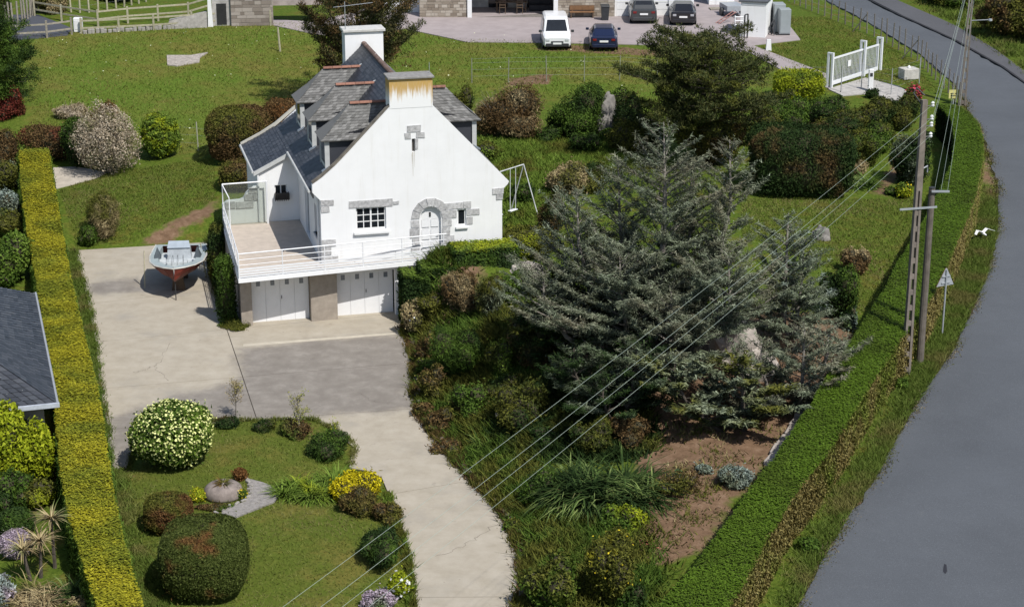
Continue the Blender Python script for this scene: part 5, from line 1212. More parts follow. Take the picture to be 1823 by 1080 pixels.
# road sign seen from behind
rs = thing('road_sign', 'triangular road sign seen from behind on the verge', 'road sign', (17.269,72.329,1.443), math.pi+.45)
SH = 2.814
MB().tube([(0,0,-.2),(0,0,SH-.05)], .035, 8).build('post', M_metal, rs)
MB().slab([(-.42,SH-.72),(.42,SH-.72),(.03,SH),(-.03,SH)], -.05, -.037).build('plate', M_metal, rs)
MB().slab([(-.42,SH-.72),(.42,SH-.72),(.03,SH),(-.03,SH)], -.064, -.052, [[(-.3,SH-.65),(.3,SH-.65),(0,SH-.12)]]).build('red_border', gmat('sign_red', (.4,.03,.03), .5), rs)
for z in (.62, .35): MB().box(-.2, .2, -.036, .0, SH-z, SH-z+.05).build('rail', M_metal, rs)
# gull over the verge
gl_ = thing('gull', 'white gull with spread wings low over the road verge', 'bird', tuple(np.array((21.58,84.099,1.908))+[0,0,.35]), .6)
gb_ = MB().lathe([(.01,-.26),(.05,-.18),(.075,0),(.06,.14),(.035,.2),(.04,.25),(.01,.31)], n=8).build('body', M_white, gl_, True); gb_.rotation_euler = (math.radians(-80), 0, 0)
for s in (-1, 1):
    MB().add([(0,.08,.03),(0,-.1,.03),(s*.3,-.05,.16),(s*.3,.12,.17),(s*.62,-.2,.05),(s*.6,-.06,.06),(0,.08,.045),(0,-.1,.045),(s*.3,-.05,.175),(s*.3,.12,.185),(s*.62,-.2,.06),(s*.6,-.06,.07)], [[0,1,2,3],[3,2,4,5],[6,9,8,7],[9,11,10,8],[0,3,9,6],[3,5,11,9],[1,7,8,2],[2,8,10,4],[5,4,10,11]]).build('wing', M_white, gl_)

# swing frame behind the house
M_metal_pale = gmat('pale_metal', (.55,.56,.56), .5)
swg = thing('swing_frame', 'white tubular swing frame on the grass behind the house', 'swing', (0.539,86.022,2.512), .9)
HS = 2.5
fs = MB().tube([(0,0,HS),(-2.8,0,HS)], .028, 6)
for x in (0, -2.8):
    for y in (-.85, .85): fs.tube([(x,0,HS),(x+(.08 if x == 0 else -.08),y,0)], .024, 6)
fs.build('frame', M_metal_pale, swg)
for x in (-.8, -1.9):
    for q in (-.2, .2): MB().tube([(x+q,0,HS-.03),(x+q,0,.5)], .014, 4).build('chain', M_white_metal, swg)
    MB().bbox(x-.25, x+.25, -.1, .1, .46, .5, .01).build('seat', M_white_metal, swg)

# ------------------------------------------------------------------ boat on its props
BX, BY, BZ = (-15.202,80.778,1.6)[0], (-15.202,80.778,1.6)[1]+2.25, .16
boat = thing('motor_boat', 'small open motor boat with red hull and grey deck on props', 'boat', (BX, BY, BZ), math.radians(5)); boat.scale = (1, .88, 1)
M_hull = gmat('red_hull', (.14,.03,.02), .5, .35, 2.5); M_deck = gmat('grey_deck', (.33,.38,.38), .6, .12, 4); M_trim = gmat('pale_trim', (.55,.53,.48), .5)
st_ = [(-2.55,.03,1.42,.86,.02),(-2.25,.46,1.40,.72,.28),(-1.7,.88,1.36,.66,.62),(-.9,1.16,1.31,.62,.9),(.2,1.26,1.28,.6,1.02),(1.3,1.22,1.27,.6,1.02),(2.3,1.14,1.27,.62,.97)]
rings = []
for y, hb, zs_, zk, ch in st_:
    zc = zk+(zs_-zk)*.42; rings.append([(-hb,y,zs_),(-hb*.97,y,zs_-.1),(-ch*.93,y,zc),(0,y,zk),(ch*.93,y,zc),(hb*.97,y,zs_-.1),(hb,y,zs_)])
V = [p for r_ in rings for p in r_]; F = []
for i in range(len(rings)-1):
    for k in range(6): F.append([i*7+k, i*7+k+1, i*7+8+k, i*7+7+k])
F.append([len(V)-7+k for k in range(7)])
mk('hull', V, F, M_hull, boat)
dk = MB()
inn = [(-1.75,.45),(-.9,.78),(.2,.9),(1.3,.88),(2.0,.82)]
out_l = [(-s[1]*.99, s[0], s[2]+.01) for s in st_]; 
O_ = [(s[1]*1.0, s[0], s[2]) for s in st_]
ins = [(.02,-2.3),(.2,-2.0),(.45,-1.6),(.78,-.9),(.9,.2),(.88,1.3),(.82,2.0)]
for sgn in (-1, 1):
    for i in range(6):
        a, b = O_[i], O_[i+1]; c, d = ins[i+1], ins[i]
        dk.add([(sgn*a[0],a[1],a[2]+.015),(sgn*b[0],b[1],b[2]+.015),(sgn*c[0],c[1],b[2]+.03),(sgn*d[0],d[1],a[2]+.03)], [[0,1,2,3]])
        dk.add([(sgn*c[0],c[1],b[2]+.03),(sgn*d[0],d[1],a[2]+.03),(sgn*d[0],d[1],.95),(sgn*c[0],c[1],.95)], [[0,1,2,3]])
dk.add([(-.82,2.0,1.3),(.82,2.0,1.3),(1.12,2.3,1.285),(-1.12,2.3,1.285)], [[0,1,2,3]])
dk.build('deck', M_deck, boat)
MB().add([(s*q[0], q[1], .97) for q in ins for s in (-1, 1)], [[2*i, 2*i+1, 2*i+3, 2*i+2] for i in range(6)]).build('cockpit_floor', gmat('pale_floor', (.5,.53,.54), .6), boat)
MB().tube([(-s[1]-.02, s[0], s[2]) for s in st_[::-1]]+[(s[1]+.02, s[0], s[2]) for s in st_], .035, 5).build('gunwale', M_trim, boat)
MB().tube([(0,-2.56,1.42),(0,-2.42,.84),(0,-1.7,.65),(0,1.8,.6)], .03, 5).build('keel_strip', M_trim, boat)
cs = MB().hexa([(-.55,.75,.97),(.55,.75,.97),(.55,1.35,.97),(-.55,1.35,.97),(-.5,.85,1.5),(.5,.85,1.5),(.5,1.35,1.55),(-.5,1.35,1.55)]).build('console', gmat('pale_console', (.42,.45,.47), .5), boat)
MB().hexa([(-.52,.78,1.51),(.52,.78,1.51),(.52,.8,1.51),(-.52,.8,1.51),(-.46,1.05,1.78),(.46,1.05,1.78),(.46,1.07,1.78),(-.46,1.07,1.78)]).build('windscreen', gmat('pale_screen', (.36,.41,.46), .2, .1, 3, .5), cs)
MB().bbox(-.45, .45, -.6, -.1, .97, 1.2, .02).build('thwart', gmat('pale_seat', (.5,.53,.53), .5), boat)
for s in (-1, 1):
    MB().add([(s*.72,-.25,1.28),(s*1.05,-.35,1.28),(s*1.08,.35,1.28),(s*.75,.35,1.28),(s*.9,.05,1.78)], [[0,1,4],[1,2,4],[2,3,4],[3,0,4],[3,2,1,0]]).build('cowl', gmat('dark_canvas', (.07,.085,.095), .8), boat)
    for x in (.12, .38): MB().tube([(s*x,-2.0+x*.3,1.42),(s*x*.95,-1.75+x*.3,1.72),(s*x*.9,-1.2,1.7),(s*x*.9,-1.1,1.35)], .008, 4).build('bow_rail', M_dark_metal, boat)
for x, y in ((-.4,-1.2),(.4,-1.2),(-.45,1.4),(.45,1.4)):
    pass
cr = thing('boat_cradle', 'dark timber chocks carrying the red boat on the concrete', 'cradle', (BX, BY, 0), math.radians(5))
for y in (-.4, 1.4): MB().hexa([(-.3,y-.12,0),(.3,y-.12,0),(.3,y+.12,0),(-.3,y+.12,0),(-.2,y-.1,.77),(.2,y-.1,.77),(.2,y+.1,.77),(-.2,y+.1,.77)]).build('chock', M_fwood, cr)
MB().tube([(0,-1.9,0),(0,-1.9,.88)], .025, 5).build('bow_prop', M_dark_metal, cr)
lp = thing('boat_prop', 'pale pole propping the left side of the red boat', 'pole', (-16.754,82.864,-0.05), 0)
MB().tube([(0,0,0),(.02,.3,1.75)], .03, 5).build('pole', M_wood_pale, lp)
rp = thing('boat_prop', 'pale pole leaning against the right side of the red boat', 'pole', (-14.163,84.375,-0.05), 0)
MB().tube([(0,0,0),(-.22,.1,1.75)], .03, 5).build('pole', M_wood_pale, rp)

# ------------------------------------------------------------------ cars
def car(name, label, loc, rot, paint, stn, cabin, wheels, rear, L, plate_z, light_c, cat='car', lower=None, wr=.32, tw=None):
    """stn: (y, half width, z low, z shoulder) of the body; cabin: (y, z base, half base, z top, half top); y runs from the end facing -y"""
    o = thing(name, label, cat, loc, rot, 'cars parked on the gravel yard')
    m, nt, b = newmat(name+'_paint', .28, .5); b.inputs['Base Color'].default_value = (*paint, 1); b.inputs['Coat Weight'].default_value = .5; b.inputs['Coat Roughness'].default_value = .08
    V = []; F = []; K = 10
    for y, w, zl, zs_ in stn:
        zm = zl+(zs_-zl)*.45; V += [(-w*.9,y,zl),(-w*.985,y,zl+.1),(-w,y,zm),(-w*.97,y,zs_-.06),(-w*.86,y,zs_),(w*.86,y,zs_),(w*.97,y,zs_-.06),(w,y,zm),(w*.985,y,zl+.1),(w*.9,y,zl)]
    for i in range(len(stn)-1):
        for k in range(K): F.append([i*K+k, i*K+(k+1) % K, (i+1)*K+(k+1) % K, (i+1)*K+k])
    F += [list(range(K)), list(range((len(stn)-1)*K, len(stn)*K))[::-1]]
    MBx = MB().add(V, F); body = MBx.build('body', m, o, False)
    cv = []; cf = []
    for y, zb, wb, zt, wt in cabin: cv += [(-wb,y,zb),(-wt,y,zt-.07),(-wt*.84,y,zt),(wt*.84,y,zt),(wt,y,zt-.07),(wb,y,zb)]
    for i in range(len(cabin)-1):
        for k in range(5): cf.append([i*6+k, i*6+k+1, i*6+7+k, i*6+6+k])
    cf += [[0,1,2,3,4,5], [len(cv)-1-k for k in range(6)]]
    MB().add(cv, cf).build('roof', m, o)
    C = np.array(cv).reshape(-1, 6, 3)
    def pane(nm, P, off, sh=.9):
        P = np.array(P); c = P.mean(0); Q = c+(P-c)*sh+np.array(off); q2 = Q-np.array(off)*1.4
        MB().hexa([*q2, *Q]).build(nm, M_glass, o)
    A, Bc = C[0], C[1]
    n1 = np.cross(A[4]-A[1], Bc[2]-A[1]); 
    def scr(i, j, nm, sgn):
        a, bb = C[i], C[j]; P = [a[0]*.93+a[1]*.07 if False else a[0], a[5], bb[3], bb[2]]
        P = [np.array([a[0][0]*.92, a[0][1], a[0][2]]), np.array([a[5][0]*.92, a[5][1], a[5][2]]), np.array([bb[3][0]*1.04, bb[3][1], bb[3][2]-.02]), np.array([bb[2][0]*1.04, bb[2][1], bb[2][2]-.02])]
        n = np.cross(P[1]-P[0], P[3]-P[0]); n = n/np.linalg.norm(n); n = n if n[2] > 0 else -n
        pane(nm, P, n*.02, .9)
    scr(0, 1, 'rear_window' if rear else 'windscreen', -1); scr(len(C)-1, len(C)-2, 'windscreen' if rear else 'rear_window', 1)
    for s, k0, k1 in ((-1, 0, 1), (1, 5, 4)):
        for i in range(1, len(C)-2 if cat == 'car' else 2):
            P = [C[i][k0], C[i+1][k0], C[i+1][k1], C[i][k1]]; pane('side_window', P, np.array([s*.015, 0, .006]), .86)
    tyre = newmat('tyre', .9, .2)[0]; tyre.node_tree.nodes['Principled BSDF'].inputs['Base Color'].default_value = (.015,.015,.016,1)
    ww = stn[len(stn)//2][1]
    for y in wheels:
        for s in (-1, 1):
            wv = MB().tube([(s*(ww-.2),y,wr),(s*(ww-.0),y,wr)], wr, 16).build('wheel', tyre, o)
            MB().tube([(s*(ww+.001),y,wr),(s*(ww+.012),y,wr)], wr*.62, 12).build('rim', M_metal, wv)
    y0 = stn[0][0]; w0 = stn[0][1]; lm = newmat('light', .15, .6)[0]; lm.node_tree.nodes['Principled BSDF'].inputs['Base Color'].default_value = (*light_c, 1)
    s1 = stn[1]; zz = stn[0][3]
    for s in (-1, 1):
        MB().bbox(min(s*w0*.62, s*w0*.93), max(s*w0*.62, s*w0*.93), y0-.03, y0+.06, zz-.2, zz-.06, .015).build('tail_light' if rear else 'headlight', lm, o)
        cy = cabin[-2][0] if rear else cabin[0][0]+.25
        MB().bbox(s*(ww+.02) if s > 0 else -ww-.22, ww+.22 if s > 0 else -(ww+.02), cy, cy+.1, .98, 1.14, .02).build('mirror', m if tw is None else M_dark_metal, o)
    MB().box(-.27, .27, y0-.045, y0-.031, plate_z, plate_z+.12).build('plate', M_white, o)
    MB().bbox(-w0*.95, w0*.95, y0-.03, y0+.12, stn[0][2]-.02, stn[0][2]+.2, .03).build('bumper', lower or m, o)
    if not rear: MB().box(-w0*.5, w0*.5, y0-.035, y0-.001, zz-.3, zz-.2).build('grille', M_dark_metal, o)
    return o
vc = (2.873,120.144,3.696); van_s = [(0,.78,.28,.82),(.12,.86,.25,.92),(.5,.9,.24,1.0),(1.0,.91,.24,1.08),(2.2,.91,.24,1.08),(3.6,.91,.24,1.08),(4.2,.9,.26,1.08),(4.35,.85,.3,1.02)]
van_c = [(.85,1.06,.84,1.08,.8),(1.5,1.06,.86,1.78,.74),(2.1,1.06,.87,1.86,.76),(3.4,1.06,.87,1.86,.76),(4.2,1.06,.86,1.84,.75),(4.34,1.06,.84,1.1,.78)]
car('white_van', 'white delivery van with dark bumper parked on the grass edge', vc, .03, (.8,.8,.8), van_s, van_c, (.78, 3.5), False, 4.35, .42, (.5,.52,.53), 'van', M_dark_metal, tw=1)
hb_s = [(0,.76,.3,.9),(.1,.85,.26,.98),(.5,.9,.24,1.0),(1.2,.91,.23,.98),(2.6,.9,.22,.96),(3.3,.89,.22,.92),(3.9,.85,.24,.82),(4.2,.72,.3,.7)]
hb_c = [(.25,.96,.76,1.0,.7),(.95,.97,.8,1.38,.6),(1.7,.96,.82,1.46,.62),(2.3,.95,.82,1.42,.61),(3.1,.92,.8,.95,.74)]
car('blue_car', 'dark blue hatchback parked beside the white van', (5.819,119.803,3.691), -.02, (.012,.018,.05), hb_s, hb_c, (.72, 3.3), True, 4.2, .62, (.18,.015,.015))
mp_s = [(0,.8,.32,.98),(.1,.88,.26,1.06),(.5,.91,.24,1.08),(1.5,.92,.23,1.05),(2.8,.91,.22,1.02),(3.5,.9,.22,.98),(4.2,.86,.24,.86),(4.45,.74,.3,.74)]
mp_c = [(.1,1.04,.8,1.08,.76),(.55,1.06,.82,1.58,.66),(1.5,1.04,.84,1.68,.68),(2.4,1.02,.84,1.62,.66),(3.4,.97,.82,1.0,.76)]
car('grey_car', 'dark grey people carrier parked nearest the white garage door', (8.905,128.404,3.858), .0, (.045,.048,.05), mp_s, mp_c, (.75, 3.5), True, 4.45, .68, (.18,.015,.015))
car('black_car', 'black hatchback parked right of the grey people carrier', (11.505,127.728,3.866), -.06, (.012,.012,.015), hb_s, hb_c, (.72, 3.3), True, 4.2, .6, (.4,.4,.42))

# ------------------------------------------------------------------ hedges
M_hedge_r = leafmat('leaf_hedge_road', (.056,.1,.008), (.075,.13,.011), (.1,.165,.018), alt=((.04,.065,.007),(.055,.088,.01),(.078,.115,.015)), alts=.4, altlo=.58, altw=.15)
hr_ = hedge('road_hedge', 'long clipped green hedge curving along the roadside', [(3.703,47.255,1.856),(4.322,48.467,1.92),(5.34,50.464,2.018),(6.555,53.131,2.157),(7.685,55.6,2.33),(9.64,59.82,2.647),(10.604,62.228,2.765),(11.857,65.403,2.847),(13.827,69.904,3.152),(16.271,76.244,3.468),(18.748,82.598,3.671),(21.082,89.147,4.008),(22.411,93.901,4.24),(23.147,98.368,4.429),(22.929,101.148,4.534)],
      [(5.629,47.126,1.925),(6.529,49.236,2.04),(7.184,50.818,2.117),(7.793,52.504,2.189),(8.523,54.281,2.27),(9.823,57.047,2.402),(10.617,58.528,2.511),(11.414,60.335,2.622),(12.288,62.518,2.673),(13.323,65.085,2.725),(14.583,67.661,2.913),(16.252,70.922,3.154),(18.609,77.258,3.404),(21.351,85.056,3.729),(23.344,92.042,4.12),(24.368,97.367,4.36),(24.13,100.54,4.485)], 1.75, M_hedge_r, LM('dark','green', altlo=.6), L=.09, W=.05, dens=2.4, batter=.02, seed=5, wob=.025,  # garden-side leaves use a darker palette, their deep shade put into the colour
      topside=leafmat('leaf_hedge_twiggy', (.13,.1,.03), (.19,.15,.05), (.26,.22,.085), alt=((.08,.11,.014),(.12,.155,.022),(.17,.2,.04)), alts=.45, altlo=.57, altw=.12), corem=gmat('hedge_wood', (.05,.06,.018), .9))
M_hedge_l = LM('yellow', 'lime', alts=.3, altlo=.45, altw=.12)
hedge('garden_hedge', 'clipped yellow green hedge along the left plot boundary', [(-26.054,98.408,2.599),(-24.54,92.454,2.287),(-22.583,85.519,1.703),(-21.221,81.021,1.471),(-19.412,74.764,1.494),(-17.49,68.086,1.515),(-16.043,62.518,1.484),(-14.723,57.506,1.545),(-13.365,53.202,1.576),(-12.405,50.659,1.52),(-11.615,48.375,1.437)],
      [(-24.622,98.663,2.658),(-22.927,92.522,2.268),(-21.159,86.339,1.46),(-19.776,81.243,1.401),(-17.725,74.053,1.494),(-16.148,68.806,1.475),(-14.991,64.728,1.463),(-13.999,60.768,1.574),(-13.244,57.782,1.624),(-12.058,53.492,1.628),(-11.108,50.615,1.542),(-10.371,48.352,1.45)], 1.5, leafmat('leaf_hedge_left', (.17,.155,.01), (.285,.26,.014), (.4,.365,.028), alt=((.085,.1,.01),(.15,.17,.015),(.235,.25,.025)), alts=.42, altlo=.54, altw=.14), LM('green', 'bright'), L=.1, W=.06, dens=2.6, batter=.05, wob=.1, seed=8, corem=gmat('hedge_wood2', (.07,.075,.02), .9))
# clipped stepped hedge before the entrance
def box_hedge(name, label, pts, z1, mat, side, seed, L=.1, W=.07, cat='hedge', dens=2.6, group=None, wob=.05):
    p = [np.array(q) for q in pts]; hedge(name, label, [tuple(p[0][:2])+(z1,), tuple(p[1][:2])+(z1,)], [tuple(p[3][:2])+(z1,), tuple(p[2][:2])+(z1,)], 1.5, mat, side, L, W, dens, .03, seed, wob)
_hl = lambda u, v: (HO[0]+u*math.cos(HA)-v*math.sin(HA), HO[1]+u*math.sin(HA)+v*math.cos(HA))
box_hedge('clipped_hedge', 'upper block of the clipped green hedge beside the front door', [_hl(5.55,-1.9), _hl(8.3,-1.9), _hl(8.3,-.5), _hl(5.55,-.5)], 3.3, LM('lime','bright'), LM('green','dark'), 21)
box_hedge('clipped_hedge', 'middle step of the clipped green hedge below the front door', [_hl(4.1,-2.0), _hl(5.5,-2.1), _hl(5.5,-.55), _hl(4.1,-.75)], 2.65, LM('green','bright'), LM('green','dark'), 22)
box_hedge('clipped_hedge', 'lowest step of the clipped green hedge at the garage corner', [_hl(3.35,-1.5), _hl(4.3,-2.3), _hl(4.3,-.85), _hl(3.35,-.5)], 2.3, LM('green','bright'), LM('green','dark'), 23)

# ------------------------------------------------------------------ trees
M_cedar = leafmat('leaf_cedar', *PAL['cedar'], alt=((.06,.055,.032),(.145,.135,.085),(.27,.255,.18)), alts=.45, altlo=.56, altw=.14, rough=.65)
cx, cy, cz = (5.384,67.742,1.87)
conifer('blue_cedar', 'huge grey green cedar with several leaders filling the right garden', 'tree', (cx, cy, cz),
        [(0.3,.8,9.2,4.1),(-2.9,.6,6.6,3.6),(2.9,2.2,8.2,2.9),(-1.4,-1.2,4.8,5.0),(2.6,-1.0,4.6,4.6),(-4.2,-.9,4.0,3.2),(.4,-2.2,3.4,4.2),(-1.3,2.0,7.4,3.2),(1.5,2.6,7.2,3.0)], M_cedar, M_bark_grey, 3, dens=1.45, tier=.5, rise=.4, droop=.22, low=.1, wind=(-.25,.1), sprig=(.21,.035), nb_=4)
x, y, z = (10.511,69.944,1.636)
conifer('blue_cedar', 'smaller blue cedar right of the huge grey green cedar', 'tree', (x, y, z), [(0,0,5.6,2.5),(.7,.3,4.2,2.0)], LM('cedar', 'silver', alts=.5, altlo=.62), M_bark_grey, 13, dens=1.5, tier=.42, rise=.45, low=.1, sprig=(.22,.038), nb_=4)
x, y, z = (10.46,64.387,1.16)
conifer('low_cedar', 'low spreading grey cedar beside the road hedge', 'tree', (x, y, z), [(0,0,3.4,2.9),(-1.5,.2,2.8,2.6),(1.0,.9,3.0,2.2)], M_cedar, M_bark_grey, 17, dens=1.4, tier=.42, rise=.4, low=.1, sprig=(.22,.038))
x, y, z = (8.332,62.738,1.18)
conifer('low_cedar', 'low dark cedar skirt nearest the brown soil bed', 'tree', (x, y, z), [(-.2,.4,2.6,2.6),(-2.6,.3,2.7,2.8)], LM('cedar','olive', alts=.5), M_bark, 18, dens=1.7, tier=.36, rise=.3, low=.12)
x, y, z = (3.816,63.953,1.226)
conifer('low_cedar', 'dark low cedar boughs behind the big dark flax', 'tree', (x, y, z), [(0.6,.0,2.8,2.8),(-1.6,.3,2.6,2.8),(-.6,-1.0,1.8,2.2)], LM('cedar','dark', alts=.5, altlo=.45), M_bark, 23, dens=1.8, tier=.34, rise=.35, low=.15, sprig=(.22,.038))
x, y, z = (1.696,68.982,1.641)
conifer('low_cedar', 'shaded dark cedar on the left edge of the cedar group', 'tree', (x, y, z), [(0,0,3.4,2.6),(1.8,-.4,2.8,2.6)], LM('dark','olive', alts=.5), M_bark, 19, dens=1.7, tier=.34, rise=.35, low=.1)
M_pine = LM('pine', 'brown', alts=.5, altlo=.62)
x, y, z = (10.093,95.132,2.761)
pine('pine_tree', 'dark spreading pine with bare trunk behind the cedar', 'tree', (x, y, z), 6.243, 4.4, LM('pine','olive', alts=.6, altlo=.58), 4, tiers=10, ntuft=38, tuft=.34, bare=.25, lean=(-.1,.3), rise=.22, cone=-.05, shape=lambda t: float(np.interp(t, [.25,.4,.6,.75,.85,1.0], [.75,.8,1.0,.85,.62,.5])))
x, y, z = (-8.807,108.198,2.77)
pine('pine_tree', 'brownish pine rising behind the rear chimney', 'tree', (x, y, z+.2), 7.8, 3.6, LM('pine','brown', alts=.5, altlo=.5), 6, tiers=12, ntuft=34, tuft=.34, bare=.12, rise=.6, shape=lambda t: .35+.75*(1-abs(t-.5)*1.3))
x, y, z = (-30.047,109.243,2.202)
pine('pine_tree', 'dark evergreen tree at the left edge of the meadow', 'tree', (x, y, z), 5.6, 3.4, LM('dark','green', alts=.5), 7, tiers=13, ntuft=46, tuft=.36, bare=.08, rise=.3)
# young leafless saplings on the front lawn edge
def sapling(label, loc, h, sp, seed, n=34, mat=M_bark_grey, leaf=None):
    o = thing('sapling', label, 'sapling', loc); r = rng(seed); m = MB(); m.tube([(0,0,-.05),(.03,.02,h*.4),(0,0,h*.75)], [.03,.02,.012], 5); T_ = []
    for i in range(n):
        z = h*r.uniform(.25, .75); a = r.uniform(0, 6.28); L_ = sp*r.uniform(.5, 1.1); e = np.array([math.cos(a)*L_, math.sin(a)*L_, z+L_*r.uniform(.6, 1.5)])
        m.tube([(0,0,z), tuple(np.array([0,0,z])*.5+e*.5+r.normal(size=3)*.03), tuple(e)], [.012,.008,.004], 3, False)
        for q in r.uniform(.3, 1, 16): T_.append(np.array([0,0,z])*(1-q)+e*q+r.normal(size=3)*.06)
    m.build('trunk', mat, o); P = np.array(T_); V, F = leaves(P, r.normal(size=P.shape), .07, .035, r, .3); mk('foliage', V, F, leaf or LM('straw','lime', altlo=.5), o); return o
sapling('thin pale sapling standing on the lawn edge, left of two', (-10.442,67.118,-0.05), 1.75, .35, 41)
sapling('thin pale sapling standing on the lawn edge, right of two', (-7.824,64.92,0.104), 2.0, .42, 42)
sapling('tiny bare sapling at the driveway corner beside the dark bush', (-6.61,65.597,-0.042), .55, .2, 43, 10)

# ------------------------------------------------------------------ shrubs
SH, SM = 'shrub', 'bush'
F_white = gmat('white_petals', (.78,.8,.55), .6, .1); F_yel = gmat('yellow_petals', (.7,.55,.03), .6, .2); F_pink = gmat('lilac_petals', (.42,.33,.44), .7, .2); F_purew = gmat('pure_white_petals', (.8,.8,.78), .6); F_red = gmat('pink_red_petals', (.5,.05,.09), .6, .2)
bush('flowering_bush', 'round bush covered in pale yellow flowers at the driveway edge', (-11.991,62.378,0.17,1.493,2.319), LM('bright','green'), L=.13, W=.09, lump=.1, jit=.22, flowers=(1700,.085,gmat('cream_petals', (.74,.76,.3), .6, .1)), lobes=1, stray=.03)
bush('topiary_ball', 'large barrel shaped clipped conifer on the front lawn', (-9.38,52.667,0.144,1.341,2.322), leafmat('leaf_topiary', (.03,.042,.008), (.055,.072,.014), (.09,.11,.028), alt=((.07,.03,.012),(.13,.06,.02),(.19,.1,.04)), alts=.8, altlo=.62, altw=.08), L=.09, W=.035, e=3.0, lump=.025, jit=.06, dens=1.9, align=.62, up=.3, corek=.9)
bush('topiary_mound', 'reddish brown clipped mound behind the large topiary', (-11.201,56.921,0.206,0.809,1.196), leafmat('leaf_mound', (.05,.024,.01), (.1,.05,.018), (.17,.09,.035), alt=PAL['olive'], alts=.9, altlo=.5), L=.09, W=.035, e=2.6, lump=.05, jit=.12, dens=1.6, up=.4, corek=.88)
bush('yellow_bush', 'bright yellow golden bush at the lawn corner', (-5.218,59.631,0.021,0.977,1.072), LM('yellow'), L=.11, W=.06, lump=.12, jit=.3)
bush('dark_bush', 'dark twiggy bush in front of the yellow golden bush', (-5.188,58.495,0.051,0.753,0.975), LM('olive','brown'), L=.1, W=.04, up=.6, jit=.4)
bush('dark_bush', 'round dark green bush at the driveway corner', (-6.579,63.325,0.02,0.817,0.922), LM('dark','green'), L=.1, W=.04, up=.5, jit=.35)
bush('low_shrub', 'low dark shrub under the left sapling', (-9.136,65.628,0.134,0.572,0.389), LM('dark','olive'), L=.09, W=.04, jit=.4, up=.4)
bush('low_shrub', 'low leafy shrub under the right sapling', (-7.934,65.077,0.105,0.671,0.568), LM('green','brown'), L=.09, W=.05, jit=.4)
bush('low_shrub', 'small dark shrub beside the flowering bush', (-10.554,65.927,0.105,0.449,0.371), LM('dark','brown'), L=.09, W=.05, jit=.4)
spiky('agapanthus', 'left clump of bright strappy leaves on the lawn edge', 'plant', (-7.124,59.758,0.13), 18, 70, .85, .06, LM('bright','lime', altlo=.6), .6, .8, .75, .4, 'strappy clumps by the lawn', seed=51)
spiky('agapanthus', 'right clump of bright strappy leaves next to the yellow bush', 'plant', (-6.256,60.754,0.065), 11, 70, .85, .06, LM('bright','green', altlo=.6), .6, .8, .5, .4, 'strappy clumps by the lawn', seed=52)
bush('spiky_shrub', 'tall dark green feathery shrub along the lower driveway edge', (-4.167,55.104,0.036,0.653,1.667), LM('dark','green'), L=.16, W=.04, up=1.0, jit=.4, hs=.6, ry=1.5)
bush('low_shrub', 'brownish low shrub between yellow bush and feathery shrub', (-4.13,58.114,-0.039,0.581,0.673), LM('brown','olive'), L=.09, W=.05, jit=.4)
bush('flowering_shrub', 'yellow green shrub with white blooms at the bottom driveway edge', (-3.443,52.522,-0.031,0.361,1.442), LM('lime','green'), L=.12, W=.05, up=.5, flowers=(25,.13,F_purew), hs=.6)
bush('lilac_shrub', 'lilac flowering shrub at the bottom edge of the drive', (-4.038,51.537,-0.004,0.549,0.77), LM('lilac','green', altlo=.6), L=.09, W=.05)
# planter and path on the lawn
px, py, pz = (-9.8,59.465,0.22)
plt = thing('stone_planter', 'round grey stone planter on the front lawn', 'planter', (px, py, pz))
MB().lathe([(.64,0),(.68,.1),(.62,.32),(.5,.42),(.3,.46)], n=20).build('bowl', gmat('planter_stone', (.24,.2,.175), .95, .3, 5, bmp=.4), plt, True)
v_, f_ = blades_vf(150, .42, .035, rng(5), .9, .7); mk('leaves', v_+np.array([0,0,.42]), f_, LM('rust','olive'), plt)
bush('orange_plant', 'small orange brown plant right of the stone planter', (-9.418,60.804,0.213,0.243,0.535), LM('rust'), L=.1, W=.04, up=.6)
bush('yellow_flowers', 'low yellow flowers left of the stone planter', (-10.59,59.022,0.22,0.247,0.476), LM('lime'), L=.07, W=.04, flowers=(50,.06,F_yel))
bush('yellow_flowers', 'low yellow flowers right of the stone planter', (-9.199,59.319,0.213,0.257,0.35), LM('green'), L=.07, W=.04, flowers=(40,.06,F_yel))
bush('bed_plants', 'low reddish plants in front of the stone planter', (-9.979,58.355,0.224,0.657,0.25), LM('brown','green'), L=.08, W=.04, jit=.5, ry=.3)
path = sheet('gravel_path', [(-9.183,60.861,0.208),(-8.557,60.519,0.19),(-8.124,60.127,0.175),(-7.915,59.482,0.171),(-8.024,58.957,0.18),(-8.567,58.321,0.203),(-9.134,57.668,0.218),(-9.678,57.833,0.224),(-9.593,58.28,0.222),(-8.999,58.891,0.21),(-8.889,59.5,0.205),(-9.013,60.152,0.206)], gmat('path_gravel', (.27,.25,.23), .95, .3, 7, bmp=.4), .06, .25, None, .12, label='curved grey gravel path around the stone planter')
M_rock_g2 = gmat('edging_grey', (.3,.28,.25), .9, .3, 5, rnd=.2)
kb = thing('path_edging', 'curved row of pale edging stones around the planter bed', 'edging', (-8.985,59.354,0.208)); ko = np.array(kb.location); k0 = None
for i, q in enumerate(resample([(-9.221,60.859,0.209),(-8.987,60.249,0.205),(-8.908,59.499,0.205),(-9.074,58.888,0.212),(-9.525,58.462,0.221),(-9.828,57.965,0.224)], 11)):
    ob = MB().bbox(-.12, .12, -.05, .05, -.05, .1, .02).build('stone', M_rock_g2, kb) if i == 0 else inst(k0, kb)
    k0 = k0 or ob; ob.location = tuple(q-ko); ob.rotation_euler = (0, 0, i*.35-1.2)

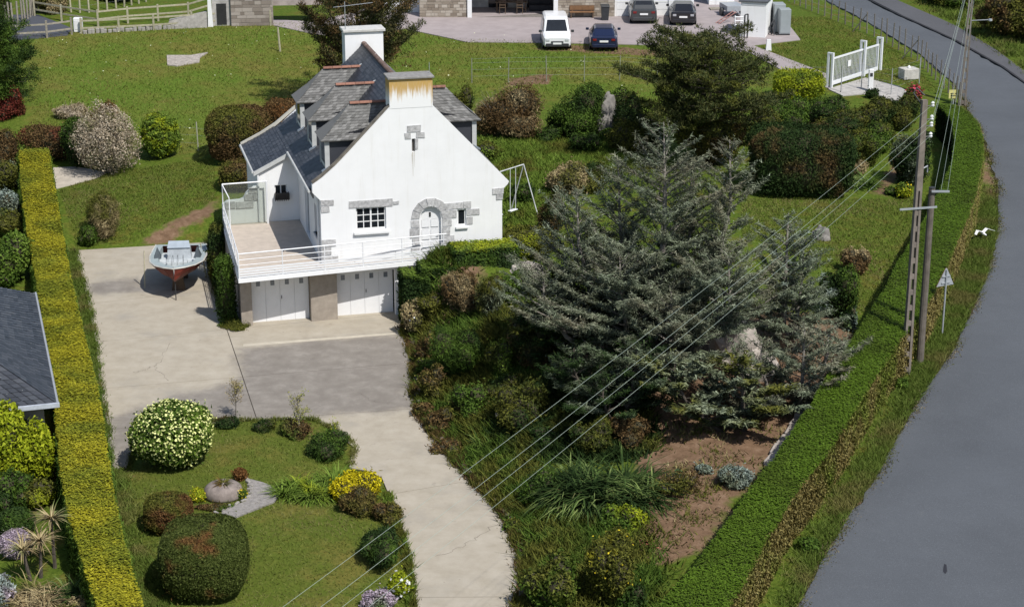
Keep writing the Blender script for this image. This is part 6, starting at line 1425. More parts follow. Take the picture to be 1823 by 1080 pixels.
# left garden beyond the yellow hedge
bush('red_shrub', 'dark red leaved shrub at the left edge below the evergreen', (-29.156,108.403,2.11,1.172,1.839), LM('red','brown', altlo=.65), L=.11, W=.08, jit=.4)
bush('photinia_hedge', 'reddish brown hedge behind the pinkish blossom shrub', (-24.947,101.643,1.367,1.845,2.353), LM('brown','red', altlo=.6), L=.11, W=.07, e=3, ry=1.0, jit=.35, hs=.8)
bush('green_dome', 'small green dome shrub at the far end of the yellow hedge', (-26.256,101.439,1.315,1.105,1.441), LM('green','bright'), L=.09, W=.05)
bush('blossom_shrub', 'pinkish beige blossom shrub on the lawn left of the house', (-21.451,98.607,1.352,1.614,3.643), LM('pink','olive', alts=1.2, altlo=.6), L=.1, W=.06, jit=.75, lump=.22, dens=.7, twigs=60, corek=.4, lobes=1, stray=.3)
bush('red_tipped_shrub', 'small red tipped shrub behind the pinkish blossom shrub', (-22.968,105.309,1.805,0.872,1.911), LM('rust','brown'), L=.1, W=.06)
bush('dark_shrub', 'dark leafy shrub left of the pinkish blossom shrub', (-23.423,99.758,1.294,0.861,2.885), LM('dark','green'), L=.12, W=.08, jit=.4)
bush('variegated_bush', 'rounded yellow green bush in the middle of the back lawn', (-19.015,100.775,1.667,1.082,2.365), LM('bright','lime', alts=1.6, altlo=.55), L=.13, W=.09, lump=.1, lobes=1)
bush('dry_grass', 'dry grey grass clump behind the dark shrub', (-25.452,108.434,2.097,1.14,0.855), LM('straw','pink'), L=.2, W=.03, up=1.2, jit=.5)
bush('brown_hedge', 'clipped brown green block hedge behind the terrace', (-14.622,99.683,1.868,1.613,2.766), LM('brown','olive', altlo=.5), L=.1, W=.06, e=4, lump=.05, jit=.15)
bush('brown_hedge', 'smaller reddish hedge touching the rear of the house', (-12.729,104.71,2.329,1.182,1.639), LM('rust','brown'), L=.1, W=.06, e=3, lump=.08)
bush('low_hedge', 'low olive hedge at the back left corner of the terrace', (-13.944,95.291,1.479,1.158,1.355), LM('olive','brown'), L=.1, W=.06, e=3, lump=.08)
bush('straw_shrub', 'straw coloured twiggy shrub on the lawn above the boat', (-20.078,90.281,0.274,0.886,1.939), LM('olive','straw', altlo=.52), L=.16, W=.03, up=1.1, jit=.6, dens=.9, twigs=40, corek=0, lobes=1, hs=1.15)
bush('low_shrub', 'low dark weeds left of the straw coloured shrub', (-20.67,89.596,0.056,0.55,1.05), LM('dark','green'), L=.1, W=.05, jit=.5)
bush('terrace_shrub', 'dark creeper shrub under the terrace left edge, upper part', (-13.517,83.858,-0.117,0.467,2.294), LM('dark','olive'), L=.11, W=.06, e=2.6, jit=.35, hs=1.35)
bush('terrace_shrub', 'dark creeper shrub under the terrace left edge, lower part', (-12.368,78.152,-0.047,0.462,2.658), LM('dark','green'), L=.11, W=.06, e=2.6, jit=.35, hs=1.25)
bush('weed_clump', 'green weeds at the foot of the left garage pier', (-11.845,77.627,-0.022,0.81,0.507), LM('olive','green'), L=.12, W=.03, up=1, jit=.5, hs=.5, corek=0)
def shrubs(rows):
    for b, name, lb, p1, p2, kw in rows:
        kw = dict(kw); mk_ = {k: kw.pop(k) for k in ('alts', 'altlo', 'altw') if k in kw}
        bush(name, lb, b, LM(p1, p2, **mk_), **kw)
shrubs([
 ((-26.544,96.4,1.006,1.055,1.639),'garden_shrub','grey leaved shrub at the left edge below the red shrub','silver','olive',{}),
 ((-25.297,91.545,0.747,1.049,1.605),'garden_shrub','bluish shrub at the left edge behind the yellow hedge','cedar','silver',{}),
 ((-24.699,89.561,0.602,1.002,1.153),'garden_shrub','dark rounded shrub above the bright green bush','dark','olive',{}),
 ((-23.049,83.308,0.181,1.441,2.443),'leafy_bush','large bright green leafy bush left of the yellow hedge','bright','green',dict(L=.15,W=.1)),
 ((-17.327,60.667,-0.067,0.885,2.781),'leafy_bush','yellow green leafy bush in front of the slate bungalow','lime','green',dict(L=.17,W=.1,lobes=1,lump=.2,hs=1.1,altlo=.58)),
 ((-16.329,61.11,-0.034,0.528,2.379),'leafy_bush','narrow yellow green bush at the bungalow corner beside the hedge','lime','olive',dict(L=.17,W=.1,lobes=1,lump=.2,altlo=.62)),
 ((-16.721,59.423,-0.052,0.688,1.229),'garden_shrub','dark green shrub below the yellow green leafy bush','green','dark',{}),
 ((-16.107,59.177,-0.029,0.666,1.006),'garden_shrub','olive rounded bush beside the hedge shadow','olive','lime',{}),
 ((-17.239,59.126,-0.068,0.666,0.861),'garden_shrub','dark shrub at the left edge beside the olive bush','dark','green',{}),
 ((-16.224,56.983,-0.023,0.654,0.905),'clipped_dome','dense dark green clipped dome at the left edge','green','dark',dict(jit=.12,lump=.04,dens=1.4)),
 ((-15.815,55.288,-0.001,0.538,0.943),'heather_dome','pinkish lilac heather dome at the left edge','lilac','olive',dict(altlo=.6,jit=.15,lump=.05,L=.07,W=.04)),
 ((-15.491,52.055,-0.028,0.469,1.099),'garden_shrub','grey lilac shrub in the bottom left corner','lilac','silver',{}),
 ((-12.901,51.321,0.033,0.589,0.932),'garden_shrub','straw brown shrub at the bottom end of the yellow hedge','straw','olive',dict(hs=.6)),
 ((-27.465,100.609,1.239,0.914,2.124),'garden_shrub','olive shrub at the left edge beside the green dome','olive','brown',{}),
])
spiky('cordyline', 'cordyline with a bare stem beside the hedge shadow', 'plant', (-14.377,54.349,0.056), 1, 90, .8, .05, LM('straw','flax'), .9, .5, .1, .1, trunk=1.7, seed=61)
spiky('cordyline', 'two headed straw coloured cordyline left of the bare stem', 'plant', (-14.738,53.619,0.031), 2, 90, .8, .05, LM('straw','flax', altlo=.6), .9, .6, .5, .3, trunk=1.2, seed=62)
spiky('grass_clump', 'big straw coloured grass clump at the bottom left', 'plant', (-14.515,52.229,0.011), 8, 80, 1.1, .035, LM('straw','olive', altlo=.55), .8, .9, .6, .5, seed=63)
spiky('grass_clump', 'dark green sword leaved clump against the yellow hedge foot', 'plant', (-13.293,52.363,0.056), 5, 60, 1.0, .05, LM('dark','flax'), .8, .6, .4, .5, seed=64)
spiky('grass_clump', 'dark spiky clump below the yellow green leafy bush', 'plant', (-17.062,60.184,-0.061), 4, 60, .9, .045, LM('dark','flax'), .9, .6, .5, .4, seed=65)

# bank and beds right of the drive
shrubs([
 ((-4.108,76.387,0.109,0.619,1.307),'bank_shrub','pale flowered brownish shrub at the garage end of the bank','olive','straw',dict(jit=.5,flowers=(30,.1,F_purew),hs=1.25)),
 ((-3.481,76.451,0.864,0.713,1.027),'bank_shrub','olive shrub with yellow tips under the stepped hedge','olive','lime',dict(altlo=.62,jit=.4)),
 ((-2.044,76.115,1.259,0.827,1.776),'bank_shrub','brown grassy shrub in the middle of the bank','brown','straw',dict(L=.18,W=.03,up=1.,jit=.5)),
 ((-0.849,74.871,1.404,0.698,1.931),'bank_shrub','grey green broom shrub beside the brown grassy shrub','cedar','olive',dict(L=.18,W=.035,up=1.2,jit=.45)),
 ((0.2,75.863,1.868,0.94,1.192),'bank_shrub','leafy green shrub below the upper hedge block','green','bright',dict(jit=.4)),
 ((0.767,80.507,2.392,1.176,1.138),'low_hedge','low olive green hedge right of the house gable','olive','lime',dict(e=3,lump=.06,altlo=.6)),
 ((-2.014,70.096,0.627,1.101,1.837),'bank_shrub','soft dark green feathery shrub low on the bank','green','dark',dict(L=.17,W=.03,up=1.,jit=.4)),
 ((-3.398,72.791,0.149,0.513,1.518),'bank_shrub','rusty brown shrub hanging over the driveway edge','brown','olive',dict(jit=.5)),
 ((-0.413,69.266,1.054,0.707,1.372),'bank_shrub','mossy green shrub beside the feathery shrub','olive','bright',dict(jit=.45)),
 ((0.73,69.618,1.465,0.981,2.202),'bank_shrub','dark shaded conifer shrub under the cedar edge','dark','olive',dict(L=.16,W=.04,jit=.5)),
 ((-3.013,68.701,0.084,0.596,1.174),'bank_shrub','green brown ground shrub by the driveway bend','olive','brown',dict(jit=.5,hs=1.25)),
 ((-1.5,66.317,0.431,0.839,1.039),'bank_shrub','dark low shrub in the shade behind the driveway bend','green','brown',dict(jit=.5,hs=1.25)),
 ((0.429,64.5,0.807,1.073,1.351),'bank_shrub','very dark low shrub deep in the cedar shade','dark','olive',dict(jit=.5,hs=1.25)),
 ((-2.641,65.815,0.007,0.626,0.819),'bank_shrub','brown twiggy cover at the driveway bend','olive','brown',dict(jit=.5,hs=1.25)),
 ((0.926,58.776,0.206,0.803,1.429),'garden_bush','round dark green bush left of the big flax','green','dark',dict(L=.1,W=.06)),
 ((3.633,56.409,0.454,0.819,0.782),'garden_bush','yellow green leafy bush in front of the big flax','lime','green',dict(L=.12,W=.08)),
 ((2.963,51.742,0.209,0.872,2.291),'garden_bush','tall yellow brown flowering bush at the bottom centre','olive','yellow',dict(L=.1,W=.06,altlo=.66,jit=.35,flowers=(60,.07,F_yel))),
 ((1.26,51.619,0.118,0.947,1.791),'garden_bush','glossy green bush at the bottom beside the driveway edge','green','olive',dict(L=.12,W=.08,jit=.3)),
 ((3.615,51.048,0.217,0.46,1.079),'garden_bush','small dark green bush right of the yellow brown bush','dark','green',{}),
 ((7.541,58.943,0.897,0.661,0.674),'silver_bush','silvery blue bush on the brown soil','silver','cedar',dict(L=.12,W=.05,up=.3)),
 ((6.524,59.779,0.951,0.287,0.279),'silver_bush','tiny silvery plant left of the silvery blue bush','silver','cedar',dict(L=.1,W=.05)),
 ((5.614,58.44,0.823,0.956,0.666),'rose_bush','sparse thorny rose bush on the brown soil','olive','brown',dict(L=.09,W=.05,jit=.7,dens=.3,twigs=40,corek=0)),
 ((13.374,73.94,1.747,0.954,2.158),'garden_bush','round dark green bush beside the road hedge shadow','green','dark',dict(L=.1,W=.06)),
 ((14.955,79.025,1.98,0.731,1.111),'garden_bush','brown twiggy bush beside the road hedge lawn','brown','straw',dict(jit=.5)),
 ((13.533,72.588,1.646,0.452,1.048),'garden_bush','small silvery bush below the round dark green bush','silver','green',dict(jit=.4)),
 ((5.641,59.588,0.881,0.143,0.25),'garden_bush','tiny grey plant on the bare soil bed','silver','green',{}),
 ((11.329,64.045,1.059,0.609,0.645),'verge_weed','low weeds between soil bed and road hedge','olive','green',dict(jit=.5)),
])
spiky('flax_clump', 'big dark flax clump with drooping sword leaves', 'plant', (3.173,58.658,0.522), 26, 80, 2.0, .08, LM('dark','flax', alts=.8, altlo=.55), .6, .9, 1.55, .9, seed=71)
spiky('flax_clump', 'pale flax clump drooping at the left of the big dark flax', 'plant', (2.238,58.82,0.387), 7, 75, 1.6, .075, LM('flax','straw', altlo=.62), .75, 1.1, .5, .3, seed=72)
spiky('flax_clump', 'small flax clump on the grass by the driveway bend', 'plant', (-1.002,63.643,0.261), 3, 55, .8, .05, LM('flax','green'), .9, .8, .3, .3, seed=73)
spiky('flax_clump', 'flax clump with pale seed heads beside the dark clipped block', 'plant', (17.215,91.597,2.515), 6, 60, 1.2, .06, LM('flax','green'), .9, .7, .6, .6, seed=74)
bush('seed_heads', 'pale straw seed heads in front of the flax clump', (17.416,93.11,2.58,0.565,0.91), LM('straw'), L=.2, W=.04, jit=.7, dens=.4, up=.8, corek=0)

# behind: dark block, bramble hedge, mixed shrubbery
bush('conifer_block', 'dark clipped conifer block with brown green top', (14.121,90.415,2.56,2.447,3.18), LM('dark','brown', alts=.55, altlo=.58), L=.13, W=.05, e=5.5, lump=.05, jit=.14, dens=1.3, lobes=1, stray=.12, corek=.84, ry=1.7)
shrubs([
 ((-0.122,100.872,2.862,2.355,2.839),'bramble_hedge','tall brown bramble hedge behind the house','brown','straw',dict(jit=.55,lump=.15,L=.14,W=.05,altlo=.52,ry=1.4,twigs=60)),
 ((-2.676,102.854,2.85,0.774,2.349),'dark_shrub','dark green shrub between house dormer and brambles','dark','olive',{}),
 ((3.598,100.794,2.881,1.67,2.793),'dark_shrub','rounded dark green bush right of the brown brambles','dark','green',{}),
 ((6.256,100.822,2.908,0.987,2.257),'dark_shrub','dark shrub touching the grey rock slab','dark','olive',{}),
 ((1.918,100.229,2.849,1.057,0.6),'ivy_cover','low ivy at the foot of the brown brambles','green','dark',dict(jit=.4)),
 ((5.828,99.905,2.864,1.205,0.749),'bright_shrub','bright green low plants below the grey rock slab','bright','green',dict(jit=.4)),
 ((6.13,107.077,3.15,0.722,1.157),'bright_shrub','bright green shrub behind the grey rock slab','bright','green',dict(jit=.4)),
 ((2.746,89.356,2.779,1.291,1.554),'brown_shrub','olive brown shrub behind the swing frame','olive','straw',dict(jit=.5)),
 ((1.812,83.33,2.516,0.702,1.924),'dark_shrub','black green shrub right of the swing frame','dark','brown',dict(jit=.45)),
 ((3.856,89.934,2.759,1.026,1.435),'dark_shrub','nearly black shrub left of the cedar tops','dark','olive',dict(jit=.4)),
 ((0.564,88.078,2.649,0.738,0.921),'dark_shrub','low green shrubs behind the swing legs','dark','green',{}),
 ((16.511,108.217,3.189,1.458,1.775),'bright_hedge','bright lime topped clipped hedge beside the drive','lime','green',dict(e=3.2,lump=.06,altlo=.6)),
 ((15.146,102.01,3.008,1.381,1.734),'mixed_shrub','dark green shrub below the bright lime hedge','dark','green',{}),
 ((17.308,102.091,2.989,1.382,1.89),'mixed_shrub','mid green shrub in front of the gate strip','green','dark',{}),
 ((19.642,101.805,2.916,1.456,1.869),'mixed_shrub','dark olive shrub right of the gate strip','olive','dark',{}),
 ((21.222,102.44,2.878,1.233,1.93),'mixed_shrub','dark shrub under the pinkish red bush','dark','olive',{}),
 ((23.211,108.359,3.006,0.601,1.033),'red_flower_bush','pinkish red flowering bush near the pole top','red','green',dict(altlo=.65,flowers=(300,.12,F_red))),
 ((18.177,95.132,2.657,0.936,1.698),'mixed_shrub','grey green tall shrub above the flax clump','green','olive',dict(L=.16,W=.04,up=.8)),
 ((19.912,92.2,2.465,1.19,2.722),'conifer_shrub','dark green conifer shrub left of the utility pole','dark','cedar',dict(altlo=.6,jit=.35)),
 ((19.113,89.859,2.363,0.41,0.745),'yellow_plant','small yellow flowering plant by the soil path','green','lime',dict(flowers=(40,.09,F_yel))),
 ((6.532,97.868,2.8,1.404,2.095),'mixed_shrub','dark olive shrub filling the gap left of the spreading pine','olive','dark',dict(jit=.45)),
 ((3.943,97.767,2.752,1.034,0.975),'mixed_shrub','low dark shrub in front of the rounded dark green bush','dark','green',dict(jit=.45)),
 ((18.967,97.981,2.772,1.406,1.496),'mixed_shrub','olive green shrub behind the dark clipped block on its right','green','olive',dict(jit=.45)),
 ((17.609,100.605,2.922,1.591,1.351),'mixed_shrub','dark olive mass behind the dark clipped block','dark','olive',dict(jit=.4)),
 ((-1.505,96.642,2.614,1.169,1.376),'mixed_shrub','bright green low cover at the foot of the rear dormer','bright','olive',dict(jit=.45,hs=.7)),
 ((10.336,95.26,2.764,2.018,2.557),'mixed_shrub','brown green undergrowth below the spreading pine','olive','brown',dict(jit=.45)),
 ((13.136,99.344,2.906,1.498,1.806),'mixed_shrub','dark undergrowth right of the spreading pine trunk','dark','olive',dict(jit=.4)),
 ((20.949,108.901,3.092,0.456,0.67),'mixed_shrub','small dark bush at the foot of the intercom pillar','dark','green',{}),
 ((18.918,90.28,2.393,0.687,0.452),'mixed_shrub','low dark shrub in the hedge shadow beside the soil path','dark','green',{}),
 ((33.608,125.154,3.566,3.06,3.591),'bramble_thicket','brown green bramble thicket beyond the road top right','olive','brown',dict(L=.2,W=.1,jit=.45,lump=.2)),
 ((31.698,136.384,3.851,2.412,1.943),'bramble_thicket','green thicket at the top edge left of the brown one','green','olive',dict(L=.2,W=.1,jit=.45,lump=.2)),
 ((-19.042,137.14,4.123,1.615,1.77),'mixed_shrub','bright green shrub on the barn bank at the top edge','bright','olive',{}),
 ((-34.993,130.269,3.838,0.866,2.553),'mixed_shrub','dark shrub beyond the side road at the top left','dark','olive',{}),
 ((-28.315,137.053,4.098,1.615,1.206),'mixed_shrub','dark shrub behind the pale stakes at the top','dark','olive',{}),
 ((-31.945,132.563,3.967,1.369,2.245),'mixed_shrub','straw brown scrub behind the side road fence','straw','olive',{}),
 ((9.357,54.623,0.547,0.354,0.622),'verge_weed','dark green weed clump on the verge at the lower right','green','dark',dict(hs=.7)),
 ((14.658,67.228,1.123,0.254,0.521),'verge_weed','leafy weed at the foot of the concrete pole','bright','green',dict(hs=.8)),
])
# trunks and limbs seen in the pine, rocks
def rock(name, label, loc, r, h, seed, mat=None, el=(1, .8), e=2.4, rot=0):
    d = []; n = 14; m = 8; f = lumpf(seed); u = np.linspace(0, 2*np.pi, n+1)[:-1]; v = np.linspace(.05, np.pi*.62, m)
    D_ = np.array([[math.sin(b)*math.cos(a), math.sin(b)*math.sin(a), math.cos(b)] for b in v for a in u]); f2 = lumpf(seed+5, 9)
    rad = (1+.25*f(D_)+.14*np.sign(f2(D_*2))*.6+.1*f2(D_*3))/((np.abs(D_)**e).sum(1))**(1/e); V = D_*rad[:, None]*np.array([r*el[0], r*el[1], h]); 
    F = [[i*n+j, i*n+n+j, i*n+n+(j+1) % n, i*n+(j+1) % n] for i in range(m-1) for j in range(n)]+[list(range(n))]
    o = mk(name, V, F, mat or M_rock); o.location = loc; o.rotation_euler = (0, 0, rot); return tag(o, label, 'rock')
M_edge = gmat('edging_stone', (.17,.145,.115), .9, .45, 4, bmp=.4, rnd=.35)
M_rock = gmat('pale_rock', (.46,.41,.36), .9, .35, 2.2, bmp=.5)
M_rock_g = gmat('grey_rock', (.23,.215,.195), .9, .35, 2.2, bmp=.5)
x, y, z = (8.583,68.761,1.722); rock('white_boulder', 'pale boulder showing through the cedar branches', (x, y, z), .9, 1.9, 3)
rock('white_boulder', 'lower pale boulder beside the boulder in the cedar', (9.208,67.642,1.568), .8, .8, 4)
rock('pale_boulder', 'beige boulder half buried right of the stepped hedge', (0.639,78.105,2.188), .55, .5, 6, el=(1.3, .8))
rock('rock_slab', 'tilted grey rock slab between the dark bushes behind', (5.226,101.186,2.912), .95, 1.75, 8, M_rock_g, (.8, .4), 2.8, .3)
rock('grey_boulder', 'round grey brown boulder on the lawn beside the smaller cedar', (14.02,83.047,2.301), .38, .6, 10, M_rock_g)
rock('verge_stone', 'pale stone at the road hedge foot near the low cedar', (13.035,70.202,1.473), .5, .4, 12)
rock('white_boulder', 'white boulder in the shadows left of the cedar boulder', (6.909,70.634,1.972), .35, .7, 14)
# stone edging along the right side of the drive
ed = thing('drive_edging', 'row of small rough stones edging the right side of the drive', 'edging', (-2.472,63.898,0.0)); eo = np.array(ed.location)
line = resample([(-4.589,77.794,0.0),(-3.899,73.444,-0.0),(-3.763,69.631,0.0),(-3.332,66.825,-0.0),(-2.394,64.002,-0.0),(-1.526,61.577,0.0),(-0.524,59.217,0.0),(-0.046,57.352,0.0),(0.225,55.465,0.0),(0.395,53.875,0.0),(0.008,50.919,0.0)], 95); r = rng(9); e0 = [None]*4
for i, q in enumerate(line):
    k = i % 4; rr_s = r.uniform(.75, 1.35)
    if e0[k] is None:
        rk = rock('stone', None, (0, 0, 0), .13, .12, 30+k, M_edge); 
        for key in list(rk.keys()): del rk[key]
        rk.parent = ed; e0[k] = rk; ob = rk
    else: ob = inst(e0[k], ed)
    ob.location = tuple(q-eo+np.array([.1+r.normal()*.05, r.normal()*.05, r.uniform(-.05, .02)])); ob.rotation_euler = (r.normal()*.2, r.normal()*.2, r.uniform(0, 6)); ob.scale = (rr_s, rr_s*r.uniform(.7, 1.1), rr_s)
# low wall along the soil bed
lw = thing('garden_wall', 'low pale stone coping between brown soil and road hedge', 'wall', (10.689,65.276,1.203)); lo2 = np.array(lw.location)
line = resample([(8.718,60.217,0.973),(9.271,61.516,1.049),(9.821,62.679,1.096),(10.234,63.79,1.139),(10.817,65.304,1.192),(11.26,66.346,1.229)], 9); l0 = None
for i in range(8):
    p, q = line[i]-lo2, line[i+1]-lo2; d = q-p; L_ = float(np.linalg.norm(d))
    if l0 is None: l0 = MB().bbox(-.5, .5, -.16, .16, -.15, .2, .03).build('stone', M_rock, lw); ob = l0
    else: ob = inst(l0, lw)
    ob.location = tuple((p+q)/2+np.array([r.normal()*.04, 0, r.uniform(-.06, .03)])); ob.rotation_euler = (0, 0, math.atan2(d[1], d[0])+r.normal()*.05); ob.scale = (L_*.97, 1, 1)
tim = thing('fallen_log', 'thin pale log lying in the cedar shade', 'log', (0.993,64.676,1.001), 0)
MB().tube([(-1.6,-.1,.12),(0,.05,.14),(1.6,.0,.1)], [.08,.09,.07], 7).build('log', M_bark_grey, tim)
tb_ = thing('litter_patch', 'small heap of red and white petals on the soil', 'petals', (4.268,55.269,0.431), 0); q = rng(3).normal(size=(60, 3))*np.array([.22,.15,.0])+[0,0,.03]
V, F = leaves(q, np.tile([0,0,1.], (60, 1)), .09, .07, rng(4), .8, 0, True); mk('petals', V, F, gmat('petal_red', (.6,.2,.15), .7, .4, 20), tb_)

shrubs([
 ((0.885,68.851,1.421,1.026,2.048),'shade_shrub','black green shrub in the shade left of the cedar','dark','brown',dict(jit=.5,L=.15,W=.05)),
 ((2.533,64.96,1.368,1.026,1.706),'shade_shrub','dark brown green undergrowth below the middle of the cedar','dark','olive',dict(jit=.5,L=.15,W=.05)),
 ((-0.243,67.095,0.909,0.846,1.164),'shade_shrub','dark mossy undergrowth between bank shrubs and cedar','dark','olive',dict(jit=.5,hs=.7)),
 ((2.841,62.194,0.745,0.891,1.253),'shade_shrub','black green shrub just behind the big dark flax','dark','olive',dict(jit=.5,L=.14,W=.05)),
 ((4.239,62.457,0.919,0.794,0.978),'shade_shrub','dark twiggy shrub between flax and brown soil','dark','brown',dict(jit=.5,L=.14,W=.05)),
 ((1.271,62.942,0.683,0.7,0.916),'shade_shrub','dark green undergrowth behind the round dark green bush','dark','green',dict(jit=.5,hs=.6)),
 ((-3.338,67.422,-0.035,0.427,1.099),'edge_shrub','small olive plant spilling on the driveway edge','olive','brown',dict(jit=.5,hs=.5)),
 ((-2.291,63.968,-0.036,0.631,1.006),'edge_shrub','brown green plant at the inner driveway curve','brown','olive',dict(jit=.5,hs=.4)),
 ((-3.231,71.495,0.219,0.729,1.18),'edge_shrub','mossy plant hanging over the drive below the rusty shrub','olive','green',dict(jit=.5,hs=.5)),
 ((0.018,57.258,-0.037,0.324,1.073),'edge_shrub','low green plant beside the lower drive curve','green','olive',dict(jit=.5,hs=.4)),
])
# ------------------------------------------------------------------ grass, ground cover
M_gr = leafmat('leaf_lawn', (.085,.105,.018), (.11,.135,.025), (.15,.17,.04), alt=((.11,.105,.03),(.145,.138,.045),(.2,.185,.07)), alts=.3, altlo=.55); M_grb = leafmat('leaf_verge', (.06,.095,.014), (.085,.125,.02), (.13,.17,.035), alt=((.09,.09,.022),(.125,.122,.035),(.19,.175,.06)), alts=.5, altlo=.56); M_grm = leafmat('leaf_meadow', (.075,.105,.014), (.105,.145,.02), (.15,.185,.035), alt=((.105,.1,.022),(.145,.14,.035),(.2,.19,.06)), alts=.25, altlo=.5, altw=.14)
VERGE = [(7.945,50.013,0.389),(9.235,53.792,0.525),(10.715,57.602,0.696),(12.778,61.904,0.885),(14.619,66.353,1.047),(17.822,74.625,1.542),(21.853,86.219,2.046),(23.674,92.145,2.369),(22.35,84.735,1.935),(20.463,78.808,1.658),(17.448,70.967,1.383),(14.513,64.928,0.943),(12.326,59.598,0.826),(10.073,54.903,0.568),(8.269,49.982,0.405)]
scatter_grass('verge_grass', VERGE, 52000, .2, .035, M_grb, 81, 'rough green grass on the road verge', .35, avoid=[ROAD])
scatter_grass('meadow_grass', MEADOW, 45000, .13, .045, M_grm, 82, 'short rough grass in the meadow behind the garden', .0, avoid=[[(-22.006,120.466,3.308),(-20.457,120.411,3.319),(-19.466,120.986,3.388),(-19.808,119.905,3.274),(-19.7,118.947,3.178),(-20.991,118.165,3.085),(-21.632,118.419,3.105)], [(-10.672,133.224,3.977),(-7.22,127.41,3.772),(-4.104,124.178,3.694),(15.322,120.401,3.682),(18.741,110.656,3.231),(22.982,137.757,4.008),(-10.976,137.273,4.089)]])
scatter_grass('hedge_foot_grass', [(-21.272,88.541,-0.042),(-19.271,81.677,-0.062),(-17.703,75.972,-0.045),(-16.353,70.341,-0.038),(-15.352,66.817,-0.042),(-14.41,62.56,-0.04),(-13.976,62.583,-0.05),(-12.357,57.0,0.166),(-10.285,51.295,0.082),(-11.13,51.314,0.072),(-14.41,62.56,-0.04),(-18.131,76.315,-0.041),(-21.869,89.064,0.084)], 14000, .16, .035, M_grb, 83, 'grass growing at the foot of the yellow hedge', .2, avoid=[DRIVE])
scatter_grass('bank_cover', [(-4.574,77.522,0.043),(-3.904,73.533,-0.033),(-3.723,69.711,-0.031),(-3.209,66.9,-0.03),(-2.274,64.074,-0.03),(-1.41,61.663,-0.038),(-0.41,59.28,-0.029),(0.334,55.724,-0.027),(0.399,51.841,-0.015),(4.179,51.34,0.246),(4.464,55.522,0.467),(1.665,58.494,0.288),(-0.233,63.862,0.498),(-0.265,74.23,1.676),(-2.674,77.848,2.723),(-4.477,84.674,0.32)], 46000, .32, .07, LM('olive','green', alts=.6), 84, 'mixed low ground cover on the garden bank', .5, cat='ground cover', avoid=[DRIVE])
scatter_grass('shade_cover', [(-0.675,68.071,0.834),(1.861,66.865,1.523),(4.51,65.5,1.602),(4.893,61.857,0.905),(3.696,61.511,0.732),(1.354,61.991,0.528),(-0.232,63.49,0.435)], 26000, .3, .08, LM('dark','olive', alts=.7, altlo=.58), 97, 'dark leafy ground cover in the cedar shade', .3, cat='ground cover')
scatter_grass('bed_weeds', SOIL[0], 2600, .14, .05, LM('olive','straw', alts=.9, altlo=.55), 98, 'sparse weeds and dry stems on the brown soil bed', .3, cat='weeds')
scatter_grass('back_grass', [(-1.854,99.961,2.771),(7.16,99.557,2.869),(7.654,94.08,2.735),(2.41,89.537,2.785),(1.254,84.497,2.544),(-0.297,84.366,2.313),(-1.203,95.777,2.596)], 26000, .2, .05, LM('bright','olive', alts=.5, altlo=.55), 85, 'rough grass behind the house', .4)
scatter_grass('side_lawn_grass', [(11.04,88.726,2.585),(19.897,89.667,2.326),(20.025,87.62,2.197),(15.13,75.186,1.72),(14.25,74.141,1.707),(13.877,79.167,2.055),(10.414,83.166,2.399)], 16000, .1, .04, M_gr, 86, 'short lawn grass beside the road hedge shadow', 0)
scatter_grass('back_lawn_grass', [(-23.53,95.922,1.058),(-21.831,98.404,1.313),(-16.088,100.094,1.808),(-15.031,93.728,1.209),(-18.525,89.895,0.063),(-21.29,89.272,0.021)], 15000, .1, .04, M_gr, 87, 'short lawn grass left of the house', 0)
scatter_grass('front_lawn_grass', FRONT, 26000, .07, .03, M_gr, 88, 'short front lawn grass', 0, avoid=[DRIVE])
def fringe(name, label, pts, n, spread, h, w, mat, seed):
    q = resample(pts, 200); r = rng(seed); i = r.integers(0, 200, n); p = q[i, :2]+r.normal(size=(n, 2))*spread; z = np.maximum(T(p[:, 0], p[:, 1]), 0)
    a = r.uniform(0, 6.28, n); s_ = np.stack([np.cos(a), np.sin(a), 0*a], 1)*(w*r.uniform(.6, 1.3, n)*.5)[:, None]; P = np.c_[p, z]
    tip = np.c_[r.normal(size=(n, 2))*.5, np.ones(n)]*(h*r.uniform(.4, 1.4, n))[:, None]*(np.sin(i*.37+seed)*.35+.8)[:, None]
    tag(mk(name, np.stack([P-s_, P+s_, P+tip], 1).reshape(-1, 3), np.arange(n*3).reshape(n, 3), mat), label, 'grass', None, 'stuff')
fringe('road_edge_grit', 'dirt and dry grass at the road edge', [(8.314,50.305,0.418),(8.488,50.96,0.444),(10.108,54.901,0.568),(12.364,59.598,0.826),(14.553,64.927,0.944),(17.493,70.969,1.383),(20.537,78.813,1.656),(22.455,84.74,1.933),(24.135,91.726,2.337),(25.439,100.254,2.7),(26.108,107.44,2.94),(26.476,112.421,3.193)], 16000, .16, .06, .07, leafmat('leaf_grit', (.09,.07,.04), (.16,.13,.08), (.25,.21,.14), alt=PAL['olive'], alts=.8), 96)
fringe('lawn_edge_grass', 'ragged grass along the front lawn edge', [(-13.549,62.236,-0.029),(-13.802,64.644,-0.048),(-12.289,66.72,-0.049),(-11.035,66.815,-0.042),(-7.45,66.941,-0.047),(-6.413,65.724,-0.049),(-5.725,64.383,-0.05),(-5.704,62.581,-0.049)], 5000, .07, .13, .03, M_gr, 91)
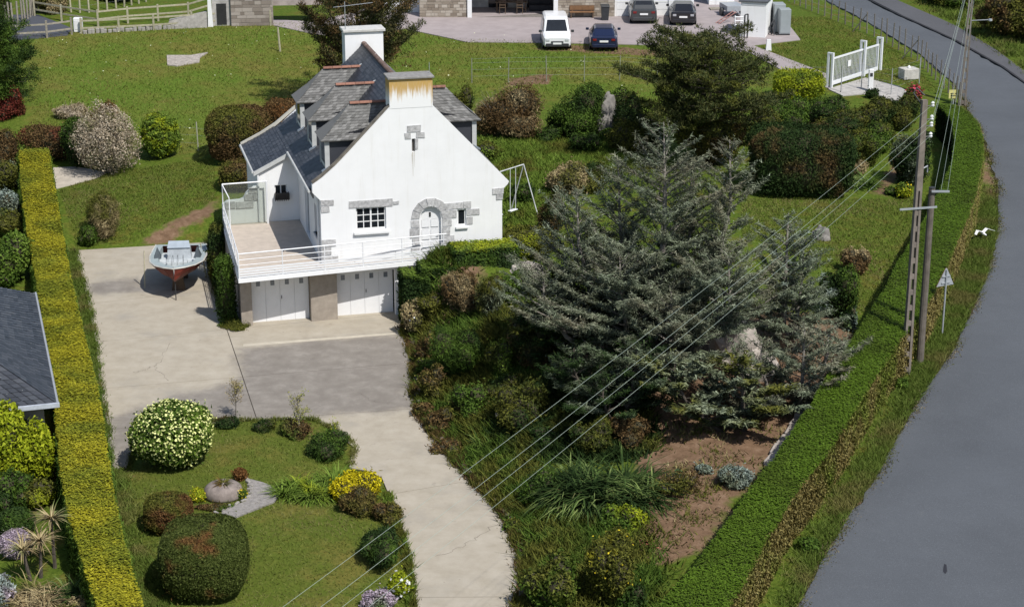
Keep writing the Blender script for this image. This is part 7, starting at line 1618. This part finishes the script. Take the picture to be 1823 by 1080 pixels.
fringe('drive_edge_plants', 'small weeds and cushions along the lower lawn edge', [(-4.276,60.156,-0.049),(-4.063,58.551,-0.047),(-3.628,56.806,-0.045),(-3.255,54.552,-0.045),(-2.965,51.188,-0.049)], 6000, .08, .18, .04, LM('olive','bright', alts=1.2), 92)
fringe('bank_edge_plants', 'low plants spilling over the edging stones of the drive', [(-4.679,77.654,-0.002),(-3.951,73.551,-0.039),(-3.768,69.724,-0.036),(-3.311,66.813,-0.041),(-2.353,63.993,-0.04),(-1.446,61.482,-0.044),(-0.447,59.114,-0.037),(0.046,57.211,-0.035),(0.332,55.326,-0.032),(0.429,53.747,-0.033),(0.143,51.162,-0.035)], 16000, .13, .22, .05, LM('olive','brown', alts=1.0), 93)
fringe('terrace_edge_weeds', 'weeds along the left edge of the concrete drive', [(-21.267,88.898,-0.037),(-19.14,81.656,-0.055),(-17.586,75.979,-0.048),(-16.246,70.358,-0.045),(-15.269,66.826,-0.046),(-14.253,62.372,-0.045)], 6000, .1, .16, .035, M_grb, 94)
fringe('boat_side_weeds', 'weeds at the drive edge under the terrace', [(-14.941,90.252,-0.015),(-14.313,86.774,-0.061),(-12.983,80.893,-0.066),(-12.163,77.906,-0.039),(-11.512,77.031,-0.04)], 5000, .11, .28, .04, LM('olive','dark', alts=1.0), 95)
scatter_grass('far_verge_grass', [(28.808,142.347,4.08),(30.115,129.143,3.725),(31.221,121.766,3.491),(31.634,115.55,3.3),(33.2,112.45,3.187),(41.376,142.397,4.072)], 16000, .3, .06, M_grb, 89, 'long grass beyond the footpath', .4)
scatter_grass('yard_lawn_grass', [(18.929,131.207,3.937),(21.584,130.835,3.925),(24.695,120.746,3.543),(25.267,109.87,3.066),(23.098,112.319,3.215),(18.846,111.977,3.288),(15.599,121.218,3.706),(18.759,123.192,3.732)], 15000, .1, .04, M_grm, 90, 'short lawn grass by the sliding gate', 0)
bw = rng(12); dq = rand_in(MEADOW, 240, bw); Vd, Fd = leaves(np.c_[dq, T(dq[:, 0], dq[:, 1])+.12], np.tile([0,0,1.], (240, 1)), .08, .08, bw, .8, 0, True)
tag(mk('daisies', Vd, Fd, F_white), 'white daisies dotted over the meadow', 'daisies', None, 'stuff')
